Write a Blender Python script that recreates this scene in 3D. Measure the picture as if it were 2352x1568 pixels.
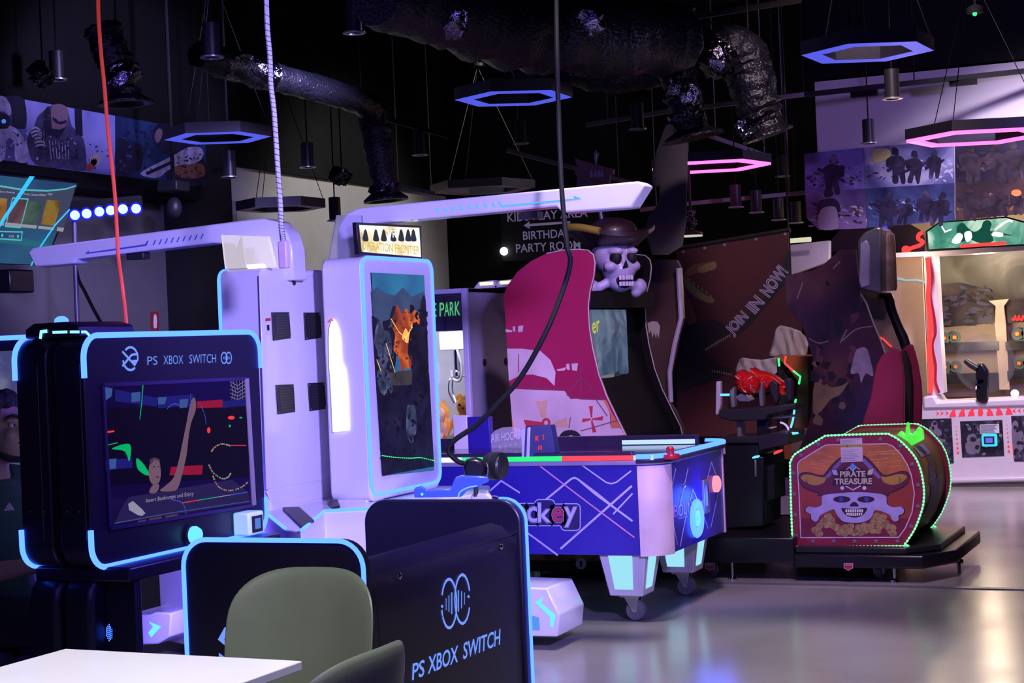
import bpy, bmesh, math, random
from mathutils import Vector, Matrix
from math import sin, cos, pi, radians

for _o in list(bpy.data.objects):
    bpy.data.objects.remove(_o)
SC = bpy.context.scene
COL = SC.collection

# ------------------------------------------------------------------ camera
FPX, ROLL, YAW, EYE = 3933.0, 0.042, radians(23.5), 1.44      # focal length in pixels of a 2352 wide frame
CR, SR, CA, SA = cos(ROLL), sin(ROLL), cos(YAW), sin(YAW)
CAMPOS = Vector((0, 0, EYE))
cam_d = bpy.data.cameras.new('camera')
cam_d.sensor_fit = 'HORIZONTAL'
cam_d.sensor_width = 36.0
cam_d.lens = 36.0 * FPX / 2352.0
cam_d.clip_start, cam_d.clip_end = 0.05, 100
cam = bpy.data.objects.new('camera', cam_d)
COL.objects.link(cam)
_R, _F = Vector((CA, SA, 0)), Vector((-SA, CA, 0))
_x = _R * CR + Vector((0, 0, -SR))
_y = _R * SR + Vector((0, 0, CR))
_m = Matrix((_x, _y, -_F)).transposed().to_4x4()
_m.translation = CAMPOS
cam.matrix_world = _m
SC.camera = cam

# ------------------------------------------------------------------ view and world
SC.view_settings.view_transform = 'Standard'
SC.view_settings.look = 'None'
SC.view_settings.exposure = 0.0
SC.view_settings.gamma = 1.0
SC.view_settings.use_curve_mapping = False
W = bpy.data.worlds.new('hall_ambience')
SC.world = W
W.use_nodes = True
_bg = W.node_tree.nodes['Background']
_bg.inputs[0].default_value = (0.25, 0.16, 0.55, 1)
_bg.inputs[1].default_value = 0.02


def lamp(kind, name, loc, energy, color, size=0.3, target=None, spot=60, size_y=None, blend=0.5):
    d = bpy.data.lights.new(name, kind)
    d.energy, d.color = energy, color
    if kind == 'AREA':
        d.size = size
        if size_y:
            d.shape = 'RECTANGLE'
            d.size_y = size_y
    else:
        d.shadow_soft_size = size
    if kind == 'SPOT':
        d.spot_size, d.spot_blend = radians(spot), blend
    o = bpy.data.objects.new(name, d)
    COL.objects.link(o)
    o.location = loc
    if target is not None:
        o.rotation_euler = (Vector(target) - Vector(loc)).to_track_quat('-Z', 'Y').to_euler()
    return o


# ceiling lights of the hall (out of the frame above and behind the viewer, and over the machines), with unseen fill lamps added
lamp('SPOT', 'cafe_ceiling_light', (-1.7, 2.7, 3.3), 430, (1.0, 0.96, 0.97), 0.22, (-2.15, 3.2, 0.7), 58)
lamp('SPOT', 'violet_flood', (0.9, 2.2, 2.9), 3300, (0.38, 0.31, 1.0), 0.25, (-3.95, 7.1, 1.3), 35, blend=.7)
lamp('SPOT', 'violet_wall_flood', (2.0, 9.5, 3.4), 560, (0.42, 0.26, 1.0), 0.2, (-1.6, 15.0, 3.2), 44)
lamp('SPOT', 'floor_downlight', (-2.2, 6.7, 4.7), 640, (0.98, 0.88, 1.0), 0.15, (-2.4, 6.8, 0), 42)
lamp('SPOT', 'aisle_downlight', (-0.9, 8.0, 4.7), 215, (1.0, 0.86, 0.88), 0.25, (-0.9, 8.0, 0), 60)
lamp('SPOT', 'gallery_flood', (-1.0, 12.6, 4.7), 1050, (0.95, 0.78, 1.0), 0.3, (-1.6, 15.3, 0.3), 70)
lamp('SPOT', 'pirate_downlight', (-1.4, 5.9, 4.6), 800, (0.95, 0.60, 0.95), 0.2, (-3.0, 9.7, 0.9), 36)
lamp('SPOT', 'rear_fill', (-1.6, 9.0, 4.7), 640, (1.0, 0.72, 0.85), 0.2, (-2.8, 12.4, 1.3), 46)  # added fill so the banner shows; no fitting here
lamp('SPOT', 'side_wall_light', (-5.6, 15.0, 4.7), 420, (1.0, 0.95, 0.9), 0.4, (-8.4, 15.2, 2.0), 66)
lamp('SPOT', 'banner_flood', (-4.8, 9.4, 3.4), 700, (0.5, 0.45, 1.0), 0.2, (-8.0, 10.9, 3.0), 50)
lamp('AREA', 'blue_fill', (-0.2, 1.6, 3.4), 42, (0.20, 0.10, 1.0), 0.6, (-2.9, 4.8, 0.9))  # unseen area lamp added to tint the console panels blue
lamp('SPOT', 'blue_console_fill', (-0.9, 6.3, 3.1), 620, (0.16, 0.08, 1.0), 0.2, (-3.46, 5.0, 1.05), 34)  # added spot that lifts the blue on the kiosk front
lamp('POINT', 'blue_wash', (-6.0, 6.6, 2.9), 16, (0.34, 0.22, 1.0), 0.3)
lamp('SPOT', 'ceiling_fill', (-2.6, 9.0, 2.6), 20, (0.5, 0.42, 1.0), 0.4, (-3.2, 10.2, 4.0), 100)  # added lamp aimed up so rails and ducts can be seen
lamp('POINT', 'gallery_inner_lamp', (-2.25, 16.0, 2.05), 30, (1.0, 0.78, 0.55), 0.1)
lamp('POINT', 'gallery_shelf_fill', (-2.3, 15.95, 1.3), 11, (1.0, 0.78, 0.55), 0.1)  # second lamp added to brighten the board between the shelves
lamp('POINT', 'back_board_lamp', (-2.75, 15.3, 2.0), 9, (1.0, 0.72, 0.5), 0.1)

# ------------------------------------------------------------------ rays of the photograph -> points of the place
def ray(px, py):
    u, v = (px - 1176) / FPX, (784 - py) / FPX
    X, Z = u * CR + v * SR, -u * SR + v * CR
    return Vector((X * CA - SA, X * SA + CA, Z))


def at(px, py, d):
    return CAMPOS + ray(px, py) * d


def hit(pl, px, py):
    r = ray(px, py)
    p0, n = pl
    return CAMPOS + r * ((p0 - CAMPOS).dot(n) / r.dot(n))


def PX(c):
    return (Vector((c, 0, 0)), Vector((1, 0, 0)))


def PY(c):
    return (Vector((0, c, 0)), Vector((0, -1, 0)))


def PZ(c):
    return (Vector((0, 0, c)), Vector((0, 0, 1)))


def zc(ox, oy, k, pts):
    return [(ox + a / k, oy + b / k) for a, b in pts]


def smooth(pts, n=5, closed=True):
    out, N = [], len(pts)
    rng = range(N) if closed else range(N - 1)
    for i in rng:
        if closed:
            p0, p1, p2, p3 = pts[i - 1], pts[i], pts[(i + 1) % N], pts[(i + 2) % N]
        else:
            p0, p1, p2, p3 = pts[max(i - 1, 0)], pts[i], pts[i + 1], pts[min(i + 2, N - 1)]
        for k in range(n):
            t = k / n
            out.append(tuple(0.5 * (2 * b + (c - a) * t + (2 * a - 5 * b + 4 * c - d) * t * t + (3 * b - a - 3 * c + d) * t ** 3)
                             for a, b, c, d in zip(p0, p1, p2, p3)))
    if not closed:
        out.append(tuple(pts[-1]))
    return out


def ell(cx, cy, rx, ry, n=20, a0=0, a1=2 * pi, rot=0):
    o = []
    for i in range(n):
        a = a0 + (a1 - a0) * i / (n if abs(a1 - a0 - 2 * pi) < 1e-6 else n - 1)
        x, y = rx * cos(a), ry * sin(a)
        o.append((cx + x * cos(rot) - y * sin(rot), cy + x * sin(rot) + y * cos(rot)))
    return o


def rrect(x0, y0, x1, y1, r, n=5):
    o = []
    for cx, cy, a in ((x1 - r, y1 - r, 0), (x0 + r, y1 - r, pi / 2), (x0 + r, y0 + r, pi), (x1 - r, y0 + r, 1.5 * pi)):
        for i in range(n + 1):
            t = a + pi / 2 * i / n
            o.append((cx + r * cos(t), cy + r * sin(t)))
    return o


# ------------------------------------------------------------------ materials
MATS = {}


def mat(name, color, rough=0.5, metal=0.0, emit=None, es=0.0, var=0.12, scale=6.0, bump=0.0, bscale=60.0, alpha=1.0, trans=0.0, spec=0.5, coat=0.0):
    """Node material: noise-driven colour and roughness variation, optional bump, optional light."""
    m = bpy.data.materials.new(name)
    m.use_nodes = True
    nt = m.node_tree
    b = nt.nodes['Principled BSDF']
    tc = nt.nodes.new('ShaderNodeTexCoord')
    nz = nt.nodes.new('ShaderNodeTexNoise')
    nz.inputs['Scale'].default_value = scale
    nz.inputs['Detail'].default_value = 3
    nt.links.new(tc.outputs['Object'], nz.inputs['Vector'])
    rp = nt.nodes.new('ShaderNodeValToRGB')
    c = color
    rp.color_ramp.elements[0].position, rp.color_ramp.elements[1].position = 0.3, 0.7
    rp.color_ramp.elements[0].color = tuple(max(0, x * (1 - var)) for x in c) + (1,)
    rp.color_ramp.elements[1].color = tuple(min(1, x * (1 + var)) for x in c) + (1,)
    nt.links.new(nz.outputs['Fac'], rp.inputs[0])
    nt.links.new(rp.outputs[0], b.inputs['Base Color'])
    b.inputs['Roughness'].default_value = rough
    b.inputs['Metallic'].default_value = metal
    b.inputs['Specular IOR Level'].default_value = spec
    b.inputs['Coat Weight'].default_value = coat
    b.inputs['Alpha'].default_value = alpha
    b.inputs['Transmission Weight'].default_value = trans
    if emit:
        b.inputs['Emission Color'].default_value = tuple(emit) + (1,)
        b.inputs['Emission Strength'].default_value = es
    if bump:
        n2 = nt.nodes.new('ShaderNodeTexNoise')
        n2.inputs['Scale'].default_value = bscale
        n2.inputs['Detail'].default_value = 4
        nt.links.new(tc.outputs['Object'], n2.inputs['Vector'])
        bp = nt.nodes.new('ShaderNodeBump')
        bp.inputs['Strength'].default_value = bump
        bp.inputs['Distance'].default_value = 0.02
        nt.links.new(n2.outputs['Fac'], bp.inputs['Height'])
        nt.links.new(bp.outputs[0], b.inputs['Normal'])
    MATS[name] = m
    return m


def glow(name, color, s):
    """A thing that gives off light."""
    return mat(name, (0.003, 0.003, 0.003), 0.4, emit=color, es=s, spec=0.08)


def art(name, stops, scale=3.0, detail=6.0, distort=0.6, rough=0.35, emit=0.0, seed=0.0):
    """Printed or shown picture: a painterly noise through a ramp of colours; emit>0 for a lit screen."""
    m = bpy.data.materials.new(name)
    m.use_nodes = True
    nt = m.node_tree
    b = nt.nodes['Principled BSDF']
    tc = nt.nodes.new('ShaderNodeTexCoord')
    mp = nt.nodes.new('ShaderNodeMapping')
    mp.inputs['Location'].default_value = (seed, seed * 0.7, seed * 1.3)
    nz = nt.nodes.new('ShaderNodeTexNoise')
    nz.inputs['Scale'].default_value = scale
    nz.inputs['Detail'].default_value = detail
    nz.inputs['Distortion'].default_value = distort
    rp = nt.nodes.new('ShaderNodeValToRGB')
    els = rp.color_ramp.elements
    while len(els) < len(stops):
        els.new(0.5)
    for e, (p, c) in zip(els, stops):
        e.position = p
        e.color = tuple(c) + (1,)
    nt.links.new(tc.outputs['Object'], mp.inputs[0])
    nt.links.new(mp.outputs[0], nz.inputs['Vector'])
    nt.links.new(nz.outputs['Fac'], rp.inputs[0])
    b.inputs['Roughness'].default_value = rough
    if emit:
        b.inputs['Base Color'].default_value = (0.003, 0.003, 0.004, 1)
        b.inputs['Specular IOR Level'].default_value = 0.08
        nt.links.new(rp.outputs[0], b.inputs['Emission Color'])
        b.inputs['Emission Strength'].default_value = emit
    else:
        nt.links.new(rp.outputs[0], b.inputs['Base Color'])
    MATS[name] = m
    return m


# ------------------------------------------------------------------ mesh collector
class MB:
    def __init__(s, m=None):
        s.v, s.f, s.mi, s.ms, s.cur = [], [], [], [], 0
        if m:
            s.use(m)

    def use(s, m):
        if m not in s.ms:
            s.ms.append(m)
        s.cur = s.ms.index(m)
        return s

    def add(s, vs, fs):
        b = len(s.v)
        s.v += [Vector(p) for p in vs]
        s.f += [tuple(b + i for i in f) for f in fs]
        s.mi += [s.cur] * len(fs)
        return s

    def box(s, x0, x1, y0, y1, z0, z1):
        return s.add([(x, y, z) for z in (z0, z1) for y in (y0, y1) for x in (x0, x1)],
                     [(0, 2, 3, 1), (4, 5, 7, 6), (0, 1, 5, 4), (2, 6, 7, 3), (0, 4, 6, 2), (1, 3, 7, 5)])

    def bar(s, a, b, w, h=None, up=(0, 0, 1)):
        """box-section bar from a to b"""
        a, b = Vector(a), Vector(b)
        h = h or w
        d = (b - a).normalized()
        u = Vector(up)
        if abs(d.dot(u)) > .95:
            u = Vector((1, 0, 0))
        sd = d.cross(u).normalized()
        u = sd.cross(d)
        q = [sd * x * w / 2 + u * y * h / 2 for x, y in ((-1, -1), (1, -1), (1, 1), (-1, 1))]
        return s.prism([a + k for k in q], b - a)

    def prism(s, pts, vec):
        pts = [Vector(p) for p in pts]
        n, vec = len(pts), Vector(vec)
        return s.add(pts + [p + vec for p in pts],
                     [tuple(range(n - 1, -1, -1)), tuple(range(n, 2 * n))] + [(i, (i + 1) % n, n + (i + 1) % n, n + i) for i in range(n)])

    def loft(s, rings, caps=True):
        n = len(rings[0])
        vs = [p for r in rings for p in r]
        fs = [(k * n + i, k * n + (i + 1) % n, (k + 1) * n + (i + 1) % n, (k + 1) * n + i) for k in range(len(rings) - 1) for i in range(n)]
        if caps:
            fs += [tuple(range(n - 1, -1, -1)), tuple((len(rings) - 1) * n + i for i in range(n))]
        return s.add(vs, fs)

    def tube(s, path, r, n=10, closed=False):
        path = [Vector(p) for p in path]
        N = len(path)
        rs = r if isinstance(r, (list, tuple)) else [r] * N
        rings, prev = [], None
        for i, p in enumerate(path):
            a = path[i - 1] if (i or closed) else p
            b = path[(i + 1) % N] if (i < N - 1 or closed) else p
            t = (b - a).normalized()
            if prev is None:
                up = Vector((0, 0, 1)) if abs(t.z) < .9 else Vector((1, 0, 0))
                prev = t.cross(up).normalized()
            prev = (prev - t * prev.dot(t)).normalized()
            w = t.cross(prev)
            rings.append([p + (prev * cos(2 * pi * k / n) + w * sin(2 * pi * k / n)) * rs[i] for k in range(n)])
        if closed:
            rings.append(rings[0])
            return s.loft(rings, False)
        return s.loft(rings)

    def cyl(s, a, b, r, n=20, r2=None):
        return s.tube([a, b], [r, r if r2 is None else r2], n)

    def lathe(s, c, prof, n=24, axis=(0, 0, 1), caps=True):
        ax = Vector(axis).normalized()
        e1 = ax.orthogonal().normalized()
        e2 = ax.cross(e1)
        c = Vector(c)
        return s.loft([[c + ax * h + (e1 * cos(2 * pi * k / n) + e2 * sin(2 * pi * k / n)) * max(r, 1e-4) for k in range(n)] for r, h in prof], caps)

    def ball(s, c, r, nu=16, nv=10):
        c = Vector(c)
        r = Vector(r) if hasattr(r, '__len__') else Vector((r, r, r))
        return s.loft([[c + Vector((r.x * sin(a) * cos(2 * pi * k / nu), r.y * sin(a) * sin(2 * pi * k / nu), r.z * cos(a))) for k in range(nu)]
                       for a in [max(.02, min(pi - .02, pi * j / nv)) for j in range(nv + 1)]])

    # flat work on a plane, given in photograph pixels
    def poly(s, pl, pts, off=0.002, th=0.0):
        n = pl[1]
        q = [hit(pl, *p) + n * off for p in pts]
        if th:
            return s.prism(q, n * th)
        return s.add(q, [tuple(range(len(q)))])

    def stroke(s, pl, pts, w, off=0.002, closed=False):
        n = pl[1]
        s.k = (getattr(s, 'k', 0) + 1) % 9
        q = [hit(pl, *p) + n * (off + s.k * .00004) for p in pts]
        return s.ribbon(q, n, w, closed)

    def ribbon(s, q, n, w, closed=False):
        N = len(q)
        ws = w if isinstance(w, (list, tuple)) else [w] * N
        L = []
        for i, p in enumerate(q):
            a = q[i - 1] if (i or closed) else p
            b = q[(i + 1) % N] if (i < N - 1 or closed) else p
            d1 = (p - a).normalized() if (p - a).length > 1e-9 else (b - p).normalized()
            d2 = (b - p).normalized() if (b - p).length > 1e-9 else d1
            t = (d1 + d2).normalized()
            sd = t.cross(n).normalized()
            k = ws[i] / 2 / max(.5, abs(sd.dot(d1.cross(n).normalized())))
            L += [p - sd * k, p + sd * k]
        M = N if closed else N - 1
        return s.add(L, [(2 * i, 2 * i + 1, (2 * i + 3) % (2 * N), (2 * i + 2) % (2 * N)) for i in range(M)])

    def build(s, name, parent=None, m=None, sm=True, bevel=0, remesh=0, orient=True):
        if m and not s.ms:
            s.use(m)
        o0 = WL.get(parent.name, Vector((0, 0, 0))) if parent else Vector((0, 0, 0))
        if parent is None and s.v:
            lo = [min(p[i] for p in s.v) for i in range(3)]
            hi = [max(p[i] for p in s.v) for i in range(3)]
            o0 = Vector(((lo[0] + hi[0]) / 2, (lo[1] + hi[1]) / 2, lo[2]))
        me = bpy.data.meshes.new(name)
        me.from_pydata([p - o0 for p in s.v], [], s.f)
        for x in s.ms:
            me.materials.append(x)
        me.polygons.foreach_set('material_index', s.mi)
        if orient:
            bm = bmesh.new()
            bm.from_mesh(me)
            bmesh.ops.recalc_face_normals(bm, faces=bm.faces)
            bm.to_mesh(me)
            bm.free()
        if sm:
            me.shade_smooth()
            me.set_sharp_from_angle(angle=radians(38))
        o = bpy.data.objects.new(name, me)
        COL.objects.link(o)
        if parent:
            o.parent = parent
        else:
            o.location = o0
        WL[o.name] = o0.copy()
        if bevel:
            b = o.modifiers.new('edge', 'BEVEL')
            b.width, b.segments, b.limit_method = bevel, 2, 'ANGLE'
        if remesh:
            r = o.modifiers.new('skin', 'REMESH')
            r.mode, r.voxel_size, r.use_smooth_shade = 'VOXEL', remesh, True
            k = o.modifiers.new('soft', 'SMOOTH')
            k.factor, k.iterations = 0.5, 4
        return o


WL = {}


def tag(o, label=None, cat=None, group=None, kind=None):
    for k, v in (('label', label), ('category', cat), ('group', group), ('kind', kind)):
        if v:
            o[k] = v
    return o


def thing(name, label, cat, loc=(0, 0, 0), group=None):
    o = bpy.data.objects.new(name, None)
    COL.objects.link(o)
    o.empty_display_size = 0.1
    o.location = loc
    WL[o.name] = Vector(loc)
    return tag(o, label, cat, group)


def struct(name, mb, **k):
    return tag(mb.build(name, **k), kind='structure')


def copy_tree(o, parent=None):
    c = o.copy()
    COL.objects.link(c)
    if parent:
        c.parent = parent
    for ch in list(o.children):
        copy_tree(ch, c)
    return c


def glyphs(s, bold=0.0):
    cu = bpy.data.curves.new('lettering', 'FONT')
    cu.body, cu.resolution_u, cu.offset = s, 3, bold
    ob = bpy.data.objects.new('lettering', cu)
    COL.objects.link(ob)
    dg = bpy.context.evaluated_depsgraph_get()
    me = bpy.data.meshes.new_from_object(ob.evaluated_get(dg))
    vs = [v.co.copy() for v in me.vertices]
    fs = [tuple(p.vertices) for p in me.polygons]
    bpy.data.objects.remove(ob)
    bpy.data.curves.remove(cu)
    bpy.data.meshes.remove(me)
    return vs, fs


def write(mb, s, BL, BR, TL, n, off=0.003, bold=0.0):
    """Put lettering on a plane: corners are points of the place."""
    vs, fs = glyphs(s, bold)
    if not vs:
        return mb
    x0, x1 = min(v.x for v in vs), max(v.x for v in vs)
    y0, y1 = min(v.y for v in vs), max(v.y for v in vs)
    w, h = max(x1 - x0, 1e-6), max(y1 - y0, 1e-6)
    return mb.add([BL + (BR - BL) * ((v.x - x0) / w) + (TL - BL) * ((v.y - y0) / h) + n * off for v in vs], fs)


def writepx(mb, s, pl, BL, BR, TL, off=0.003, bold=0.0):
    return write(mb, s, hit(pl, *BL), hit(pl, *BR), hit(pl, *TL), pl[1], off, bold)


def mottle(t, pl, area, n, mats, size, off, seed=1, stretch=(1, 1)):
    """Broken brush marks of a busy printed picture: small ragged patches inside the pixel box area=(x0,y0,x1,y1)."""
    r = random.Random(seed)
    x0, y0, x1, y1 = area
    for i in range(n):
        cx, cy = r.uniform(x0, x1), r.uniform(y0, y1)
        s = size * r.uniform(.35, 1.0)
        k = r.randint(5, 7)
        a0, an = r.uniform(0, 6.28), r.uniform(-.9, .9)
        q = []
        for j in range(k):
            a = a0 + 2 * pi * j / k
            u, v = s * stretch[0] * r.uniform(.45, 1) * cos(a), s * stretch[1] * r.uniform(.45, 1) * sin(a)
            q.append((min(max(cx + u * cos(an) - v * sin(an), x0), x1), min(max(cy + u * sin(an) + v * cos(an), y0), y1)))
        t.use(r.choice(mats)).poly(pl, q, off + (i % 40) * .000025)
    return t

# ------------------------------------------------------------------ materials used
m_black = mat('black_paint', (0.010, 0.010, 0.012), 0.6, spec=.3)
m_blackg = mat('black_gloss', (0.008, 0.007, 0.012), 0.28, var=0.05)
m_console = mat('satin_black_shell', (0.0105, 0.0085, 0.022), 0.38, var=0.06, bump=0.04, bscale=400)
m_white = mat('white_lacquer', (0.78, 0.76, 0.8), 0.3, var=0.03)
m_white2 = mat('white_laminate', (0.82, 0.81, 0.82), 0.25, var=0.02)
m_grey = mat('grey_metal', (0.30, 0.30, 0.33), 0.4, 0.6)
m_chrome = mat('chrome', (0.7, 0.7, 0.72), 0.15, 1.0, var=0.03)
m_dark = mat('dark_plastic', (0.02, 0.02, 0.025), 0.45)
m_rubber = mat('grey_rubber', (0.16, 0.16, 0.18), 0.6)
m_led = glow('ice_blue_led', (0.03, 0.09, 1.0), 6.5)
m_ledc = glow('cyan_led', (0.12, 0.55, 0.9), 1.6)
m_ledg = glow('green_led', (0.05, 0.9, 0.25), 1.6)
m_ledr = glow('red_led', (1.0, 0.05, 0.05), 1.5)
m_pink = glow('pink_led', (1.0, 0.16, 0.5), 2.4)
m_blueprint = glow('blue_lettering_light', (0.16, 0.3, 1.0), 1.1)
m_cable = mat('black_cable', (0.006, 0.006, 0.007), 0.7, spec=.25)

# floor: polished concrete with joints, scuffs and gloss variation
m_floor = mat('polished_concrete', (0.30, 0.285, 0.28), 0.2, var=0.12, scale=1.3, bump=0.015, bscale=9, spec=0.6)
nt = m_floor.node_tree
_b = nt.nodes['Principled BSDF']
_tc = nt.nodes.new('ShaderNodeTexCoord')
_n = nt.nodes.new('ShaderNodeTexNoise')
_n.inputs['Scale'].default_value = 2.2
_n.inputs['Detail'].default_value = 5
_mr = nt.nodes.new('ShaderNodeMapRange')
_mr.inputs['To Min'].default_value, _mr.inputs['To Max'].default_value = 0.12, 0.30
nt.links.new(_tc.outputs['Object'], _n.inputs['Vector'])
nt.links.new(_n.outputs['Fac'], _mr.inputs['Value'])
nt.links.new(_mr.outputs[0], _b.inputs['Roughness'])

m_ceil = mat('black_ceiling', (0.006, 0.006, 0.007), 0.8, spec=.15)
m_wallg = mat('grey_wall', (0.11, 0.10, 0.11), 0.75, var=0.05)
m_wallw = mat('light_grey_wall', (0.36, 0.355, 0.36), 0.8, var=0.04)
m_lav = mat('white_bulkhead', (0.58, 0.56, 0.6), 0.7, var=0.03)
m_beige = mat('beige_board', (0.62, 0.46, 0.33), 0.6, var=0.06)

CEIL = 5.0
struct('floor', MB(m_floor).box(-9.2, 5.2, -1.5, 18.2, -0.1, 0.0))
struct('ceiling', MB(m_ceil).box(-9.2, 5.2, 1.0, 18.2, CEIL, CEIL + 0.1))
struct('wall_left', MB(m_wallg).box(-8.6, -8.4, 2.0, 12.1, 0, CEIL).use(m_wallw).box(-8.6, -8.4, 12.1, 17.6, 0, CEIL))
struct('wall_back', MB(m_ceil).box(-8.6, 5.2, 17.6, 17.8, 0, CEIL))
struct('wall_right', MB(m_ceil).box(5.0, 5.2, 1.0, 17.6, 0, CEIL))
struct('trim_1', MB(m_black).box(-8.4, -8.15, 12.08, 12.75, 0, CEIL))                       # black column on the side wall
struct('trim_2', MB(m_ceil).box(-8.4, -8.02, 7.0, 12.05, 2.72, CEIL - .01))                # black bulkhead behind the posters
# black sheet standing in for the shade above the lit part of the side wall
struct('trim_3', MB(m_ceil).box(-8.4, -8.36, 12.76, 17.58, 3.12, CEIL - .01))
# white bulkhead over the gallery and its beige back board
struct('trim_4', MB(m_lav).box(-3.5, 1.5, 15.0, 15.3, 2.38, 3.62))
struct('trim_5', MB(m_ceil).box(-3.6, 1.6, 14.98, 15.4, 3.64, CEIL - .01))
struct('trim_6', MB(m_beige).box(-3.6, 1.5, 16.9, 17.0, 0, 2.5))
struct('trim_7', MB(m_grey).box(-2.95, 4.9, 9.44, 9.50, 0.0, 0.006))                       # metal strip across the floor

# ================================================================== game console kiosk (two back-to-back displays on a pedestal)
K = thing('console_kiosk', 'black console kiosk with blue-edged double display reading PS XBOX SWITCH', 'game kiosk', (-3.6, 5.03, 0))
kx, ky0, ky1, kz0, kz1 = -3.46, 4.50, 5.555, 0.765, 1.515
KP = PX(kx)


def yz_slab(x0, x1, y0, y1, z0, z1, r, mb):
    return mb.prism([(x0, a, b) for a, b in rrect(y0, z0, y1, z1, r, 7)], (x1 - x0, 0, 0))


h1 = yz_slab(-3.582, kx, ky0, ky1, kz0, kz1, .075, MB(m_console)).build('display_housing', K, bevel=.006)
h2 = yz_slab(-3.735, -3.612, ky0, ky1, kz0, kz1, .075, MB(m_console)).build('display_housing', K, bevel=.006)
MB(m_black).box(-3.63, -3.56, ky0 + .02, ky1 - .02, kz0 + .05, kz1 - .05).build('core', K)
# seams and little screws on the end face
sb = MB(m_grey)
for x in (-3.478, -3.648):
    sb.box(x, x + .0015, ky0 - .001, ky0 + .003, kz0 + .09, kz1 - .09)
for x in (-3.50, -3.55, -3.64, -3.70):
    sb.cyl((x, ky0 - .003, .95), (x, ky0 + .002, .95), .003, 8)
sb.build('seam', K)


def led_path(x, y0, y1, z0, z1, r, zhi, zlo):
    full = [(a, b) for a, b in rrect(y0, z0, y1, z1, r, 8)]      # starts on the far side, goes over the top, near side, bottom
    top = [(y1, zhi)] + full[0:18] + [(y0, zhi)]
    bot = [(y0, zlo)] + full[18:36] + [(y1, zlo)]
    return [[(x, a, b) for a, b in q] for q in (top, bot)]


for nm, x, hs in (('front', kx + .001, h1), ('rear', -3.736, h2)):
    for q in led_path(x, ky0 - .002, ky1 + .002, kz0 - .002, kz1 + .002, .075, 1.38, .89):
        MB(m_led).tube(q, .0095, 8).build('led_strip', hs)
# screen, bezel
MB(glow('rear_screen_light', (.30, .28, .55), 1.3)).box(-3.7365, -3.734, ky0 + .1, ky1 - .1, kz0 + .12, kz1 - .12).build('screen', K, sm=False)
m_bez = mat('violet_bezel', (0.03, 0.018, 0.075), 0.4)
m_bezr = mat('grey_bezel_side', (0.22, 0.20, 0.18), 0.5)
m_scr = mat('dark_screen_glass', (0.006, 0.004, 0.02), 0.08, emit=(0.05, 0.02, 0.20), es=0.10, var=0.0)
scr = [(234, 884), (563, 869), (580, 1160), (251, 1213)]
SCR = MB(m_scr).poly(KP, scr, .001, .004).build('screen', K, sm=False)
bz = MB(m_bez)
Q = [hit(KP, *p) for p in scr]
for i in (0, 2, 3):
    bz.bar(Q[i], Q[(i + 1) % 4], .012, .016, up=(1, 0, 0))
bz.use(m_bezr).bar(Q[1], Q[2], .026, .018, up=(1, 0, 0))
bz.build('bezel', K, sm=False)
# picture on the screen, with reflections in the glass painted into it
g = lambda n, c, s: glow(n, c, s * .85)
p_blue = g('screen_blue', (0.02, 0.02, 0.30), .6)
p_cyan = g('screen_pale_blue', (0.06, 0.14, 0.45), .7)
p_red = g('screen_red', (0.45, 0.01, 0.05), .7)
p_green = g('screen_green', (0.0, 0.55, 0.18), .9)
p_skin = g('reflected_skin', (0.20, 0.11, 0.17), .9)
p_skin2 = g('screen_skin_shade', (0.10, 0.05, 0.09), .8)
p_pan = g('screen_panel', (0.022, 0.014, 0.085), 1.0)
p_txt = g('screen_text', (0.40, 0.38, 0.55), .8)
p_line = g('screen_line', (0.05, 0.10, 0.75), 1.0)
p_dark = g('screen_dark', (0.003, 0.0015, 0.014), 1.0)
p_rd = g('screen_bright_red', (1.0, 0.05, 0.05), 1.0)
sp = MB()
zz = lambda pts: zc(0, 700, 2.529, pts)
o = .0055
sp.use(p_dark).poly(KP, zz([(600, 600), (1420, 575), (1440, 800), (1440, 1000), (620, 1050)]), o)
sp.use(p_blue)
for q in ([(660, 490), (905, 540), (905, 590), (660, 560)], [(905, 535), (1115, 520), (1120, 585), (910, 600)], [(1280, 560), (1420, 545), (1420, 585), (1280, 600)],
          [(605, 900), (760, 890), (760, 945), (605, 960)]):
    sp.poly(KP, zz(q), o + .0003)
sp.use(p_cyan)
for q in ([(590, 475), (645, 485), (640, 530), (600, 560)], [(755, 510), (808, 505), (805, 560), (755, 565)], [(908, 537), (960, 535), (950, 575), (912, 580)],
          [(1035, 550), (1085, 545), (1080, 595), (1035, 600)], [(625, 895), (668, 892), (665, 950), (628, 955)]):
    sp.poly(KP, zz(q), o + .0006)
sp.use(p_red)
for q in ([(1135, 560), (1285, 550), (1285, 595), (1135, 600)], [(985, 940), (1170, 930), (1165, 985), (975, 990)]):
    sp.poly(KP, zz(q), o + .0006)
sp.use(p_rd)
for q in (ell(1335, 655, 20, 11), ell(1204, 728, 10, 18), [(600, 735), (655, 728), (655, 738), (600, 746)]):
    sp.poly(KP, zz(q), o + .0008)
sp.use(p_green)
sp.stroke(KP, zz([(822, 462), (815, 560), (803, 665)]), .004, o + .0009)
sp.stroke(KP, zz([(610, 815), (675, 800)]), .003, o + .0009)
sp.poly(KP, zz(smooth([(640, 835), (745, 808), (742, 910), (715, 850)], 4)), o + .0007)
sp.poly(KP, zz(smooth([(785, 890), (830, 930), (858, 985), (830, 985), (790, 950)], 4)), o + .0007)
for q in (ell(1390, 655, 9, 5), ell(1326, 703, 7, 8)):
    sp.poly(KP, zz(q), o + .0009)
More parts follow.
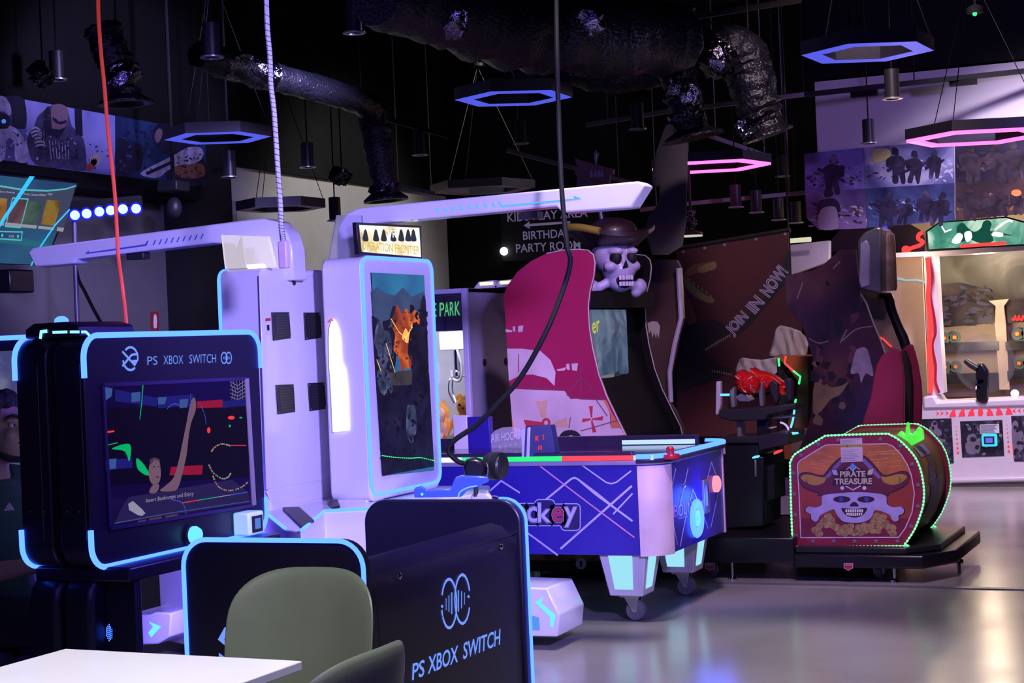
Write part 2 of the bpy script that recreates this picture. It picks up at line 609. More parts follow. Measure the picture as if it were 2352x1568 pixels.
# painted reflection of a boy reaching up to a ball hoop
sp.use(p_skin)
sp.poly(KP, zz(smooth([(862, 920), (880, 892), (912, 898), (922, 940), (925, 985), (915, 1030), (885, 1045), (862, 1020), (853, 970)], 4)), o + .001)
sp.poly(KP, zz(smooth([(920, 1080), (955, 1048), (1000, 1000), (1030, 900), (1045, 830), (1075, 680), (1090, 600), (1108, 545), (1125, 545), (1128, 610), (1100, 690), (1085, 780), (1075, 870), (1050, 980), (1028, 1055), (1000, 1080)], 4)), o + .001)
sp.poly(KP, zz(smooth([(858, 1085), (880, 1045), (915, 1045), (905, 1082), (880, 1095)], 4)), o + .0012)
sp.use(p_skin2)
for q in (ell(885, 940, 9, 5), ell(912, 938, 7, 4), ell(906, 1000, 10, 6), [(858, 900), (885, 885), (918, 895), (918, 905), (885, 900), (865, 930)]):
    sp.poly(KP, zz(q), o + .0014)
sp.use(p_txt)
for i in range(5):
    sp.stroke(KP, zz([(1328 + 18 * i, 435), (1345 + 14 * i, 500), (1338 + 16 * i, 550)]), .0016, o + .001)
    sp.stroke(KP, zz([(1328, 445 + 22 * i), (1372, 470 + 20 * i), (1415, 440 + 22 * i)]), .0016, o + .001)
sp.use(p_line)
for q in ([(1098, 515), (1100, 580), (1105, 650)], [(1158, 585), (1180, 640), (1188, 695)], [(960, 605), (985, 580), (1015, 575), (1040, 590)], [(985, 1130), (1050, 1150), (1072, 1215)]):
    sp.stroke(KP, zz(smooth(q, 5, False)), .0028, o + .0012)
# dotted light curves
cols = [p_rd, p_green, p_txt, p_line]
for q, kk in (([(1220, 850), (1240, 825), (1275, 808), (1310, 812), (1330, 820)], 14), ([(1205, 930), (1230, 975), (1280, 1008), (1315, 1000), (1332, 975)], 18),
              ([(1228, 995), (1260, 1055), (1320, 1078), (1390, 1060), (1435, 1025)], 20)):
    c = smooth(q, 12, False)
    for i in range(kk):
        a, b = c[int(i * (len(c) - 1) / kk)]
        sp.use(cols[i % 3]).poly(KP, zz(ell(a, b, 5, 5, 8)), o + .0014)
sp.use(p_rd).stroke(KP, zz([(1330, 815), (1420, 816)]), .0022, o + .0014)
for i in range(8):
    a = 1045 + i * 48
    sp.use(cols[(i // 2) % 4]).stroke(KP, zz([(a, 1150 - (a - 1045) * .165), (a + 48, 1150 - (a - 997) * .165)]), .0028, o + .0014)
# caption band with a hand holding notes
sp.use(p_pan).poly(KP, zz([(655, 1270), (700, 1170), (740, 1115), (1340, 1015), (1435, 1090), (1440, 1150)]), o + .0009)
sp.use(p_cyan).stroke(KP, zz([(655, 1268), (1000, 1205), (1440, 1140)]), .003, o + .0011)
sp.use(p_txt).poly(KP, zz([(735, 1155), (762, 1138), (815, 1185), (835, 1210), (815, 1225), (790, 1220), (740, 1190)]), o + .0012)
for q in ([(790, 1255), (840, 1245), (842, 1262), (792, 1270)], [(855, 1242), (930, 1228), (932, 1246), (857, 1258)], [(950, 1226), (1022, 1212), (1024, 1228), (952, 1240)]):
    sp.use(p_skin2).poly(KP, zz(q), o + .0012)
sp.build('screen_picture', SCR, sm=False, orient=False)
t = MB(p_txt)
writepx(t, 'Insert Banknotes and Enjoy', KP, zz([(838, 1155)])[0], zz([(1115, 1112)])[0], zz([(838, 1124)])[0], o + .0015)
t.build('caption_lettering', SCR, sm=False, orient=False)
# lit name and emblems
t = MB(m_blueprint)
zt = lambda a, b: zc(0, 700, 2.529, [(a, b)])[0]
writepx(t, 'PS', KP, zt(854, 350), zt(912, 347), zt(854, 300), .002, -.01)
writepx(t, 'XBOX', KP, zt(948, 346), zt(1062, 342), zt(947, 295), .002, -.01)
writepx(t, 'SWITCH', KP, zt(1098, 340), zt(1252, 335), zt(1098, 289), .002, -.01)
t.build('lettering', K, sm=False, orient=False)
t = MB(m_blueprint)
t.stroke(KP, zz(ell(755, 312, 43, 66, 28, -2.3, .2)), .008, .002)
t.stroke(KP, zz(ell(755, 312, 43, 66, 28, .9, 3.0)), .008, .002)
t.stroke(KP, zz([(708, 270), (775, 345)]), .008, .002)
t.stroke(KP, zz([(708, 356), (762, 290), (800, 284)]), .008, .002)
t.poly(KP, zz([(765, 320), (797, 318), (795, 332), (780, 358), (766, 342)]), .002)
t.build('hand_emblem', K, sm=False, orient=False)
t = MB(m_blueprint)
for cx in (1299, 1326):
    t.stroke(KP, zz(ell(cx, 308, 16, 32, 28)), .005, .002, True)
for i, hgt in enumerate((6, 10, 14, 14, 10, 6)):
    t.stroke(KP, zz([(1296 + i * 7, 308 - hgt), (1296 + i * 7, 308 + hgt)]), .003, .0025)
t.build('double_ring_emblem', K, sm=False, orient=False)
# round button, card reader
c = hit(KP, 434, 1228)
MB(m_black).lathe(c, [(.036, 0), (.036, .012), (.03, .016)], 28, (1, 0, 0)).build('button_collar', K)
MB(m_ledc).lathe(c + Vector((.016, 0, 0)), [(.03, 0), (.031, .012), (.024, .026), (.012, .034), (0, .036)], 28, (1, 0, 0)).build('push_button', K)
c = hit(KP, 553, 1202)
rd = MB(mat('white_reader', (.75, .78, .8), .35, emit=(.1, .7, .75), es=.35)).box(c.x, c.x + .07, c.y - .055, c.y + .05, c.z - .04, c.z + .045).build('card_reader', K, bevel=.008)
MB(m_dark).box(c.x + .07, c.x + .073, c.y - .035, c.y + .035, c.z - .03, c.z + .03).build('reader_window', rd)
MB(g('reader_screen', (.1, .25, .8), 1.0)).box(c.x + .073, c.x + .0745, c.y - .018, c.y + .018, c.z - .018, c.z + .02).build('reader_display', rd)
# black light box with dome on top
tb = MB(m_console).prism([(x, 4.53, z) for x, z in ((-3.715, kz1), (-3.49, kz1), (-3.50, kz1 + .035), (-3.55, kz1 + .05), (-3.68, kz1 + .05), (-3.715, kz1 + .03))], (0, .3, 0)).build('light_box', K, bevel=.006)
t = MB(glow('cyan_white_led', (.25, .75, 1.0), 1.5))
ep = PY(4.528)
t.stroke(ep, [(93, 778), (95, 762), (109, 760)], .011, .001)
t.stroke(ep, [(121, 763), (155, 762)], .009, .001)
t.stroke(ep, [(161, 762), (183, 762)], .009, .001)
t.stroke(ep, [(187, 762), (198, 762), (206, 770)], .009, .001)
t.build('light_line', tb, sm=False, orient=False)
MB(m_led).lathe((-3.62, 4.6, kz1 + .05), [(.024, 0), (.022, .012), (.012, .02), (0, .022)], 20).build('dome_light', tb)
# pedestal
for x0, x1, ya, yb in ((-3.75, -3.63, 4.53, 4.72), (-3.612, -3.495, 4.53, 4.72), (-3.60, -3.495, 5.32, 5.52)):
    MB(m_console).prism([(x0, y, z) for y, z in ((ya, 0), (yb, 0), (yb, .74), (ya + .10, .74), (ya + .04, .725), (ya + .01, .69), (ya, .64))], (x1 - x0, 0, 0)).build('pedestal_shell', K, bevel=.02)
MB(m_black).box(-3.66, -3.52, 4.6, 4.70, .0, kz0 + .01).box(-3.58, -3.52, 5.34, 5.48, .0, kz0 + .01).build('pedestal_core', K)
MB(m_console).box(-3.74, -3.36, 4.56, 5.5, .715, .763).build('shelf', K, bevel=.008)
MB(m_console).box(-3.495, -3.37, 4.60, 4.635, 0.0, .715).build('pedestal_cabinet', K, bevel=.006)
gp = PX(-3.30)
t = MB(m_led)
for i in range(5):
    for j in range(9):
        if abs(i - 2) / 2.6 + ((j - 4) / 4.6) ** 2 < 1.1:
            a, b = 245 + i * 3.1, 1432 + j * 4.6 + i
            t.poly(PY(4.6), ell(a, b, 1.1, 1.7, 6), .001)
t.build('speaker_grille', K, sm=False, orient=False)

# second kiosk standing further back on the café side
K2 = thing('console_kiosk', 'second console kiosk with lit grey screen, partly hidden behind the double display', 'game kiosk', (-4.9, 5.95, 0))
yz = PY(5.8)
MB(m_console).prism([(a, 5.8, b) for a, b in rrect(-5.35, .8, -4.42, 1.545, .07)], (0, .14, 0)).build('display_housing', K2, bevel=.005)
q = [(a, 5.797, b) for a, b in rrect(-5.35, .8, -4.42, 1.545, .07, 8)]
MB(m_led).tube([(-4.42, 5.797, 1.38)] + q[0:18] + [(-5.35, 5.797, 1.38)], .010, 8).build('led_strip', K2)
art_k2 = art('mountain_screen', [(0.25, (.05, .06, .22)), (.5, (.10, .11, .32)), (.62, (.34, .34, .55)), (.8, (.5, .5, .6))], 2.5, 4, .4, emit=.55, seed=3)
MB(art_k2).box(-5.28, -4.49, 5.793, 5.80, .90, 1.49).build('screen', K2, sm=False)
MB(m_console).box(-5.2, -4.55, 5.84, 6.1, 0, .8).build('pedestal', K2, bevel=.01)

# ================================================================== gaming bench
B = thing('gaming_bench', 'black gaming bench with blue light edges and PS XBOX SWITCH on its back', 'bench', (-2.78, 5.1, 0))
bx0, bx1, by0, by1, bz1 = -3.111, -2.480, 4.499, 5.685, .866


def xz_panel(y0, y1, x0, x1, z1, r):
    pts = [(x0, 0), (x1, 0)] + [p for p in rrect(x0, -1, x1, z1, r, 8) if p[1] > 0]
    return MB(m_console).prism([(a, y0, b) for a, b in pts], (0, y1 - y0, 0))


def panel_led(y, x0, x1, z1, r, zl, zr, w):
    f = [p for p in rrect(x0, -1, x1, z1, r, 8) if p[1] > 0]
    return MB(m_led).tube([(a, y, b) for a, b in [(x1, zr)] + f + [(x0, zl)]], w, 8)


pn = xz_panel(by0, by0 + .045, bx0, bx1 + .012, bz1, .085).build('end_panel', B, bevel=.008)
panel_led(by0 - .001, bx0 + .002, bx1 + .01, bz1 - .002, .085, 0.05, .73, .0075).build('led_strip', pn)
pf = xz_panel(by1, by1 + .045, bx0, bx1 + .012, bz1, .085).build('end_panel', B, bevel=.008)
MB(m_led).tube([(bx1 - .09, by1 + .05, bz1 + .001)] + [(a, by1 + .047, b) for a, b in [p for p in rrect(bx0, -1, bx1 + .014, bz1 + .001, .085, 8) if p[1] > 0 and p[0] > -2.6]][::-1][:0]
              + [(bx1 + .014 - .085 + .085 * sin(t * pi / 16), by1 + .047, bz1 - .085 + .086 * cos(t * pi / 16)) for t in range(9)] + [(bx1 + .015, by1 + .047, .03)], .006, 8).build('led_strip', pf)
# back of the bench: rounded roll on top of a flat board
prof = [(bx1, 0.02), (bx1, .62), (bx1 - .002, .68), (bx1 - .02, .735), (bx1 - .055, .775), (bx1 - .10, .785), (bx1 - .15, .76), (bx1 - .17, .70), (bx1 - .16, .40), (bx1 - .16, .02)]
bk = MB(m_console).prism([(a, by0 + .045, b) for a, b in prof], (0, by1 - by0 - .045, 0)).build('backrest', B)
MB(m_console).prism([(x, by0 + .045, z) for x, z in ((bx0 + .03, .05), (bx1 - .16, .05), (bx1 - .16, .44), (bx0 + .05, .46), (bx0 + .02, .43))], (0, by1 - by0 - .045, 0)).build('seat', B, bevel=.01)
BP = PX(bx1)
zb = lambda pts: zc(480, 1000, 2.76, pts)
t = MB(mat('seam_dark_line', (.004, .004, .006), .8))  # thin dark line along the panel joint
t.stroke(BP, zb([(1085, 1340), (1052, 868), (1955, 612), (2000, 1490)]), .004, .0012)
t.build('panel_seam', bk, sm=False, orient=False)
t = MB(m_chrome)
for a, b in ((1205, 890), (1850, 704)):
    c = hit(BP, *zb([(a, b)])[0])
    t.lathe(c, [(.011, 0), (.010, .004), (.006, .007), (0, .008)], 16, (1, 0, 0))
t.build('lock_screw', bk)
t = MB(m_blueprint)
cx1, cx2, cy1, cy2 = 1520, 1604, 1064, 1036
f1 = lambda a0, a1: [(cx1 + 48 * cos(q), cy1 + 155 * sin(q)) for q in [a0 + (a1 - a0) * i / 20 for i in range(21)]]
f2 = lambda a0, a1: [(cx2 + 48 * cos(q), cy2 + 155 * sin(q)) for q in [a0 + (a1 - a0) * i / 20 for i in range(21)]]
for q in (f1(radians(-160), radians(160 - 12)), ):
    t.stroke(BP, zb(q), .0095, .0016)
t.stroke(BP, zb(f1(radians(165), radians(150))), .0095, .0016)
t.stroke(BP, zb(f2(radians(20), radians(340))), .0095, .0016)
for a, b in ((1476, 1082), (1643, 1020)):
    t.poly(BP, zb(ell(a, b, 7, 10, 12)), .0016)
for i, hh in enumerate((38, 52, 68)):
    t.stroke(BP, zb([(1500 + i * 18, 1068 - hh - i * 3), (1500 + i * 18, 1068 + hh - i * 3)]), (.004 + .002 * i), .0018)
for i, hh in enumerate((68, 55, 38)):
    t.stroke(BP, zb([(1578 + i * 20, 1048 - hh - i * 8), (1578 + i * 20, 1048 + hh - i * 8)]), (.008 - .002 * i), .0018)
t.build('double_ring_emblem', bk, sm=False, orient=False)
for s_, a, b in (('PS', (1285, 1553), (1362, 1522)), ('XBOX', (1385, 1512), (1575, 1435)), ('SWITCH', (1608, 1420), (1842, 1325))):
    BLx, BRx = zb([a])[0], zb([b])[0]
    hgt = {'PS': 108, 'XBOX': 112, 'SWITCH': 108}[s_] / 2.76
    t = MB(m_blueprint)
    writepx(t, s_, BP, BLx, BRx, (BLx[0] + 1.5, BLx[1] - hgt), .0016, .012)
    t.build('lettering', bk, sm=False, orient=False)
# arrow marks on the end panel
t = MB(m_blueprint)
zn = lambda pts: zc(320, 1240, 4.78, pts)
NP = PY(by0)
t.poly(NP, zn([(865, 1090), (940, 955), (1010, 960), (935, 1090), (1010, 1220), (930, 1145)]), .0015)
t.poly(NP, zn([(875, 1235), (950, 1290), (990, 1340), (880, 1330)]), .0015)
t.build('arrow_mark', pn, sm=False, orient=False)

# ================================================================== white table and green chairs
T = thing('cafe_table', 'white square café table in front of the green chairs', 'table', (-2.3, 2.9, 0))
TP = PZ(.75)
A_, B_ = hit(TP, 150, 1489), hit(TP, 694, 1517)
d1 = Vector((0.02, 1, 0)).normalized()
wv = B_ - A_
MB(m_white2).prism([A_ - Vector((0, 0, .022)), B_ - Vector((0, 0, .022)), B_ - d1 * .68 - Vector((0, 0, .022)), A_ - d1 * .68 - Vector((0, 0, .022))], (0, 0, .022)).build('tabletop', T, bevel=.003)
cc = (A_ + B_) / 2 - d1 * .34
MB(m_dark).lathe((cc.x, cc.y, .012), [(.035, 0), (.035, .715)], 20).build('column', T)
MB(m_dark).lathe((cc.x, cc.y, 0), [(.24, 0), (.24, .012), (.05, .02)], 28).build('base', T)

m_olive = mat('olive_leatherette', (0.128, 0.152, 0.104), 0.42, var=0.06, bump=0.05, bscale=260)


def chair(label, loc, rz):
    """upholstered shell chair; local +Y is the way the sitter faces"""
    c = thing('dining_chair', label, 'chair', (0, 0, 0), None)
    A0, ZC, HH, TH = .236, .618, .195, .042
    NR, NT = 9, 56

    def front(x, z):
        v = (z - .42) / .38
        return -.20 - .055 * v + .105 * (abs(x) / A0) ** 2.3 * (1 - .2 * v)

    def surf(k):
        rows = []
        for j in range(NR + 1):
            r = sin(pi / 2 * j / NR)
            row = []
            for i in range(NT):
                a = 2 * pi * i / NT
                ca, sa_ = cos(a), sin(a)
                e = 2 / 3.4
                x = A0 * r * math.copysign(abs(ca) ** e, ca) * (1.0 - .06 * max(0, sa_) ** 2)
                z = ZC + HH * r * math.copysign(abs(sa_) ** e, sa_)
                t_ = TH / 2 * max(0.0, 1 - r ** 5) ** .5
                row.append(Vector((x, front(x, z) - TH / 2 + k * t_, z)))
            rows.append(row)
        return rows
    fr, br = surf(1), surf(-1)
    mb = MB(m_olive).loft(fr[1:] + br[-2:0:-1], True)
    bk_ = mb.build('backrest', c)
    st = MB(mat('olive_stitching', (.22, .23, .18), .6) if 'olive_stitching' not in MATS else MATS['olive_stitching'])
    st.tube([(-.150, front(.150, .46 + .30 * v) - TH - .0005 + .003, .46 + .30 * v) for v in [i / 8 for i in range(9)]], .0016, 6)
    st.build('seam', bk_)
    MB(m_olive).prism([(x, y, .40) for x, y in rrect(-.215, -.21, .215, .235, .10, 6)], (0, 0, .055)).build('seat', c, bevel=.02)
    for sx in (-1, 1):
        for sy in (-1, 1):
            MB(m_dark).cyl((.15 * sx, .15 * sy + .01, .41), (.20 * sx, .19 * sy + .01, 0), .014, 12, .009).build('leg', c)
    c.location = loc
    c.rotation_euler = (0, 0, rz)
    return c


chair('olive green upholstered chair whose rounded front shows behind the white table', (0, 0, 0), 0)
chair('olive green upholstered chair seen edge-on beside the white table, its back turned', (0, 0, 0), 0)
CH = [o for o in COL.objects if o.name.startswith('dining_chair')]
CH[0].location, CH[0].rotation_euler = (-2.515, 4.03, 0), (0, 0, radians(182))
CH[1].location, CH[1].rotation_euler = (-1.985, 3.165, 0), (0, 0, radians(90))
CH[1].scale = (1.04, 1.0, 1.0)

# ================================================================== white two-sided VR game machine
V = thing('vr_machine', 'white two-sided VR game machine with blue-edged tower screens and long overhead arms', 'arcade machine', (-4.0, 7.0, 0))
m_vrw = mat('white_vr_shell', (0.74, 0.72, 0.78), 0.25, var=0.02, coat=.3)
m_vent = mat('black_vent', (0.012, 0.012, 0.014), 0.5)
m_warm = glow('warm_white_light', (1.0, 0.86, 0.72), 1.5)
tx, ty0, ty1, tz0, tz1 = -3.72, 6.875, 7.60, .735, 1.856
tw = MB(m_vrw).prism([(tx - .212, a, b) for a, b in rrect(ty0, tz0, ty1, tz1, .05, 7)], (.212, 0, 0)).build('tower', V, bevel=.012)
MB(m_vrw).box(tx - .212, tx - .03, ty0 + .02, ty1 - .02, .05, .78).build('tower_base', V, bevel=.01)
q = [(tx + .002, a, b) for a, b in rrect(ty0 + .004, tz0 + .03, ty1 - .004, tz1 - .003, .055, 8)]
MB(m_led).tube(q, .0085, 8, closed=True).build('led_strip', tw)
TPn = PX(tx)
q = [(850, 626), (971, 632), (994, 1079), (878, 1092)]
vs = MB(mat('tower_screen_glass', (.01, .01, .02), .06, var=0)).poly(TPn, q, .002, .004).build('screen', V, sm=False)
# picture: a battlefield at dusk
g = glow
sp = MB()
zv = lambda pts: zc(480, 460, 2.0103, pts)
o = .0075
e_sky = art('screen_dusk_sky', [(.3, (.02, .10, .30)), (.6, (.03, .20, .42)), (.8, (.06, .30, .50))], 3, 3, .2, emit=.9)
e_mt = art('screen_mountain', [(.3, (.03, .05, .14)), (.7, (.06, .10, .24))], 5, 5, .3, emit=.9)
e_fire = art('screen_fire_smoke', [(.30, (.10, .02, .02)), (.48, (.35, .05, .02)), (.62, (.75, .16, .03)), (.8, (1.0, .5, .15))], 6, 5, .8, emit=1.0)
e_dk = art('screen_dark_ground', [(.35, (.004, .003, .02)), (.65, (.012, .010, .045)), (.85, (.03, .03, .09))], 8, 7, .6, emit=1.0)
e_rd = art('screen_road', [(.3, (.02, .02, .03)), (.7, (.09, .08, .09))], 6, 4, .3, emit=.9)
sp.use(e_sky).poly(TPn, q, o)
sp.use(e_mt).poly(TPn, zv([(742, 420), (770, 400), (800, 425), (850, 440), (888, 402), (930, 445), (985, 420), (1000, 560), (755, 600)]), o + .0004)
sp.use(e_fire).poly(TPn, zv(smooth([(848, 520), (862, 480), (885, 525), (905, 495), (925, 530), (945, 505), (968, 560), (950, 610), (962, 690), (940, 730), (948, 790), (905, 770), (885, 800), (868, 720), (845, 690), (852, 620), (832, 570)], 4)), o + .0008)
sp.use(g('screen_blast', (1.0, .45, .10), 1.1)).poly(TPn, zv(smooth([(885, 640), (900, 590), (915, 610), (930, 570), (945, 600), (940, 640), (915, 660)], 4)), o + .001)
sp.use(e_dk).poly(TPn, zv([(746, 530), (790, 560), (825, 550), (840, 490), (862, 485), (870, 520), (850, 560), (865, 640), (850, 800), (1010, 800), (1033, 1228), (794, 1272)]), o + .0006)
sp.use(e_rd).poly(TPn, zv([(800, 800), (935, 780), (960, 850), (830, 855)]), o + .0012)
sp.use(e_dk).poly(TPn, zv(smooth([(910, 690), (920, 610), (940, 580), (950, 560), (965, 570), (970, 470), (990, 440), (998, 560), (1006, 760), (1000, 900), (935, 900), (930, 760), (915, 720)], 3)), o + .0014)
e_fig = art('screen_soldier_grey', [(.3, (.01, .01, .03)), (.55, (.05, .06, .14)), (.8, (.20, .24, .40))], 14, 5, .6, emit=1.0)
for pts in ([(760, 600), (772, 560), (790, 560), (800, 600), (815, 640), (812, 760), (800, 800), (778, 800), (770, 700), (755, 660)],
            [(800, 620), (815, 600), (830, 625), (836, 700), (820, 740), (805, 730)],
            [(770, 790), (800, 780), (825, 800), (840, 880), (800, 900), (775, 860)],
            [(905, 960), (925, 945), (945, 960), (950, 1060), (930, 1120), (905, 1080)]):
    sp.use(e_fig).poly(TPn, zv(smooth(pts, 4)), o + .0016)
mottle(sp, TPn, (862, 730, 905, 900), 70, [e_dk, e_fig, g('screen_ink', (.004, .003, .012), 1.0), e_fig], 6, o + .0020, 81, (.7, 1.4))
mottle(sp, TPn, (868, 890, 985, 1060), 60, [e_dk, MATS['screen_ink'], MATS['screen_ink'], e_dk], 8, o + .0020, 82, (.6, 1.5))
mottle(sp, TPn, (938, 700, 978, 900), 40, [MATS['screen_ink'], e_dk], 12, o + .0021, 83, (.8, 1.5))
mottle(sp, TPn, (902, 715, 942, 830), 34, [e_fire, g('screen_smoke', (.16, .03, .02), 1.0), MATS['screen_smoke']], 5, o + .0013, 84)
sp.use(g('screen_spark', (1.0, .6, .2), 1.4))
for a, b in (((830, 545), (868, 608)), ((868, 608), (905, 640)), ((895, 640), (930, 585)), ((808, 660), (850, 795)), ((765, 735), (785, 790))):
    sp.stroke(TPn, zv([a, b]), .004, o + .0034)
sp.use(m_ledg)
cv = smooth([(790, 1178), (850, 1186), (920, 1190), (970, 1188), (1035, 1203)], 8, False)
for i in range(0, len(cv) - 1):
    sp.poly(TPn, zv(ell(cv[i][0], cv[i][1], 3.2, 2.6, 6)), o + .0036)
sp.build('screen_picture', vs, sm=False, orient=False)
MB(m_vent).box(tx, tx + .001, ty0 + .12, ty1 - .2, tz0 + .002, tz0 + .006).build('slot', V)
# bullet-shaped lamp on the tower side
SP = PY(ty0)
zr = lambda pts: zc(480, 460, 2.0103, pts)
rocket = [(575, 545), (590, 560), (605, 600), (612, 650), (617, 740), (635, 780), (645, 870), (652, 1062), (578, 1070), (572, 930), (566, 810), (562, 770), (560, 640), (562, 590)]
MB(m_warm).poly(SP, zr(rocket), .0, .018).build('bullet_lamp', V, bevel=.006)
MB(m_ledr).poly(SP, zr([(566, 556), (575, 543), (586, 556)]), .019, .004).build('bullet_tip', V)
# header sign on the tower, lit
hx0, hx1 = tx - .2, tx - .01
MB(mat('clear_acrylic', (.85, .87, .95), .1, trans=.85, var=0)).prism([(hx0, 6.93, tz1), (hx1, 6.93, tz1), (hx1 - .01, 6.93, tz1 + .19), (hx0 + .05, 6.93, tz1 + .20)], (0, .012, 0)).build('sign_bracket', V)
hp = [(828, 516), (966, 523), (970, 590), (834, 578)]
sgn = MB(m_blackg).poly(TPn, [(822, 510), (971, 518), (973, 597), (828, 584)], -.03, .022).build('header_sign', V, bevel=.002)
art_sg = art('header_sign_light', [(.3, (.30, .20, .10)), (.45, (.9, .75, .5)), (.6, (1, 1, .95)), (.8, (.6, .8, 1.0))], 9, 5, .5, emit=1.1)
pic = MB(art_sg).poly(TPn, hp, -.007)
pic.use(g('header_dark_figure', (.02, .03, .05), 1))
for a in (842, 866, 884, 906, 924, 940, 952):
    pic.poly(TPn, smooth([(a - 6, 552), (a - 4, 536), (a - 3, 530), (a, 526), (a + 3, 530), (a + 5, 538), (a + 7, 553)], 3), -.0065)
pic.build('sign_picture', sgn, sm=False, orient=False)
t = MB(glow('gold_lettering', (.75, .55, .06), 1.0))
writepx(t, 'OPERATION FRONTIER', TPn, (834, 573), (966, 584), (833, 553), -.006, .008)
t.use(glow('white_lettering', (1, 1, 1), 1.3))
writepx(t, 'VR', TPn, (893, 545), (914, 546), (892, 527), -.006, .01)
t.build('sign_lettering', sgn, sm=False, orient=False)

# second tower seen from behind
x2, y20, y21, z21 = -4.04, 6.53, 7.2, 1.815
tw2 = MB(m_vrw).prism([(x2 - .22, a, b) for a, b in rrect(y20, .70, y21, z21, .045, 7)], (.22, 0, 0)).build('tower', V, bevel=.012)
MB(m_vrw).box(x2 - .2, x2 - .01, y20 + .02, y21 - .02, .05, .74).build('tower_base', V, bevel=.01)
q = [(x2 - .222, a, b) for a, b in rrect(y20 + .003, .73, y21 - .003, z21 - .003, .05, 8)]
MB(m_led).tube(q, .009, 8, closed=True).build('led_strip', tw2)
MB(glow('blue_screen_rear', (.05, .10, .5), .8)).box(x2 - .2235, x2 - .2205, y20 + .06, y21 - .06, .80, z21 - .07).build('screen', V)
DP = PX(x2)
dr = MB(m_vrw).poly(DP, zr([(232, 345), (520, 352), (572, 1285), (268, 1335)]), -.006, .008).build('service_door', V, bevel=.003)
lower = MB(m_vrw).poly(DP, zr([(268, 1340), (572, 1290), (580, 1362), (300, 1428)]), -.006, .008).build('lower_panel', V, bevel=.003)
for q in ([(284, 517), (364, 516), (373, 636), (292, 648)], [(433, 518), (508, 518), (516, 634), (440, 645)], [(304, 852), (385, 849), (393, 976), (313, 988)], [(452, 843), (528, 840), (536, 962), (461, 973)]):
    v = MB(m_vent).poly(DP, zr(q), .002, .006).build('vent', V, bevel=.002)
    w = MB(mat('vent_slat_grey', (.03, .03, .035), .4) if 'vent_slat_grey' not in MATS else MATS['vent_slat_grey'])
    Qv = [hit(DP, *p) for p in zr(q)]
    for i in range(9):
        f = .12 + i * .095
        a = Qv[0].lerp(Qv[3], f).lerp(Qv[1].lerp(Qv[2], f), .14)
        b = Qv[0].lerp(Qv[3], f).lerp(Qv[1].lerp(Qv[2], f), .86)
        w.bar(a + Vector((.008, 0, 0)), b + Vector((.008, 0, 0)), .004, .005, up=(1, 0, 0))
    w.build('vent_slat', v, sm=False)
    s_ = MB(m_chrome)
    for p in Qv:
        cc = sum(Qv, Vector()) / 4
        s_.ball(p.lerp(cc, .14) + Vector((.008, 0, 0)), .004, 8, 6)
    s_.build('screw', v)
t = MB(m_dark)
for a, b in ((389, 380), (411, 332)):
    t.lathe(hit(DP, *zr([(a, b)])[0]) + Vector((.002, 0, 0)), [(.012, 0), (.012, .006), (.006, .008), (0, .008)], 16, (1, 0, 0))
t.build('lock', V)
t = MB(mat('white_paper', (.75, .74, .78), .7)).poly(DP, zr([(258, 545), (282, 543), (285, 620), (262, 622)]), .0028)
t.use(mat('red_print', (.6, .02, .03), .6)).poly(DP, zr([(258, 545), (282, 543), (282, 556), (258, 558)]), .0032)
t.use(m_black).poly(DP, zr([(264, 575), (276, 574), (277, 600), (266, 601)]), .0032)
t.build('warning_sticker', V, sm=False, orient=False)
# glowing clear sign block on the second tower
gl = mat('clear_yellowish_acrylic', (.9, .9, .7), .12, trans=.6, emit=(1, .95, .7), es=.18, var=0)
q = [(505, 539), (612, 543), (628, 612), (514, 617)]
c0 = [on for on in (hit(PY(y20 + .02), *p) for p in q)]
hd = MB(gl).prism([(c.x, y20 + .03, c.z) for c in c0], (0, .02, 0)).build('sign_panel', V)
MB(glow('sign_lamp', (1, .93, .7), 2.2)).box(x2 - .17, x2 - .03, y20 + .06, y20 + .10, z21 + .0, z21 + .02).build('sign_lamp', V)
MB(m_vrw).prism([(x2 - .2, y20 + .05, z21), (x2 - .12, y20 + .05, z21 + .15), (x2 - .1, y20 + .05, z21)], (0, .01, 0)).build('sign_bracket', V)
# arms: bent beam that rises from the tower and reaches out level
def arm(y, xs, sgn, zt, ztip, L, pitch):
    pts = []
    X = lambda d: xs + sgn * d
    low = 1.80
    # side profile (d along the reach, z)
    pr = [(-.10, low), (-.10, zt - .17), (-.085, zt - .08), (-.04, zt - .02), (.03, zt), (.10, zt)]
    pr += [(L - .03, ztip), (L, ztip - .02), (L - .07, ztip - .115), (L - .40, ztip - .115), (L - .43, ztip - .085), (.12, zt - .08), (.07, zt - .09), (.06, zt - .14), (.06, low)]
    return MB(m_vrw).prism([(X(d), y - .06, z) for d, z in pr], (0, .12, 0))
A1 = arm(7.27, -3.93, 1, 2.108, 2.128, 1.47, 0).build('arm', V, bevel=.008)
AP = PY(7.21)
za = lambda pts: zc(980, 340, 2.178, pts)
t = MB(glow('arm_cyan_light', (.08, .40, .75), 1.3))
for i in range(8):
    a, b = 42 + 40.5 * i, 300 - 3.7 * i
    t.poly(AP, za([(a, b), (a + 11, b - 1), (a + 21, b + 20), (a + 9, b + 22)]), .001)
t.poly(AP, za([(355, 268), (366, 266), (378, 286), (740, 252), (735, 238), (775, 252), (700, 263), (372, 296)]), .001)
t.build('arrow_light', A1, sm=False, orient=False)
pr = [(-4.0, 1.76), (-4.0, 1.90), (-4.02, 1.97), (-4.07, 2.03), (-4.14, 2.05), (-4.22, 2.05), (-5.46, 1.995), (-5.49, 1.975), (-5.45, 1.90), (-5.22, 1.905), (-5.20, 1.925), (-4.42, 1.955), (-4.30, 1.94), (-4.22, 1.76)]
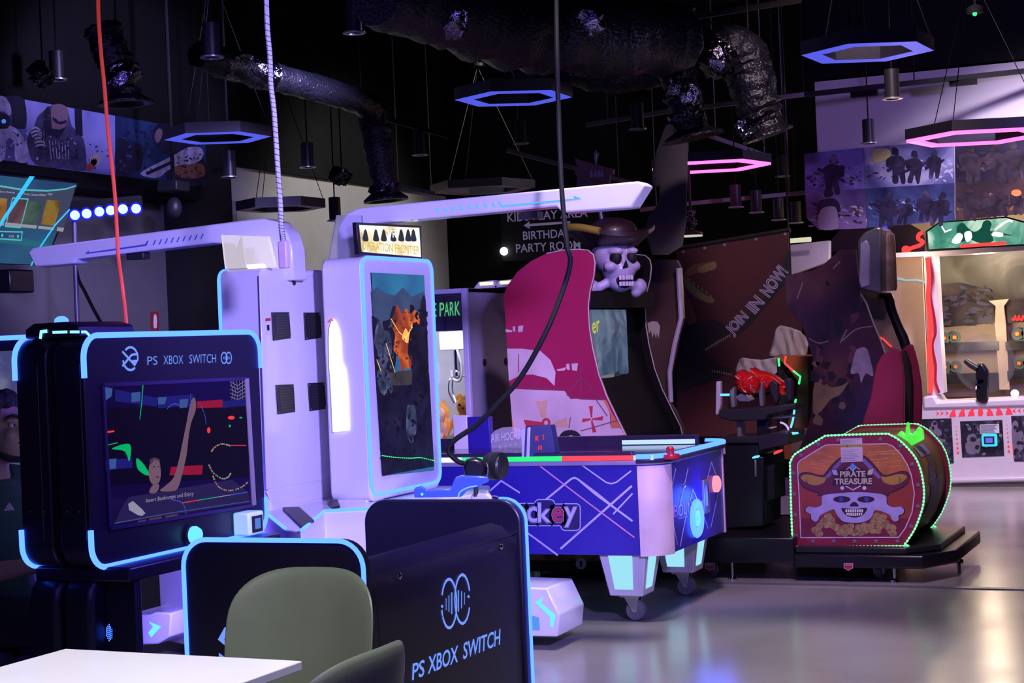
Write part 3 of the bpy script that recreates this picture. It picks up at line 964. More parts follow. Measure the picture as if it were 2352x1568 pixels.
A2 = MB(m_vrw).prism([(x, 6.74, z) for x, z in pr], (0, .12, 0)).build('arm', V, bevel=.008)
AP2 = PY(6.74)
zl = lambda pts: zc(0, 180, 3.016, pts)
t = MB(mat('blue_print', (.07, .12, .55), .4))
for i in range(9):
    a, b = 1060 + 41 * i, 1140 - 5.2 * i
    t.poly(AP2, zl([(a + 18, b - 22), (a + 26, b - 23), (a + 10, b + 13), (a + 1, b + 14)]), .003)
t.poly(AP2, zl([(590, 1216), (620, 1190), (617, 1205), (1010, 1148), (1022, 1126), (1033, 1124), (1018, 1158), (760, 1195)]), .003)
t.build('arrow_print', A2, sm=False, orient=False)
for p, pl in (((300, 583), AP2), ((1208, 489), AP)):
    c = hit(pl, *p)
    MB(m_dark).box(c.x - .05, c.x + .05, c.y + .03, c.y + .09, c.z - .025, c.z + .008).build('tracking_camera', V, bevel=.004)
# plinth with lit edges
pp = PZ(.735)
P = lambda a, b: hit(pp, a, b)
deck = [P(605, 1175), P(655, 1215), P(692, 1220), P(745, 1175), P(850, 1170), Vector((-3.35, 7.35, .735)), Vector((-3.5, 7.7, .735)), Vector((-4.95, 7.7, .735)), Vector((-4.95, 6.95, .735))]
MB(m_vrw).prism([Vector((p.x, p.y, .06)) for p in deck], (0, 0, .675)).build('plinth', V, bevel=.006)
t = MB(m_led)
for a, b in ((0, 1), (2, 3), (3, 4)):
    t.tube([deck[a] + Vector((0, 0, .004)), deck[b] + Vector((0, 0, .004))], .007, 8)
t.build('edge_light', V)
c = [P(649, 1170), P(688, 1169), P(722, 1200), P(694, 1214)]
MB(m_vent).prism([p + Vector((0, 0, .001)) for p in c], (0, 0, .01)).build('deck_vent', V, bevel=.002)
c = [P(752, 1158), P(775, 1150), P(781, 1166), P(765, 1169)]
MB(m_vent).prism([p + Vector((0, 0, .001)) for p in c], (0, 0, .01)).build('deck_vent', V, bevel=.002)
# player platforms (feet)
FP = PY(7.33)
zf = lambda pts: zc(980, 960, 3.267, pts)
ft = MB(m_vrw)
q = [hit(FP, *p) for p in [(1216, 1346), (1256, 1350), (1268, 1375), (1285, 1411), (1281, 1462), (1222, 1465)]]
q[0].x = q[5].x = -3.6
MB(m_vrw).prism(q, (0, -.0, 0)) if 0 else ft.prism(q, (0, .32, 0))
f1_ = ft.build('player_platform', V, bevel=.008)
MB(m_ledc).poly(FP, zf([(812, 1382), (878, 1338), (858, 1386), (968, 1478), (948, 1570), (930, 1568), (925, 1492)]), .001).build('arrow_light', f1_, sm=False, orient=False)
MB(glow('soft_blue_light', (.1, .3, .9), 1.0)).poly(FP, zf([(778, 1478), (845, 1495), (850, 1590), (778, 1590)]), .001).build('step_light', f1_, sm=False, orient=False)
FP2 = PY(6.62)
zg = lambda pts: zc(320, 1240, 4.78, pts)
q = [hit(FP2, *p) for p in zg([(-150, 820), (105, 820), (180, 790), (345, 800), (350, 850), (335, 1060), (200, 1140), (-150, 1160)])]
f2_ = MB(m_vrw).prism(q, (0, .32, 0)).build('player_platform', V, bevel=.008)
MB(m_ledc).poly(FP2, zg([(105, 895), (238, 947), (130, 1068), (98, 1015), (152, 955)]), .001).build('arrow_light', f2_, sm=False, orient=False)

MB(m_led).tube([q[0] + Vector((0, -.004, .01)), q[-2] + Vector((0, -.004, -.02))], .006, 6).build('added_base_strip', f2_) if 0 else None
MB(m_led).box(-4.93, -4.4, 6.94, 6.948, .07, .09).build('added_base_strip', V)  # strip added to throw blue light on the base
lamp('POINT', 'base_blue_fill', (-4.35, 6.35, .42), 26, (.14, .10, 1.0), .1)  # unseen point lamp added to turn plinth and platform blue

# headset hanging over the platform
D = 7.15
H = thing('vr_headset', 'black VR headset hanging from a cable in front of the tower screen', 'headset', at(1105, 1095, D))
zh = lambda a, b, d=D: at(980 + a / 3.267, 960 + b / 3.267, d)
r_, u_ = Vector((CA, SA, 0)), Vector((0, 0, 1))
f_ = Vector((-SA, CA, 0))
body = [zh(275, 345), zh(300, 305), zh(370, 300), zh(430, 318), zh(448, 380), zh(430, 440), zh(390, 465), zh(320, 455), zh(285, 410)]
MB(m_blackg).prism([p - f_ * .07 for p in body], f_ * .14).build('visor', H, bevel=.016)
MB(m_dark).lathe(zh(490, 360) - r_ * .01, [(.045, -.02), (.058, 0), (.058, .035), (.05, .05)], 24, r_ * .9 + f_ * -.25).build('face_cushion', H)
MB(mat('foam_black', (.006, .006, .007), .95)).lathe(zh(545, 355) - f_ * .02, [(.05, -.04), (.058, -.01), (.056, .012), (.03, .005), (.0, -.005)], 24, r_ * .8 + f_ * -.5).build('ear_pad', H)
MB(m_dark).tube(smooth([zh(290, 420) - f_ * .08, zh(330, 475) - f_ * .09, zh(390, 475) - f_ * .09, zh(450, 430) - f_ * .08, zh(460, 360) - f_ * .07, zh(430, 300) - f_ * .02], 5, False), .005, 8).build('head_strap', H)
# cables
def cable(name, pts, r, m, label, cat='cable', wrap=None, n=8):
    q = smooth([tuple(p) for p in pts], 6, False)
    c = tag(MB(m).tube(q, r, n).build(name), label, cat)
    if wrap:
        p = MB(wrap)
        L = len(q) - 1
        p.tube([Vector(q[min(L, int(i / 6))]).lerp(Vector(q[min(L, int(i / 6) + 1)]), (i % 6) / 6) + r_ * (r * 1.25 * cos(i * 1.05)) + f_ * (r * 1.25 * sin(i * 1.05)) for i in range(L * 6)], r * .10, 4)
        p.build('spiral_wrap', c)
    return c
cable('headset_cable', [at(1277, -60, 7.6), at(1279, 120, 7.5), at(1283, 260, 7.5), at(1290, 430, 7.4), at(1302, 560, 7.3), at(1310, 600, 7.3), at(1295, 660, 7.3), at(1255, 760, 7.2), at(1200, 860, 7.2), at(1150, 920, 7.2), at(1095, 975, 7.2), at(1045, 1010, 7.2), at(1030, 1035, 7.2), at(1050, 1058, 7.2), at(1070, 1065, 7.2)], .0115, m_cable,
      'thick black cable drooping from the ceiling to the VR headset')
m_wcab = mat('white_cable', (.68, .66, .72), .5)
cable('power_cable', [at(610, -60, 6.9), at(614, 60, 6.9), at(620, 130, 6.9), at(622, 190, 6.9), at(629, 250, 6.9), at(634, 320, 6.9), at(639, 400, 6.9), at(644, 470, 6.9), at(646, 520, 6.9), at(650, 552, 6.95)], .0105, m_wcab,
      'white cable with black spiral wrap hanging down to the white tower', wrap=m_dark)
pc = at(652, 582, 6.93)
tag(MB(mat('pale_pink_plastic', (.75, .55, .62), .4)).box(pc.x - .02, pc.x + .02, pc.y - .015, pc.y + .015, pc.z - .06, pc.z + .05).build('power_plug', bevel=.006), 'pale inline plug at the end of the spiral-wrapped white cable', 'plug')
m_rcab = mat('red_lit_cable', (.85, .10, .06), .45, emit=(1, .08, .05), es=.25)  # red light falling on the cord is put into its colour and glow
cable('red_lit_cord', [at(225, -60, 6.3), at(226, 30, 6.3), at(232, 120, 6.3), at(240, 200, 6.3), at(247, 290, 6.3), at(257, 380, 6.3), at(264, 450, 6.3), at(268, 520, 6.3), at(272, 590, 6.3), at(281, 660, 6.2), at(288, 720, 6.25), at(290, 752, 6.3)], .007, m_rcab,
      'red-lit cord hanging from the ceiling down behind the double display')
# blue light gun on its rest
G = thing('light_gun', 'translucent blue light gun resting beside the VR headset', 'light gun', at(1040, 1150, 7.0))
zq = lambda a, b, d=6.98: at(480 + a / 2.76, 1000 + b / 2.76, d)
m_gunb = mat('blue_gun_shell', (.05, .08, .45), .2, emit=(.05, .12, 1.0), es=.45, coat=.5)
MB(m_gunb).prism([zq(a, b) for a, b in ((1300, 335), (1350, 325), (1380, 345), (1530, 345), (1560, 270), (1600, 255), (1770, 262), (1775, 295), (1735, 305), (1715, 330), (1640, 345), (1600, 390), (1300, 395))], f_ * .05).build('gun_body', G, bevel=.006)
MB(m_dark).prism([zq(a, b) for a, b in ((1680, 320), (1710, 310), (1705, 395), (1675, 395))], f_ * .04).build('grip', G, bevel=.004)
MB(m_vrw).prism([zq(a, b) for a, b in ((1660, 385), (1700, 360), (1760, 362), (1795, 390), (1790, 470), (1650, 470))], f_ * .08).build('gun_rest', G, bevel=.01)
MB(m_led).tube(smooth([zq(1580, 400), zq(1590, 360), zq(1640, 330), zq(1700, 318)], 5, False), .003, 6).build('light_edge', G)
MB(m_ledc).cyl(zq(1350, 372, 6.97), zq(1350, 372, 6.99), .006, 12).build('round_badge', G)

# ================================================================== air hockey table
HK = thing('air_hockey_table', 'blue air hockey table with zigzag lines, pink corner post and glowing legs', 'air hockey table', (-3.9, 8.6, 0))
hx0, hx1, hy0, hy1, hz0, hz1 = -5.05, -2.72, 8.05, 9.2, .35, .80
m_hkb = art('deep_blue_print', [(.3, (.022, .014, .25)), (.55, (.034, .02, .34)), (.8, (.06, .034, .42))], 1.6, 3, .3, rough=.35)
m_line = mat('lavender_line_print', (.62, .56, .85), .4)
m_linep = mat('pink_line_print', (.75, .30, .5), .4)
rc = .13
outline = [(hx0, hy1), (hx0, hy0)] + [(hx1 - rc + rc * sin(a), hy0 + rc - rc * cos(a)) for a in [i * pi / 16 for i in range(9)]] + [(hx1 - rc + rc * cos(a), hy1 - rc + rc * sin(a)) for a in [i * pi / 16 for i in range(9)]]
cab = MB(m_hkb).prism([(x, y, hz0) for x, y in outline], (0, 0, hz1 - hz0)).build('cabinet', HK)
post = [(hx1 - rc + (rc + .006) * sin(a), hy0 + rc - (rc + .006) * cos(a)) for a in [i * pi / 20 for i in range(11)]]
inn = [(hx1 - rc + (rc - .01) * sin(a), hy0 + rc - (rc - .01) * cos(a)) for a in [i * pi / 20 for i in range(10, -1, -1)]]
m_postp = mat('pink_white_plastic', (.85, .62, .72), .35, coat=.4)
for fl in (0, 1):
    f = (lambda y: y) if not fl else (lambda y: hy0 + hy1 - y)
    MB(m_postp).prism([(x, f(y), hz0 - .005) for x, y in post + inn], (0, 0, hz1 - hz0)).build('corner_post', HK)
# rim and light rail
def out2(d, ex=0):
    r = rc + d + ex
    return [(hx0 - d, hy1 + d), (hx0 - d, hy0 - d)] + [(hx1 - rc + (rc + d) * sin(a) + ex, hy0 + rc - (rc + d) * cos(a)) for a in [i * pi / 16 for i in range(9)]] + [(hx1 - rc + (rc + d) * cos(a) + ex, hy1 - rc + (rc + d) * sin(a)) for a in [i * pi / 16 for i in range(9)]]
MB(mat('violet_rim', (.30, .26, .42), .4)).prism([(x, y, hz1) for x, y in out2(.012)], (0, 0, .022)).build('rim', HK, bevel=.004)
MB(art('playfield_print', [(.3, (.02, .01, .05)), (.6, (.06, .02, .10)), (.8, (.20, .03, .10))], 3, 3, .4, rough=.12)).box(hx0 + .1, hx1 - .14, hy0 + .09, hy1 - .09, hz1 + .0221, hz1 + .026).build('playfield', HK, sm=False)
# raised side rails, glowing green to red to white along the near side
m_gA = glow('rail_green_light', (.03, .95, .22), 1.2)
m_gB = glow('rail_red_light', (1.0, .06, .10), 1.3)
m_gC = glow('rail_pale_light', (.45, .62, .95), 1.3)
m_rail = mat('dark_rail', (.03, .02, .06), .25)
zk = lambda pts: zc(980, 960, 3.267, pts)
RPn = PY(hy0)
xs = lambda px: hit(RPn, px, 1045).x
for a, b, m in ((985, 1060, glow('rail_white_light', (.9, .8, 1), 1.3)), (1060, 1290, m_gA), (1290, 1455, m_gB), (1455, 1500, m_gC)):
    MB(m).box(xs(a), xs(b), hy0 - .002, hy0 + .012, hz1 + .024, hz1 + .048).build('light_rail', HK)
MB(m_rail).box(hx0 + .02, hx1 - .16, hy0 + .012, hy0 + .06, hz1 + .022, hz1 + .066).build('side_rail', HK, bevel=.004)
MB(m_rail).box(hx0 + .02, hx1 - .16, hy1 - .06, hy1 - .005, hz1 + .022, hz1 + .08).build('side_rail', HK, bevel=.004)
MB(m_gC).box(hx1 - .60, hx1 - .17, hy1 - .063, hy1 - .06, hz1 + .03, hz1 + .055).build('light_rail', HK)
q = [(x, y, hz1 + .04) for x, y in out2(.01)][2:]
MB(m_led).tube(q, .014, 8).build('end_light', HK)
q2 = [(x, y, hz1 + .022) for x, y in out2(.005)][2:]
MB(m_rail).tube(q2, .018, 8).build('end_rail', HK)
# print on the long side
t = MB(m_line)
for q, w in (([(890, 615), (1085, 455), (1110, 447), (1132, 455), (1270, 565), (1400, 665), (1545, 772)], [.010] * 4 + [.018, .011, .010]), ([(1155, 345), (1345, 480), (1385, 492), (1425, 480), (1535, 395)], .007), ([(1005, 980), (1540, 508)], .011), ([(1400, 720), (1545, 565)], .008),
             ([(755, 858), (985, 1028)], .009), ([(300, 700), (560, 470), (700, 560)], .009)):
    t.stroke(RPn, zk(q), w, .0015)
t.use(m_linep).stroke(RPn, zk([(840, 350), (1200, 625), (1560, 895)]), .0075, .0018)
t.build('line_print', cab, sm=False, orient=False)
m_lw, m_lb, m_lr = mat('white_letter_print', (.62, .58, .85), .4), mat('navy_letter_print', (.03, .02, .13), .4), mat('red_letter_print', (.60, .03, .10), .4)
lets = [('A', 300, 395, 560, 715), ('i', 405, 440, 560, 715), ('r', 450, 520, 610, 715), ('h', 560, 650, 635, 780), ('o', 660, 745, 665, 780), ('c', 757, 832, 665, 780), ('k', 838, 935, 637, 780), ('e', 945, 1027, 670, 780), ('y', 1035, 1127, 668, 815)]
for lay, (m, grow, off) in enumerate(((m_lw, 30, .002), (m_lb, 23, .0023), (m_lw, 7, .0026), (m_lb, 4, .0029), (None, 0, .0032))):
    for ch, a, b, c_, d_ in lets:
        t = MB(m or (m_lr if ch == 'e' else m_lw))
        k = grow
        if lay < 2:
            t.poly(RPn, zk(rrect(a - k, c_ - k, b + k, d_ + k, 28 if lay else 34, 4)), off)
        else:
            writepx(t, ch, RPn, zk([(a - k, d_ + k)])[0], zk([(b + k, d_ + k)])[0], zk([(a - k, c_ - k)])[0], off, .012 + .0025 * k)
        if lay == 0 and ch == 'A':
            LT = MB()
        for mm in t.ms:
            LT.use(mm)
        LT.add(t.v, t.f)
LT.build('hockey_lettering', cab, sm=False, orient=False)
# print, lamp, coin door on the short end
EP = PX(hx1)
t = MB(m_line)
for q, w in (([(1868, 375), (1840, 500), (1815, 640)], .006), ([(1960, 375), (1900, 640)], .006), ([(1970, 640), (1995, 535), (2060, 680), (2110, 830)], .006), ([(2135, 330), (2100, 470), (2060, 640)], .007),
             ([(2135, 330), (2195, 500)], .006), ([(1950, 700), (1900, 960)], .008), ([(2185, 560), (2130, 820)], .006), ([(1830, 700), (1880, 950)], .005)):
    t.stroke(EP, zk(q), w * 1.6, .0015)
t.build('line_print', cab, sm=False, orient=False)
t = MB(m_lr)
writepx(t, 'B', EP, zk([(1850, 745)])[0], zk([(1880, 738)])[0], zk([(1850, 655)])[0], .002)
t.use(m_line)
writepx(t, 'OUNCE', EP, zk([(1885, 738)])[0], zk([(2045, 690)])[0], zk([(1885, 650)])[0], .002)
writepx(t, 'hockey', EP, zk([(1890, 765)])[0], zk([(1960, 745)])[0], zk([(1890, 740)])[0], .002)
t.build('end_lettering', cab, sm=False, orient=False)
c = hit(EP, 1596, 1190)
MB(m_led).lathe(c, [(.05, .004), (.098, .004), (.102, .012), (.095, .022), (.062, .022), (.055, .014), (.05, .004)], 32, (1, 0, 0), False).build('ring_lamp', HK)
MB(m_ledc).lathe(c, [(.040, .004), (.042, .018), (.030, .022), (.026, .006), (.040, .004)], 28, (1, 0, 0), False).build('ring_lamp', HK)
c = hit(EP, 1641, 1111)
MB(glow('pink_white_button', (1.0, .25, .35), 1.5)).lathe(c, [(.045, 0), (.045, .02), (.03, .03), (0, .032)], 24, (1, 0, 0)).build('start_button', HK)
c = hit(EP, 1617, 1140)
cd = MB(m_grey).box(c.x, c.x + .018, c.y - .045, c.y + .045, c.z - .09, c.z + .09).build('coin_door', HK, bevel=.004)
MB(m_chrome).box(c.x + .018, c.x + .024, c.y - .01, c.y + .01, c.z - .05, c.z + .06).build('coin_slot', cd)
MB(m_chrome).lathe(hit(EP, 1571, 1114), [(.012, 0), (.012, .006), (0, .008)], 14, (1, 0, 0)).build('lock', HK)
# legs
m_legl = glow('leg_window_light', (.28, .62, .75), 1.25)
for lx, ly in ((-2.96, 8.20), (-2.96, 9.04), (-4.85, 8.20), (-4.85, 9.04)):
    a, b, z0, z1 = .125, .088, .135, hz0 + .002
    P4 = lambda s, z: [(lx - s, ly - s, z), (lx + s, ly - s, z), (lx + s, ly + s, z), (lx - s, ly + s, z)]
    lg = MB(m_vrw).loft([P4(b, z0), P4(a, z1)]).build('leg', HK, bevel=.006)
    w = MB(m_legl)
    for k in range(4):
        f = lambda u, t: Vector(P4(b, z0)[k]).lerp(Vector(P4(b, z0)[(k + 1) % 4]), u).lerp(Vector(P4(a, z1)[k]).lerp(Vector(P4(a, z1)[(k + 1) % 4]), u), t)
        n = Vector(((0, -1, 0), (1, 0, 0), (0, 1, 0), (-1, 0, 0))[k]) * .002
        w.add([f(.2, .16) + n, f(.72, .16) + n, f(.72, .96) + n, f(.2, .96) + n], [(0, 1, 2, 3)])
    w.build('leg_window', lg, sm=False)
    cs = MB(m_chrome).cyl((lx, ly, .09), (lx, ly, z0), .02, 14).box(lx - .05, lx + .05, ly - .05, ly + .05, z0 - .012, z0)
    cs.prism([(lx - .035, ly - .03, z0 - .01), (lx + .045, ly - .03, z0 - .01), (lx + .03, ly - .03, .045), (lx + .01, ly - .03, .045)], (0, .005, 0))
    cs.prism([(lx - .035, ly + .025, z0 - .01), (lx + .045, ly + .025, z0 - .01), (lx + .03, ly + .025, .045), (lx + .01, ly + .025, .045)], (0, .005, 0))
    cs = cs.build('caster', HK)
    MB(m_rubber).lathe((lx + .02, ly - .022, .052), [(.018, 0), (.047, 0), (.052, .008), (.052, .036), (.047, .044), (.018, .044)], 24, (0, 1, 0)).build('wheel', cs)
# score box on the near rail
c = hit(PY(hy0 + .03), 1234, 1045)
sc = MB(m_vrw).prism([(c.x - .075, hy0 + .0, hz1 + .03), (c.x - .035, hy0 + .0, hz1 + .03), (c.x - .02, hy0 + .0, hz1 + .20), (c.x - .075, hy0 + .0, hz1 + .19)], (0, .10, 0)).build('score_post', HK, bevel=.004)
sb_ = MB(art('score_box_navy', [(.3, (.02, .02, .10)), (.7, (.04, .04, .2))], 3, 2)).prism([(c.x - .06, hy0 - .004, hz1 + .045), (c.x + .10, hy0 + .05, hz1 + .045), (c.x + .075, hy0 + .05, hz1 + .205), (c.x - .045, hy0 - .004, hz1 + .205)], (0, .06, 0)).build('score_box', HK, bevel=.004)
sp_ = (Vector((c.x - .06, hy0 - .004, 1)), Vector((.054, -.16, 0)).normalized())
t = MB(glow('red_digit_light', (1, .04, .03), 1.6))
writepx(t, '02', sp_, (1229, 1012), (1237, 1011), (1229, 1001), .012, .01)
writepx(t, '2', sp_, (1246, 1009), (1250, 1008), (1246, 999), .012, .01)
writepx(t, '10', sp_, (1236, 1033), (1245, 1032), (1236, 1023), .012, .01)
t.build('score_digits', sb_, sm=False, orient=False)
# far corner column with clear arched sign
c = hit(PY(9.1), 1072, 1020)
MB(m_vrw).box(c.x - .06, c.x + .03, 9.05, 9.12, hz1 + .02, hz1 + .22).build('sign_column', HK, bevel=.004)
MB(m_hkb).box(c.x + .03, c.x + .17, 9.055, 9.11, hz1 + .02, hz1 + .21).build('sign_block', HK, bevel=.003)
AS = PY(9.08)
m_acr = mat('clear_sign_acrylic', (.75, .78, .9), .15, alpha=.25, var=0)
zs_ = lambda pts: zc(980, 640, 3.735, pts)
MB(m_acr).poly(AS, zs_([(548, 1500), (545, 1350), (590, 1300), (650, 1275), (735, 1268), (830, 1290), (840, 1500)]), 0, .008).build('arched_sign', HK, sm=False)
t = MB(mat('frosted_lettering', (.62, .58, .75), .6))
writepx(t, 'AIR HOCKEY', AS, zs_([(556, 1405)])[0], zs_([(835, 1370)])[0], zs_([(556, 1335)])[0], .010, .01)
writepx(t, 'o * * * *', AS, zs_([(570, 1492)])[0], zs_([(780, 1455)])[0], zs_([(570, 1440)])[0], .010, 0)
t.build('arched_lettering', HK, sm=False, orient=False)
lamp('POINT', 'ring_lamp_light', (hx1 + .09, 8.62, .56), 4, (.03, .10, 1.0), .08)
# red mallet lying on the table
c = hit(PZ(hz1 + .03), 1540, 1050)
mp = tag(MB(mat('red_mallet_plastic', (.45, .02, .04), .3)).lathe((c.x, c.y, hz1 + .0225), [(r_ * .78, h_ * .8) for r_, h_ in [(.058, 0), (.062, .012), (.058, .03), (.045, .03), (.028, .022), (.024, .05), (.026, .066), (.018, .076), (0, .078)]], 28).build('air_hockey_mallet'), 'red mallet lying on the corner of the air hockey table', 'mallet')

# ================================================================== claw machine
C_ = thing('claw_machine', 'lavender claw machine with GAME PARK sign and orange plush toys inside', 'claw machine', (-5.05, 10.35, 0))
cx0, cx1, cy0, cy1, ctop = -5.45, -4.637, 9.96, 10.72, 1.795
m_claw = mat('lavender_grey_cabinet', (.36, .33, .44), .45, var=.04, bump=.03, bscale=300)
m_clawf = mat('pale_lavender_frame', (.62, .58, .80), .4, var=.03)
f = MB(m_claw)
f.box(cx0, cx1, cy0 + .03, cy1, 0, .80)
f.box(cx1 - .02, cx1, cy0 + .03, cy1, .8, ctop)
f.box(cx0, cx0 + .02, cy0 + .03, cy1, .8, ctop)
f.box(cx0, cx1, cy1 - .02, cy1, .8, ctop)
f.box(cx0, cx1, cy0 + .03, cy1, ctop - .03, ctop)
f.build('cabinet', C_, bevel=.004)
f = MB(m_clawf)
for x in (cx0, cx1 - .038):
    f.box(x, x + .038, cy0, cy0 + .04, .0, ctop)
f.box(cx0 + .055, cx1 - .038, cy0, cy0 + .04, ctop - .03, ctop)
f.box(cx0 + .055, cx1 - .038, cy0, cy0 + .04, .74, .80)
f.build('front_frame', C_, bevel=.004)
MB(mat('clear_glass', (.0, .0, .0), .03, alpha=.06, var=0)).box(cx0 + .055, cx1 - .038, cy0 + .012, cy0 + .018, .80, ctop - .27).build('front_glass', C_, sm=False)
CP = PY(cy0 + .01)
sg = MB(art('sign_dark_slats', [(.3, (.05, .035, .08)), (.6, (.10, .08, .16)), (.8, (.16, .12, .2))], 5, 3)).box(cx0 + .055, cx1 - .038, cy0 + .01, cy0 + .03, ctop - .27, ctop - .03).build('sign_board', C_, sm=False)
t = MB(m_dark)
for i in range(6):
    z = ctop - .035 - i * .011
    t.box(cx0 + .055, cx1 - .038, cy0 + .005, cy0 + .010, z - .003, z)
for x in (-4.80, -4.95, -5.1, -5.25):
    t.box(x, x + .004, cy0 + .004, cy0 + .008, ctop - .27, ctop - .03)
t.build('sign_slat', sg, sm=False)
t = MB(glow('pale_green_letter_light', (.10, .50, .20), 1.0))
zp = lambda a, b: zc(980, 640, 3.735, [(a, b)])[0]
for ch, a, b in (('G', -250, -190), ('A', -178, -116), ('M', -70, 20), ('E', 50, 88), ('P', 115, 155), ('A', 155, 198), ('R', 203, 238), ('K', 246, 290)):
    y = 328 - (a - 50) * .07
    writepx(t, ch, CP, zp(a, y), zp(b, y - (b - a) * .07), zp(a, y - 118), .008, .006)
t.build('sign_lettering', sg, sm=False, orient=False)
# inside
lamp('POINT', 'claw_inner_lamp', (-4.92, 10.07, 1.62), 9, (.92, .94, 1.0), .06)
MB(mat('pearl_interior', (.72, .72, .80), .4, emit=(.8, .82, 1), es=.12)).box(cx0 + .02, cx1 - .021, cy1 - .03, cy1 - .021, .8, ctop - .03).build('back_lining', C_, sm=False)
MB(glow('white_tube_light', (.95, .98, 1), 3.0)).cyl((-4.87, 10.42, .82), (-4.87, 10.42, 1.40), .016, 12).build('tube_light', C_)
MB(glow('white_tube_light_top', (1, 1, 1), 3.5)).box(cx0 + .1, cx1 - .1, 10.1, 10.14, ctop - .06, ctop - .035).build('top_light', C_)
g_ = MB(m_white2).box(-4.96, -4.74, 10.2, 10.45, 1.40, 1.52).box(-5.4, -4.72, 10.3, 10.34, 1.53, 1.55).build('claw_gantry', C_, bevel=.006)
cl = MB(m_chrome).cyl((-4.86, 10.25, 1.24), (-4.86, 10.25, 1.40), .022, 14).ball((-4.86, 10.25, 1.24), .035, 14, 8)
for a in (0.3, 2.4, 4.5):
    d = Vector((cos(a), sin(a), 0))
    b = Vector((-4.86, 10.25, 1.23))
    cl.tube(smooth([b, b + d * .08 + Vector((0, 0, -.02)), b + d * .10 + Vector((0, 0, -.1)), b + d * .05 + Vector((0, 0, -.18))], 5, False), .006, 8)
cl.build('claw', C_)
MB(mat('white_hose', (.85, .85, .9), .4)).tube(smooth([(-4.83, 10.2, 1.40), (-4.80, 10.2, 1.28), (-4.82, 10.2, 1.20), (-4.87, 10.2, 1.21), (-4.88, 10.2, 1.27)], 6, False), .009, 8).build('hose', C_)
MB(m_grey).box(cx0 + .02, cx1 - .021, cy0 + .045, cy1 - .03, .80, .81).build('prize_floor', C_, sm=False)
lk = MB(m_dark)
for px, py in ((1112, 832), (1161, 830)):
    lk.lathe(hit(PX(cx1), px, py), [(.025, 0), (.025, .006), (.012, .008), (.012, .014), (0, .014)], 18, (1, 0, 0))
lk.build('side_lock', C_)
lp = MB(m_white2)
for px in (1003, 1062):
    c = at(px, 658, 10.5)
    lp.prism([(c.x - .10, 10.2, ctop), (c.x + .08, 10.2, ctop), (c.x + .05, 10.2, ctop + .05), (c.x - .06, 10.2, ctop + .045)], (0, .08, 0))
lp.build('top_lamp', C_, bevel=.004)
t = MB(glow('warm_top_lamp', (1, .8, .45), 1.6))
for px in (1003, 1062):
    c = at(px, 658, 10.5)
    t.box(c.x - .05, c.x + .045, 10.198, 10.2, ctop + .02, ctop + .04)
t.build('top_lamp_light', C_, sm=False)

m_or, m_wh, m_orp = mat('orange_plush', (.95, .40, .07), .95, bump=.3, bscale=120), mat('white_plush', (.78, .70, .70), .95, bump=.3, bscale=120), mat('peach_plush', (.85, .45, .25), .95, bump=.3, bscale=120)
m_eye = mat('black_bead', (.01, .01, .01), .15)


def plush(label, c, s, m1, m2, bear):
    p = thing('plush_toy', label, 'plush toy', (c[0], c[1], c[2]), None)
    c = Vector(c)
    b = MB(m1).ball(c + Vector((0, 0, .10)) * s, Vector((.10, .09, .11)) * s, 18, 12).ball(c + Vector((0, 0, .25)) * s, Vector((.095, .085, .085)) * s, 18, 12)
    for k in (-1, 1):
        if bear:
            b.ball(c + Vector((.075 * k, 0, .325)) * s, Vector((.032, .022, .032)) * s, 12, 8)
        else:
            b.ball(c + Vector((.04 * k, .0, .335)) * s, Vector((.018, .014, .04)) * s, 10, 8)
        b.ball(c + Vector((.10 * k, -.03, .12)) * s, Vector((.035, .035, .07)) * s, 12, 8)
        b.ball(c + Vector((.06 * k, -.08, .03)) * s, Vector((.045, .05, .035)) * s, 12, 8)
    b.build('body', p, remesh=.009)
    MB(m2).ball(c + Vector((0, -.055, .245)) * s, Vector((.07, .04, .06)) * s, 16, 10).build('face', p)
    e = MB(m_eye)
    for k in (-1, 1):
        e.ball(c + Vector((.032 * k, -.093, .265)) * s, .012 * s, 10, 8)
    e.ball(c + Vector((0, -.10, .24)) * s, Vector((.012, .012, .008)) * s, 10, 8)
    e.build('eye', p)
    return p


c = hit(PY(10.14), 1060, 1020)
plush('large orange plush bear slumped against the claw machine glass', (-4.835, 10.34, .812), .84, m_or, m_or, True)
plush('white-faced peach plush bird beside the large orange bear', (-4.965, 10.13, .812), .60, m_orp, m_wh, False)
plush('small pale plush lying lowest in front of the claw machine toys', (-5.12, 10.12, .812), .5, m_wh, m_orp, False)
plush('orange plush half hidden behind the white-faced bird', (-5.06, 10.38, .812), .7, m_or, m_wh, False)

# ================================================================== pirate ride cabinet (screen end)
R1 = thing('pirate_cabinet', 'pirate game cabinet with crimson ship side panel, big screen and skull head on top', 'arcade machine', (-3.8, 10.0, 0))
zA = lambda pts: zc(980, 340, 2.178, pts)
pyA = 9.5
AP_ = PY(pyA)
prof = [(385, 735), (405, 685), (455, 618), (525, 563), (600, 527), (680, 510), (760, 506), (808, 511), (834, 534), (842, 575), (836, 640), (816, 720), (808, 795), (814, 900), (830, 1000), (860, 1130), (900, 1240), (955, 1355), (1000, 1445), (1012, 1500), (1012, 1600), (1000, 2060), (470, 2060), (440, 1600), (418, 1200), (400, 950)]
m_crim = art('crimson_panel_print', [(.25, (.30, .010, .075)), (.5, (.36, .014, .085)), (.8, (.42, .03, .085))], 1.5, 3, .3, rough=.4)
m_sail = art('sail_print', [(.25, (.50, .36, .42)), (.5, (.66, .50, .58)), (.8, (.78, .66, .70))], 3, 4, .4, rough=.45)
m_edgeg = mat('pale_edge_trim', (.45, .42, .45), .4)
Pn = [hit(AP_, *p) for p in zA(prof)]
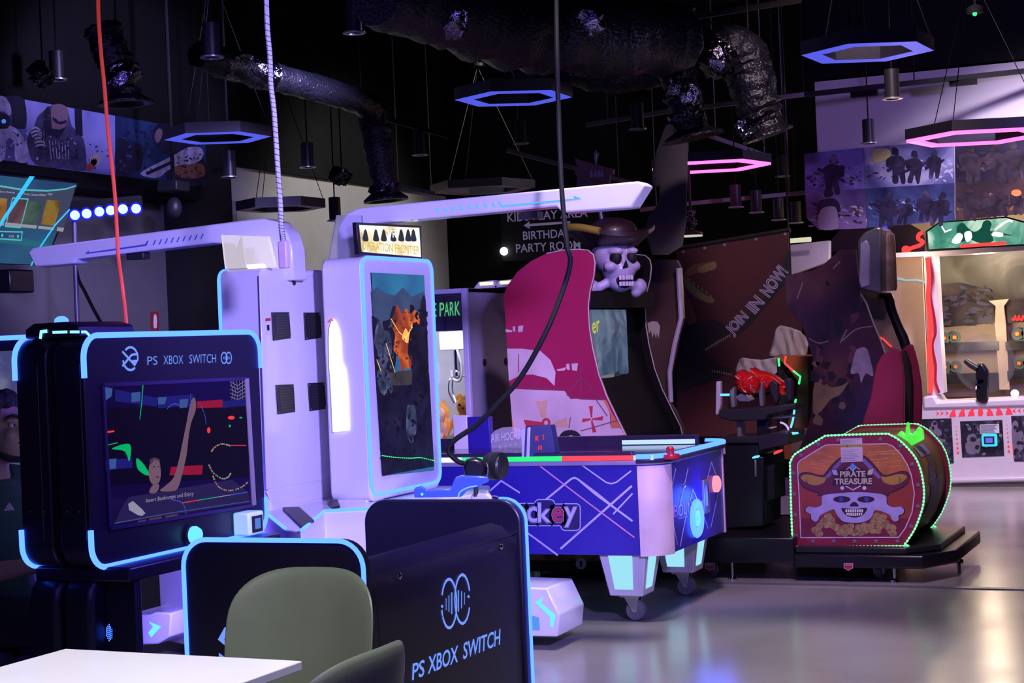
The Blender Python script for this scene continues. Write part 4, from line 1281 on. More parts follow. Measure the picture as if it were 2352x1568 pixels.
pnl = MB(m_crim).prism(Pn, (0, .025, 0)).build('side_panel', R1, sm=False)
MB(m_edgeg).tube([p + Vector((0, .0, 0)) for p in Pn[4:20]], .004, 6).build('edge_trim', pnl)
t = MB(m_sail)
for q in ([(402, 1003), (480, 1003), (570, 1015), (620, 1060), (645, 1120), (640, 1190), (600, 1150), (530, 1132), (470, 1135), (412, 1165)],
          [(415, 1202), (560, 1210), (690, 1214), (720, 1255), (760, 1252), (890, 1262), (915, 1310), (920, 1390), (985, 1405), (1008, 1470), (1005, 1490), (600, 1500), (435, 1480), (425, 1330)]):
    t.poly(AP_, zA(q), .001)
for q in ([(430, 893), (442, 890), (444, 917), (434, 917)], [(458, 890), (484, 887), (480, 918), (458, 920)], [(395, 905), (430, 912), (425, 920), (396, 920)],
          [(650, 1108), (700, 1095), (690, 1112), (655, 1114)], [(698, 1080), (714, 1078), (716, 1110), (702, 1108)], [(725, 1078), (757, 1075), (752, 1115), (728, 1110)]):
    t.poly(AP_, zA(q), .001)
t.use(mat('orange_print', (.62, .20, .10), .45)).poly(AP_, zA([(880, 1255), (900, 1262), (930, 1330), (975, 1400), (925, 1402), (920, 1330)]), .0012)
t.poly(AP_, zA([(425, 1330), (450, 1480), (432, 1480)]), .0012)
t.use(mat('tan_print', (.62, .38, .26), .45)).poly(AP_, zA([(545, 1265), (605, 1262), (597, 1345), (575, 1350)]), .0015).poly(AP_, zA([(615, 1385), (700, 1345), (708, 1395), (640, 1395)]), .0015)
m_rp = mat('red_cross_print', (.50, .04, .06), .45)
t.use(m_rp).poly(AP_, zA([(485, 1358), (580, 1370), (580, 1395), (500, 1398)]), .0015).poly(AP_, zA([(600, 1400), (640, 1500), (612, 1500)]), .0015)
t.poly(AP_, zA(ell(598, 1373, 22, 24, 18)), .0017)
for q in ([(812, 1290), (832, 1290), (828, 1348), (822, 1348)], [(780, 1352), (822, 1352), (822, 1360), (778, 1372)], [(828, 1352), (885, 1340), (880, 1362), (828, 1360)], [(822, 1362), (830, 1362), (850, 1420), (830, 1422)]):
    t.poly(AP_, zA(q), .0015)
t.use(m_sail).poly(AP_, zA(ell(598, 1373, 10, 11, 14)), .0019)
t.use(mat('rope_print', (.20, .06, .09), .5))
for q in ([(415, 1195), (690, 1210)], [(460, 1030), (460, 1120)], [(535, 1135), (540, 1210)], [(770, 1090), (772, 1250)], [(770, 1150), (700, 1230)], [(772, 1150), (880, 1255)], [(720, 1345), (712, 1400)],
          [(770, 1415), (960, 1360)], [(845, 1255), (905, 1340)], [(700, 1235), (770, 1255), (885, 1258)]):
    t.stroke(AP_, zA(q), .006, .0014)
t.use(mat('dark_plank_print', (.24, .05, .05), .5)).poly(AP_, zA([(800, 1480), (870, 1472), (900, 1480), (895, 1520), (800, 1520)]), .0016)
t.poly(AP_, zA([(445, 1520), (1005, 1500), (1000, 1640), (450, 1640)]), .0013)
t.use(m_dark).poly(AP_, zA(smooth([(655, 1500), (660, 1445), (690, 1412), (740, 1410), (775, 1440), (787, 1500), (780, 1560), (660, 1560)], 4)), .002)
t.use(m_sail).stroke(AP_, zA(smooth([(655, 1500), (660, 1445), (690, 1412), (740, 1410), (775, 1440), (787, 1500), (780, 1560), (660, 1560)], 4)), .005, .0022, True)
t.poly(AP_, zA(ell(723, 1460, 22, 24, 18)), .0025).poly(AP_, zA(rrect(712, 1475, 736, 1492, 4)), .0025)
t.stroke(AP_, zA([(700, 1488), (760, 1512)]), .009, .0024).stroke(AP_, zA([(752, 1480), (698, 1512)]), .009, .0024)
t.use(m_dark)
for a in (714, 733):
    t.poly(AP_, zA(ell(a, 1462, 6, 7, 10)), .0028)
t.build('ship_print', pnl, sm=False, orient=False)
far = 1.03
MB(m_ceil).prism([p + Vector((0, far, 0)) for p in Pn], (0, .025, 0)).build('side_panel', R1, sm=False)
MB(m_edgeg).tube([p + Vector((0, far, 0)) for p in Pn[6:20]], .004, 6).build('edge_trim', R1)
# body between the two side panels: recessed front follows the curve
zz0 = lambda i: Pn[i]
inner = [(p.x - .05, p.z) for p in Pn[9:20]] + [(-3.45, .30), (-4.15, .30), (-4.15, 1.5)]
MB(m_ceil).prism([(a, pyA + .025, b) for a, b in inner], (0, far - .025, 0)).build('body', R1, sm=False)
sx = -3.625
SPn = PX(sx)
art_sea = art('storm_sea_screen', [(.28, (.015, .03, .09)), (.45, (.05, .11, .25)), (.6, (.16, .26, .42)), (.8, (.34, .42, .52))], 5, 6, .8, emit=.55)
scn = MB(art_sea).add([(sx, pyA + .06, .86), (sx, pyA + .64, .86), (sx, pyA + .62, 1.60), (sx, pyA + .06, 1.60)], [(0, 1, 2, 3)])
scn.box(sx - .05, sx - .002, pyA + .05, pyA + .66, .85, 1.61)
sc_ = scn.build('screen', R1, sm=False)
t = MB(glow('screen_yellow_letters', (.55, .60, .05), .9))
writepx(t, 'er', SPn, (1360, 768), (1377, 760), (1358, 742), .004, .01)
t.use(glow('screen_ship_dark', (.02, .03, .05), .6)).poly(SPn, zA([(860, 1150), (935, 1130), (960, 1110), (975, 1200), (990, 1225), (870, 1230)]), .003)
t.use(glow('screen_ship_pale', (.25, .28, .28), .6)).poly(SPn, zA([(862, 1140), (935, 1128), (935, 1150), (865, 1160)]), .004)
t.build('screen_picture', sc_, sm=False, orient=False)
MB(m_ceil).box(-3.64, -3.56, pyA + .03, pyA + far - .01, 1.62, 1.72).build('screen_hood', R1, sm=False)
base = MB(art('gold_coin_print', [(.35, (.05, .025, .02)), (.5, (.20, .11, .03)), (.7, (.42, .26, .06))], 14, 5, .8)).box(-4.2, -3.42, pyA - .02, pyA + far, .12, .31).build('base', R1, sm=False)
MB(m_black).box(-4.15, -3.45, pyA, pyA + far - .04, .05, .12).build('base_frame', R1)
t = MB(mat('silver_plate', (.5, .5, .6), .3, .6)).poly(PY(pyA - .02), ell(1335, 1294, 12, 13, 20), .001, .004)
t.use(m_black).poly(PY(pyA - .02), ell(1335, 1291, 3, 4, 12), .006).poly(PY(pyA - .02), [(1334, 1291), (1337, 1291), (1338, 1301), (1333, 1301)], .006)
t.build('lock_plate', base, sm=False)
for px in (1240, 1400):
    c = hit(PY(pyA + .12), px, 1325)
    MB(m_chrome).cyl((c.x, pyA + .1, 0), (c.x, pyA + .1, .06), .025, 12).build('foot', R1)
# skull head with hat on top
sc0 = at(1414, 600, 10.35)
fw = (Vector((CA, SA, 0)) * .38 - Vector((-SA, CA, 0)) * .92).normalized()
sd = Vector((-fw.y, fw.x, 0))          # the skull's own side axis
L = lambda a, b, c: sc0 + sd * a + fw * b + Vector((0, 0, c))
m_bone = mat('lavender_bone', (.42, .38, .62), .4, var=.15, scale=14, coat=.4)
sk = MB(m_bone).ball(L(0, -.02, .04), (.135, .135, .125), 24, 16).ball(L(0, .04, -.05), (.105, .09, .09), 20, 12).ball(L(0, .055, -.13), (.075, .07, .06), 18, 12)
for k in (-1, 1):
    sk.ball(L(.075 * k, .085, -.035), (.045, .045, .035), 14, 10)
    sk.ball(L(.05 * k, .105, .055), (.05, .03, .025), 14, 10)
    sk.ball(L(.16 * k, -.01, -.155), (.045, .045, .05), 14, 10).ball(L(.135 * k, -.01, -.19), (.035, .035, .035), 14, 10)
    sk.tube([L(.14 * k, -.01, -.165), L(.03 * k, .03, -.11)], .03, 10)
sk.ball(L(0, .115, -.005), (.02, .025, .035), 12, 8)
skb = sk.build('skull', R1, remesh=.008)
e = MB(m_black)
for k in (-1, 1):
    e.ball(L(.050 * k, .105, .015), (.038, .032, .045), 16, 10)
e.add([L(0, .145, .0), L(.022, .135, -.05), L(-.022, .135, -.05), L(0, .1, .0), L(.022, .1, -.05), L(-.022, .1, -.05)], [(0, 1, 2), (3, 5, 4), (0, 3, 4, 1), (1, 4, 5, 2), (2, 5, 3, 0)])
e.ball(L(0, .095, -.125), (.055, .05, .045), 16, 10)
e.build('eye_socket', skb)
t = MB(mat('tooth_white', (.6, .56, .75), .35))
for r0, zt in enumerate((-.105, -.142)):
    for i in range(5):
        a = (i - 2) * .019
        p = L(a, .146 - abs(i - 2) * .006, zt)
        t.box(p.x - .008, p.x + .008, p.y - .008, p.y + .008, p.z - .014, p.z + .014)
t.build('tooth', skb, bevel=.003)
m_hat = mat('dark_maroon_hat', (.022, .008, .014), .45, coat=.2)
hb = MB(m_hat).ball(L(0, -.03, .17), (.16, .15, .10), 22, 12)
brim = []
for i in range(28):
    a = 2 * pi * i / 28
    r = .28 + .02 * cos(3 * a)
    lift = .05 + .06 * abs(sin(a)) ** 2
    brim.append((r * sin(a), -.02 + r * .8 * cos(a), .10 + lift))
top_ = [L(*p) for p in brim]
inn_ = [L(p[0] * .55, p[1] * .55, .11) for p in brim]
hb.loft([[p - Vector((0, 0, .02)) for p in inn_], [p - Vector((0, 0, .015)) for p in top_], [p + Vector((0, 0, .01)) for p in top_], [p + Vector((0, 0, .01)) for p in inn_]], True)
hat = hb.build('pirate_hat', R1)
MB(mat('yellow_hat_trim', (.26, .21, .03), .4)).tube(smooth([top_[20], top_[21], top_[22], top_[23], top_[24], top_[25]], 4, False), .024, 10).build('hat_trim', hat)
# ship's crow's-nest board and grey sail above the cabinet
BPl = PY(10.2)
bd = MB(art('brown_board_print', [(.3, (.10, .045, .04)), (.7, (.20, .09, .07))], 6, 4)).poly(BPl, [(1331, 367), (1413, 389), (1411, 402), (1405, 403), (1398, 450), (1326, 450), (1330, 405), (1324, 400), (1326, 388), (1332, 385), (1326, 375), (1325, 363)], 0, .03).build('sail_board', R1, sm=False)
t = MB(mat('faded_white_print', (.32, .28, .36), .5))
for a in (1362, 1371, 1379, 1386):
    t.poly(BPl, smooth([(a - 3, 405), (a, 391), (a + 3, 394), (a + 3, 408)], 3), .033)
t.build('board_print', bd, sm=False, orient=False)
MB(m_grey).tube([hit(BPl, 1370, 395), hit(BPl, 1369, 372), hit(BPl, 1369, 362), hit(BPl, 1370, 352), hit(BPl, 1369, 345)], [.008, .006, .014, .016, .004], 12).build('mast_tip', R1)
MB(m_grey).tube([hit(BPl, 1372, 440), hit(BPl, 1385, 520)], .015, 8).build('mast', R1)
zS = lambda pts: zc(1480, 270, 4.237, pts)
MB(mat('grey_sail_board', (.06, .052, .06), .85)).poly(PY(10.9), zS([(280, 35), (430, 60), (424, 300), (418, 640), (410, 1000), (372, 1255), (240, 1335), (85, 1335), (60, 1240), (30, 1160), (20, 1080), (35, 1010), (60, 930), (110, 890), (130, 850), (155, 760), (160, 640), (150, 660), (100, 680), (85, 640), (85, 560), (105, 420), (130, 320), (180, 180), (215, 85), (250, 45)]), 0, .02).build('sail', R1, sm=False)

# ================================================================== platform and treasure chest end
Pf = thing('ride_platform', 'low black platform on casters and feet under the treasure chest and gun pedestal', 'platform', (-2.5, 10.1, 0))
MB(m_blackg).box(-3.38, -2.475, 9.62, 10.75, .10, .25).build('deck', Pf, bevel=.01)
MB(m_blackg).prism([(-2.472, 9.58, .085), (-1.74, 9.58, .085), (-1.60, 9.85, .085), (-1.60, 10.75, .085), (-2.472, 10.75, .085)], (0, 0, .075)).build('deck', Pf, bevel=.01)
m_step = mat('black_step', (.015, .015, .018), .3)
MB(m_step).prism([(-2.47, 9.62, .16), (-1.84, 9.62, .16), (-1.68, 9.80, .16), (-1.68, 10.7, .16), (-2.47, 10.7, .16)], (0, 0, .038)).build('step', Pf, bevel=.008)
for px, by in ((1670, 9.68), (2055, 9.68), (2215, 10.55)):
    c = hit(PZ(0), px, 1335 if px < 2200 else 1278)
    f = MB(m_chrome).cyl((c.x, by, 0.012), (c.x, by, .10), .010, 10).lathe((c.x, by, 0), [(.028, 0), (.026, .01), (.012, .018)], 16)
    f.build('levelling_foot', Pf)
for px, by in ((1615, 9.75), (2008, 9.78)):
    c = hit(PZ(.03), px, 1325)
    w = MB(m_grey).box(c.x - .03, c.x + .03, by - .03, by + .03, .08, .105).box(c.x - .028, c.x - .022, by - .03, by + .03, .03, .09).box(c.x + .022, c.x + .028, by - .03, by + .03, .03, .09).build('caster', Pf)
    MB(m_rubber).lathe((c.x - .018, by, .036), [(.012, 0), (.033, 0), (.036, .006), (.036, .03), (.033, .036), (.012, .036)], 20, (1, 0, 0)).build('wheel', w)
for px in (1631, 1949):
    DPf = PY(9.62 if px < 1700 else 9.58)
    t = MB(mat('red_shield', (.38, .02, .06), .4) if 'red_shield' not in MATS else MATS['red_shield'])
    t.poly(DPf, [(px - 10, 1293), (px + 10, 1293), (px + 10, 1304), (px, 1309), (px - 10, 1304)], .001, .003)
    t.use(m_line).stroke(DPf, [(px - 10, 1293), (px + 10, 1293), (px + 10, 1304), (px, 1309), (px - 10, 1304)], .003, .0045, True).stroke(DPf, [(px - 7, 1297), (px + 7, 1297)], .004, .0045)
    t.build('shield_badge', Pf, sm=False, orient=False)

CHs = thing('treasure_chest_console', 'pirate chest console with skull face reading PIRATE TREASURE and green light edge', 'arcade machine', (-2.15, 10.1, .285))
ty = 9.70
CPn = PY(ty)
zt_ = lambda pts: zc(1800, 960, 3.92, pts)
ol = [(58, 430), (62, 395), (85, 345), (130, 305), (330, 185), (370, 165), (420, 155), (900, 140), (950, 148), (1000, 170), (1060, 212), (1120, 272), (1180, 345), (1220, 425), (1245, 510), (1262, 620), (1265, 700), (1255, 790), (1225, 890), (1180, 1000), (1130, 1080), (1090, 1135), (1055, 1152), (160, 1155), (120, 1145), (92, 1110), (78, 1050), (68, 800)]
O3 = [hit(CPn, *p) for p in zt_(ol)]
m_rim = mat('crimson_rim_print', (.26, .018, .055), .4, var=.15)
for dy in (0, .87):
    MB(m_rim).prism([p + Vector((0, dy, 0)) for p in O3], (0, .03, 0)).build('end_plate', CHs, sm=False)
EPL = [o for o in COL.objects if o.name.startswith('end_plate')]
m_bead = glow('green_bead_light', (.22, .95, .42), 1.7)
m_tubeg = mat('clear_green_tube', (.2, .5, .25), .3, emit=(.1, .9, .3), es=.7)
cum = smooth([tuple(p) for p in O3], 3)
cum = [Vector(p) for p in cum]
for k, (dy, lo) in enumerate(((-.004, 0), (.904, 0))):
    b = MB(m_bead)
    acc = 0
    N = len(cum)
    for i in range(N):
        a, c = cum[i], cum[(i + 1) % N]
        seg = (c - a).length
        while acc < seg:
            p = a.lerp(c, acc / seg) + Vector((0, dy, 0))
            b.ball(p, .0068, 6, 4)
            acc += .0205
        acc -= seg
    b.build('bead_light', EPL[k])
    MB(m_tubeg).tube([p + Vector((0, dy + .004, 0)) for p in cum], .005, 6, closed=True).build('light_tube', EPL[k])
# curved lid between the plates
cxm = sum((p.x for p in O3)) / len(O3)
czm = sum((p.z for p in O3)) / len(O3)
lid_art = art('chest_lid_print', [(.3, (.12, .07, .03)), (.5, (.34, .20, .05)), (.7, (.45, .30, .07))], 3, 4, .5, rough=.45)
lid = MB(lid_art).prism([Vector((cxm + (p.x - cxm) * .94, ty + .03, czm + (p.z - czm) * .94)) for p in O3], (0, .84, 0)).build('lid', CHs)
LPn = lambda px, py: None
t = MB(mat('violet_castle_print', (.16, .12, .42), .5))
# castle print on the curved face: follow the lid surface
ring = [Vector((cxm + (p.x - cxm) * .94 + .0, 0, czm + (p.z - czm) * .94)) for p in O3]
def lidpt(s, w):
    """s runs down the curved face (0 top .. 1 bottom), w across"""
    i0, i1 = 10, 20
    x = i0 + (i1 - i0) * s
    i = int(min(x, i1 - .001))
    a = ring[i].lerp(ring[i + 1], x - i)
    d = (ring[i + 1] - ring[i]).normalized()
    n = Vector((-d.z, 0, d.x))
    if n.x < 0:
        n = -n
    return a + n * .004 + Vector((0, ty + .03 + .84 * w, 0))
for s0, s1, w0, w1 in ((.36, .80, .35, .5), (.28, .78, .42, .46), (.42, .82, .62, .68), (.50, .80, .5, .62), (.34, .46, .68, .7), (.74, .84, .3, .75), (.45, .55, .30, .34)):
    K5 = 6
    for k in range(K5):
        a, b = s0 + (s1 - s0) * k / K5, s0 + (s1 - s0) * (k + 1) / K5
        t.add([lidpt(a, w0), lidpt(a, w1), lidpt(b, w1), lidpt(b, w0)], [(0, 1, 2, 3)])
t.use(mat('lilac_paper', (.42, .36, .56), .7))
for k in range(3):
    a, b = .10 + .045 * k, .145 + .045 * k
    t.add([lidpt(a, .25), lidpt(a, .62), lidpt(b, .62), lidpt(b, .25)], [(0, 1, 2, 3)])
t.build('lid_print', lid, sm=False, orient=False)
m_jel = mat('green_glow_acrylic', (.05, .6, .08), .15, emit=(.10, .95, .06), es=.75, var=.5, scale=30)
JP = PY(10.0)
sp_ = MB(m_jel).poly(JP, zt_([(1010, 215), (1040, 140), (1065, 110), (1100, 140), (1112, 130), (1112, 70), (1135, 66), (1145, 135), (1165, 140), (1200, 110), (1225, 70), (1262, 110), (1268, 190), (1130, 262), (1050, 240)]), 0, .05).build('green_splash', CHs, bevel=.006)
MB(m_jel).ball(hit(JP, 2086, 974), .012, 12, 8).build('splash_drop', CHs)
# printed face
m_o1, m_o2, m_o3 = mat('orange_print_bright', (.46, .15, .045), .45, var=.2, scale=9), mat('russet_print', (.30, .045, .035), .45, var=.15), mat('wine_print', (.17, .018, .05), .45)
inw = [(125, 440), (130, 405), (150, 380), (370, 245), (400, 240), (930, 230), (985, 252), (1060, 330), (1115, 420), (1150, 510), (1178, 680), (1155, 850), (1095, 990), (1035, 1072), (155, 1075), (140, 700)]
t = MB(m_o2).poly(CPn, zt_(inw), .001)
t.use(m_o1).poly(CPn, zt_([(125, 440), (130, 405), (150, 380), (370, 245), (400, 240), (930, 230), (985, 252), (1060, 330), (1115, 420), (1150, 510), (128, 520)]), .0013)
t.use(m_o3).poly(CPn, zt_([(146, 900), (1135, 900), (1095, 990), (1035, 1072), (155, 1075)]), .0013)
t.use(mat('straw_streak_print', (.55, .36, .18), .45))
rnd = random.Random(4)
for i in range(26):
    a = rnd.uniform(170, 480) if i % 2 else rnd.uniform(730, 900)
    b = rnd.uniform(290, 480)
    w = rnd.uniform(90, 240)
    w = min(w, 1080 - a)
    a = max(a, 160 + max(0, (400 - b)) * 1.2)
    t.stroke(CPn, zt_([(a, b), (a + w, b + (w * .16 if a < 500 else -w * .10))]), .0022, .0015)
t.use(m_line).stroke(CPn, zt_(inw), .0055, .002, True)
m_out = mat('dark_outline_print', (.035, .012, .03), .45)
hat_o = [(140, 545), (160, 505), (220, 492), (345, 520), (385, 498), (450, 415), (540, 345), (620, 325), (720, 345), (800, 415), (870, 498), (920, 518), (1040, 485), (1108, 490), (1127, 540), (1100, 592), (1000, 652), (935, 672), (930, 692), (640, 664), (330, 692), (325, 672), (230, 640), (170, 602)]
t.use(m_out).poly(CPn, zt_(smooth([(a + (8 if a > 630 else -8), b + (8 if b > 560 else -8)) for a, b in hat_o], 3)), .0022)
t.use(mat('maroon_print', (.13, .02, .05), .45)).poly(CPn, zt_(smooth(hat_o, 3)), .0025)
t.use(mat('mustard_print', (.40, .24, .05), .45))
for q in ([(155, 542), (175, 512), (235, 508), (340, 533), (385, 530), (362, 580), (290, 604), (222, 590)],):
    t.poly(CPn, zt_(smooth(q, 3)), .0028).poly(CPn, zt_(smooth([(1265 - a, b - 4) for a, b in q], 3)), .0028)
t.use(mat('slate_violet_print', (.17, .15, .42), .45))
for q in ([(370, 530), (400, 500), (455, 430), (500, 385), (520, 362), (545, 385), (500, 430), (440, 500), (395, 545)],):
    t.poly(CPn, zt_(q), .0028).poly(CPn, zt_([(1250 - a, b) for a, b in q]), .0028)
t.use(m_out)
t.stroke(CPn, zt_(smooth([(205, 545), (205, 570), (222, 590)], 3, False)), .004, .003).stroke(CPn, zt_(smooth([(1040, 530), (1052, 555), (1035, 580)], 3, False)), .004, .003)
# skull and crossed bones
face = [(345, 702), (420, 682), (640, 665), (830, 675), (922, 700), (930, 770), (990, 802), (1055, 795), (1085, 828), (1070, 862), (1035, 875), (1035, 915), (1003, 930), (968, 905), (955, 870), (830, 825), (800, 880), (760, 918), (690, 940), (600, 940), (530, 925), (480, 870), (460, 825), (430, 825), (330, 875), (312, 918), (280, 930), (250, 905), (245, 865), (205, 842), (200, 815), (230, 793), (280, 803), (342, 780)]
m_coin = art('coin_print', [(.35, (.20, .12, .06)), (.55, (.38, .26, .13)), (.75, (.50, .37, .21))], 40, 4, 1.5)
rc_ = random.Random(6)
for a, b in ((285, 1010), (320, 1040), (330, 965), (365, 925), (390, 960), (400, 880), (430, 915), (445, 965), (480, 985), (505, 1025), (550, 1035), (600, 1020), (640, 1030), (690, 1030), (735, 1015), (680, 985), (730, 970),
             (600, 975), (550, 985), (785, 975), (800, 1010), (815, 930), (835, 880), (860, 925), (865, 975), (845, 1010), (895, 890), (915, 940), (940, 975), (965, 1010), (985, 1035), (980, 985), (305, 1000)):
    e_ = ell(a, b, 36, 30, 14, rot=rc_.uniform(-.6, .6))
    f_a = .0022 + rc_.uniform(0, .0002)
    t.use(m_rim).poly(CPn, zt_([(a + (x - a) * 1.12, b + (y - b) * 1.14) for x, y in e_]), f_a)
    t.use(m_coin).poly(CPn, zt_(e_), f_a + .0003)
t.use(m_out).poly(CPn, zt_(smooth([(630 + (a - 630) * 1.022, 800 + (b - 800) * 1.035) for a, b in face], 3)), .003)
t.use(mat('lilac_skull_print', (.40, .36, .74), .45, var=.12, scale=12)).poly(CPn, zt_(smooth(face, 3)), .0034)
t.use(m_out)
for a in (525, 742):
    t.poly(CPn, zt_(ell(a, 730, 78, 29, 20)), .0038)
t.poly(CPn, zt_(smooth([(596, 792), (610, 765), (636, 752), (662, 765), (676, 792), (636, 794)], 3)), .0038)
t.poly(CPn, zt_(smooth([(525, 808), (636, 818), (747, 805), (738, 845), (700, 880), (635, 894), (570, 877), (538, 845)], 3)), .0038)
t.use(mat('blue_iris_print', (.05, .05, .40), .4))
for a in (520, 748):
    t.poly(CPn, zt_(ell(a, 730, 21, 25, 14)), .0042)
t.use(m_white2)
for i in range(8):
    a = 558 + i * 20.5
    t.poly(CPn, zt_(rrect(a, 820, a + 15, 846, 4, 3)), .0042)
for i in range(8):
    a = 566 + i * 18.5
    h = 14 * (1 - ((i - 3.5) / 4.5) ** 2)
    t.poly(CPn, zt_(rrect(a, 852, a + 13, 866 + h, 4, 3)), .0042)
# title
m_ttl = mat('cream_title_print', (.60, .50, .42), .45)
t.use(m_out).poly(CPn, zt_([(430, 455), (480, 460), (500, 470), (560, 440), (690, 440), (750, 470), (815, 440), (805, 510), (760, 520), (805, 515), (805, 605), (440, 605), (445, 530), (490, 525), (435, 512)]), .0033)
t.use(mat('lilac_title_plate', (.45, .40, .68), .45)).poly(CPn, zt_([(435, 462), (480, 466), (490, 515), (445, 508)]), .0038)
t.use(mat('straw_title_plate', (.55, .48, .40), .45)).poly(CPn, zt_([(812, 448), (760, 470), (755, 512), (800, 506)]), .0038)
t.use(mat('azure_gem_print', (.10, .32, .75), .3)).poly(CPn, zt_([(622, 400), (655, 435), (622, 472), (592, 440)]), .0042)
t.use(m_line).stroke(CPn, zt_([(565, 465), (590, 440), (622, 475), (655, 440), (690, 462)]), .004, .0044)
t.stroke(CPn, zt_([(560, 610), (625, 645), (695, 608)]), .006, .0044)
for a in (528, 728):
    t.poly(CPn, zt_(ell(a, 628, 18, 17, 10)), .0042)
t.use(m_ttl)
c1, c2, c3 = zt_([(508, 530), (738, 526), (508, 478)])
writepx(t, 'PIRATE', CPn, c1, c2, c3, .0046, .03)
c1, c2, c3 = zt_([(458, 598), (798, 594), (458, 542)])
writepx(t, 'TREASURE', CPn, c1, c2, c3, .0046, .03)
# notice
t.use(mat('notice_paper', (.55, .50, .66), .7)).poly(CPn, zt_([(510, 185), (708, 178), (715, 390), (520, 398)]), .0048)
t.use(mat('notice_yellow', (.36, .29, .06), .6)).poly(CPn, zt_([(513, 238), (710, 233), (711, 258), (514, 263)]), .0051)
t.use(mat('notice_grey_print', (.26, .22, .34), .7))
for i, b in enumerate((196, 208, 222, 285, 300, 318, 332, 348, 362, 378)):
    t.stroke(CPn, zt_([(524, b + 3), (690 - (i * 37) % 50, b - 2)]), .0024, .0051)
t.use(m_out).poly(CPn, zt_([(566, 258), (572, 243), (580, 258)]), .0054)
t.build('pirate_face_print', EPL[0], sm=False, orient=False)
t = MB(m_grey)
for a, b in ((490, 197), (312, 235), (155, 335), (90, 495), (97, 683), (105, 870), (113, 1058), (265, 1108), (452, 1108), (640, 1108), (832, 1108), (1026, 1108), (1148, 973), (1208, 793), (1210, 602), (1156, 415), (1050, 250), (873, 188)):
    t.lathe(hit(CPn, *zt_([(a, b)])[0]) + Vector((0, -.001, 0)), [(.004, 0), (.0105, 0), (.0105, .003), (.006, .004), (.004, .001)], 14, (0, -1, 0))
t.build('grommet', EPL[0])

# ================================================================== dark curved cabinet with red tail fins
Sx = thing('dino_ride_cabinet', 'tall dark curved side-panel cabinet with crimson tail fins and grey box on top', 'arcade machine', (-2.0, 11.4, 0))
zD = lambda pts: zc(1560, 520, 1.867, pts)
SD = PY(10.95)
so = [(757, 98), (692, 99), (655, 130), (620, 162), (570, 188), (470, 207), (456, 215), (460, 330), (490, 378), (527, 430), (552, 495), (572, 560), (578, 650), (572, 760), (560, 830), (538, 900), (490, 1010), (480, 1330), (860, 1330), (820, 1000), (800, 830), (835, 720), (842, 640), (882, 548), (862, 490), (832, 420), (800, 330), (776, 290)]
S3 = [hit(SD, *p) for p in zD(so)]
m_dcab = art('dark_jungle_print', [(.3, (.010, .006, .015)), (.48, (.022, .009, .020)), (.62, (.045, .016, .024)), (.8, (.06, .036, .034))], 1.6, 5, .8, rough=.22)
sp1 = MB(m_dcab).prism(S3, (0, .03, 0)).build('side_panel', Sx, sm=False)
t = MB(art('waterfall_print', [(.3, (.05, .045, .10)), (.55, (.14, .11, .20)), (.8, (.22, .19, .34))], 8, 5, .6))
t.poly(SD, zD(smooth([(760, 530), (800, 520), (820, 570), (832, 640), (800, 630), (780, 670), (770, 630), (735, 630), (745, 580)], 3)), .0012)
t.build('waterfall_print', sp1, sm=False, orient=False)
t = MB(art('brown_rock_print', [(.3, (.06, .04, .03)), (.7, (.12, .08, .06))], 9, 5)).poly(SD, zD(smooth([(582, 670), (640, 690), (700, 680), (730, 660), (690, 720), (650, 740), (610, 790), (575, 800)], 3)), .0012)
t.build('rock_print', sp1, sm=False, orient=False)
m_d1, m_d2, m_d3 = mat('jungle_ink', (.008, .005, .012), .3), mat('jungle_plum', (.05, .018, .03), .3), mat('jungle_bark', (.075, .05, .045), .3)
mottle(MB(), SD, (1875, 640, 1985, 860), 30, [m_d1, m_d1, m_d2], 18, .0004, 61, (.8, 1.4)).build('jungle_pattern', sp1, sm=False, orient=False)
mottle(MB(), SD, (1862, 830, 1965, 985), 30, [m_d1, m_d1, m_d1, m_d3], 18, .0004, 62, (1, 1.2)).build('jungle_pattern', sp1, sm=False, orient=False)
t = MB(mat('pale_scratch_print', (.14, .11, .15), .5))
for q in ([(555, 480), (600, 500), (640, 490)], [(700, 490), (760, 440), (830, 428)], [(505, 310), (520, 270), (530, 240)], [(660, 180), (690, 150)], [(720, 440), (700, 480), (690, 500)]):
    t.stroke(SD, zD(smooth(q, 4, False)), .006, .0014)
t.build('scratch_pattern', sp1, sm=False, orient=False)
MB(m_grey).tube(S3[-9:] and [S3[i] + Vector((.004, -.002, 0)) for i in (27, 26, 25, 24, 23)], .006, 6).build('edge_trim', sp1)
MB(m_blackg).prism([p + Vector((0, .85, 0)) for p in S3], (0, .03, 0)).build('side_panel', Sx, sm=False)
MB(m_black).prism([(a, 10.98, b) for a, b in [(p.x, p.z) for p in S3[0:17]] + [(S3[16].x, 0), (S3[18].x - .05, 0), (S3[18].x - .05, .5), (S3[22].x - .13, S3[22].z), (S3[25].x - .13, S3[25].z)]], (0, .82, 0)).build('body', Sx, sm=False)
m_fin = art('crimson_fin_print', [(.3, (.13, .008, .035)), (.6, (.19, .012, .05)), (.8, (.24, .02, .06))], 2, 3, .2, rough=.35)
zF = lambda pts: zc(1860, 500, 3.409, pts)
for y, pts in ((10.92, [(572, 1075), (620, 1045), (665, 1018), (695, 1010), (716, 1060), (735, 1150), (748, 1300), (748, 1620), (740, 1760), (380, 1760), (430, 1568), (485, 1400), (505, 1260), (530, 1150)]),
               (11.5, [(718, 1052), (750, 1018), (785, 988), (808, 984), (830, 1050), (855, 1150), (878, 1290), (886, 1400), (880, 1620), (850, 1760), (740, 1760), (765, 1560), (768, 1300), (745, 1150)])):
    pl_ = PY(y)
    MB(m_fin).poly(pl_, zF(pts), 0, .035).build('tail_fin', Sx, bevel=.008)
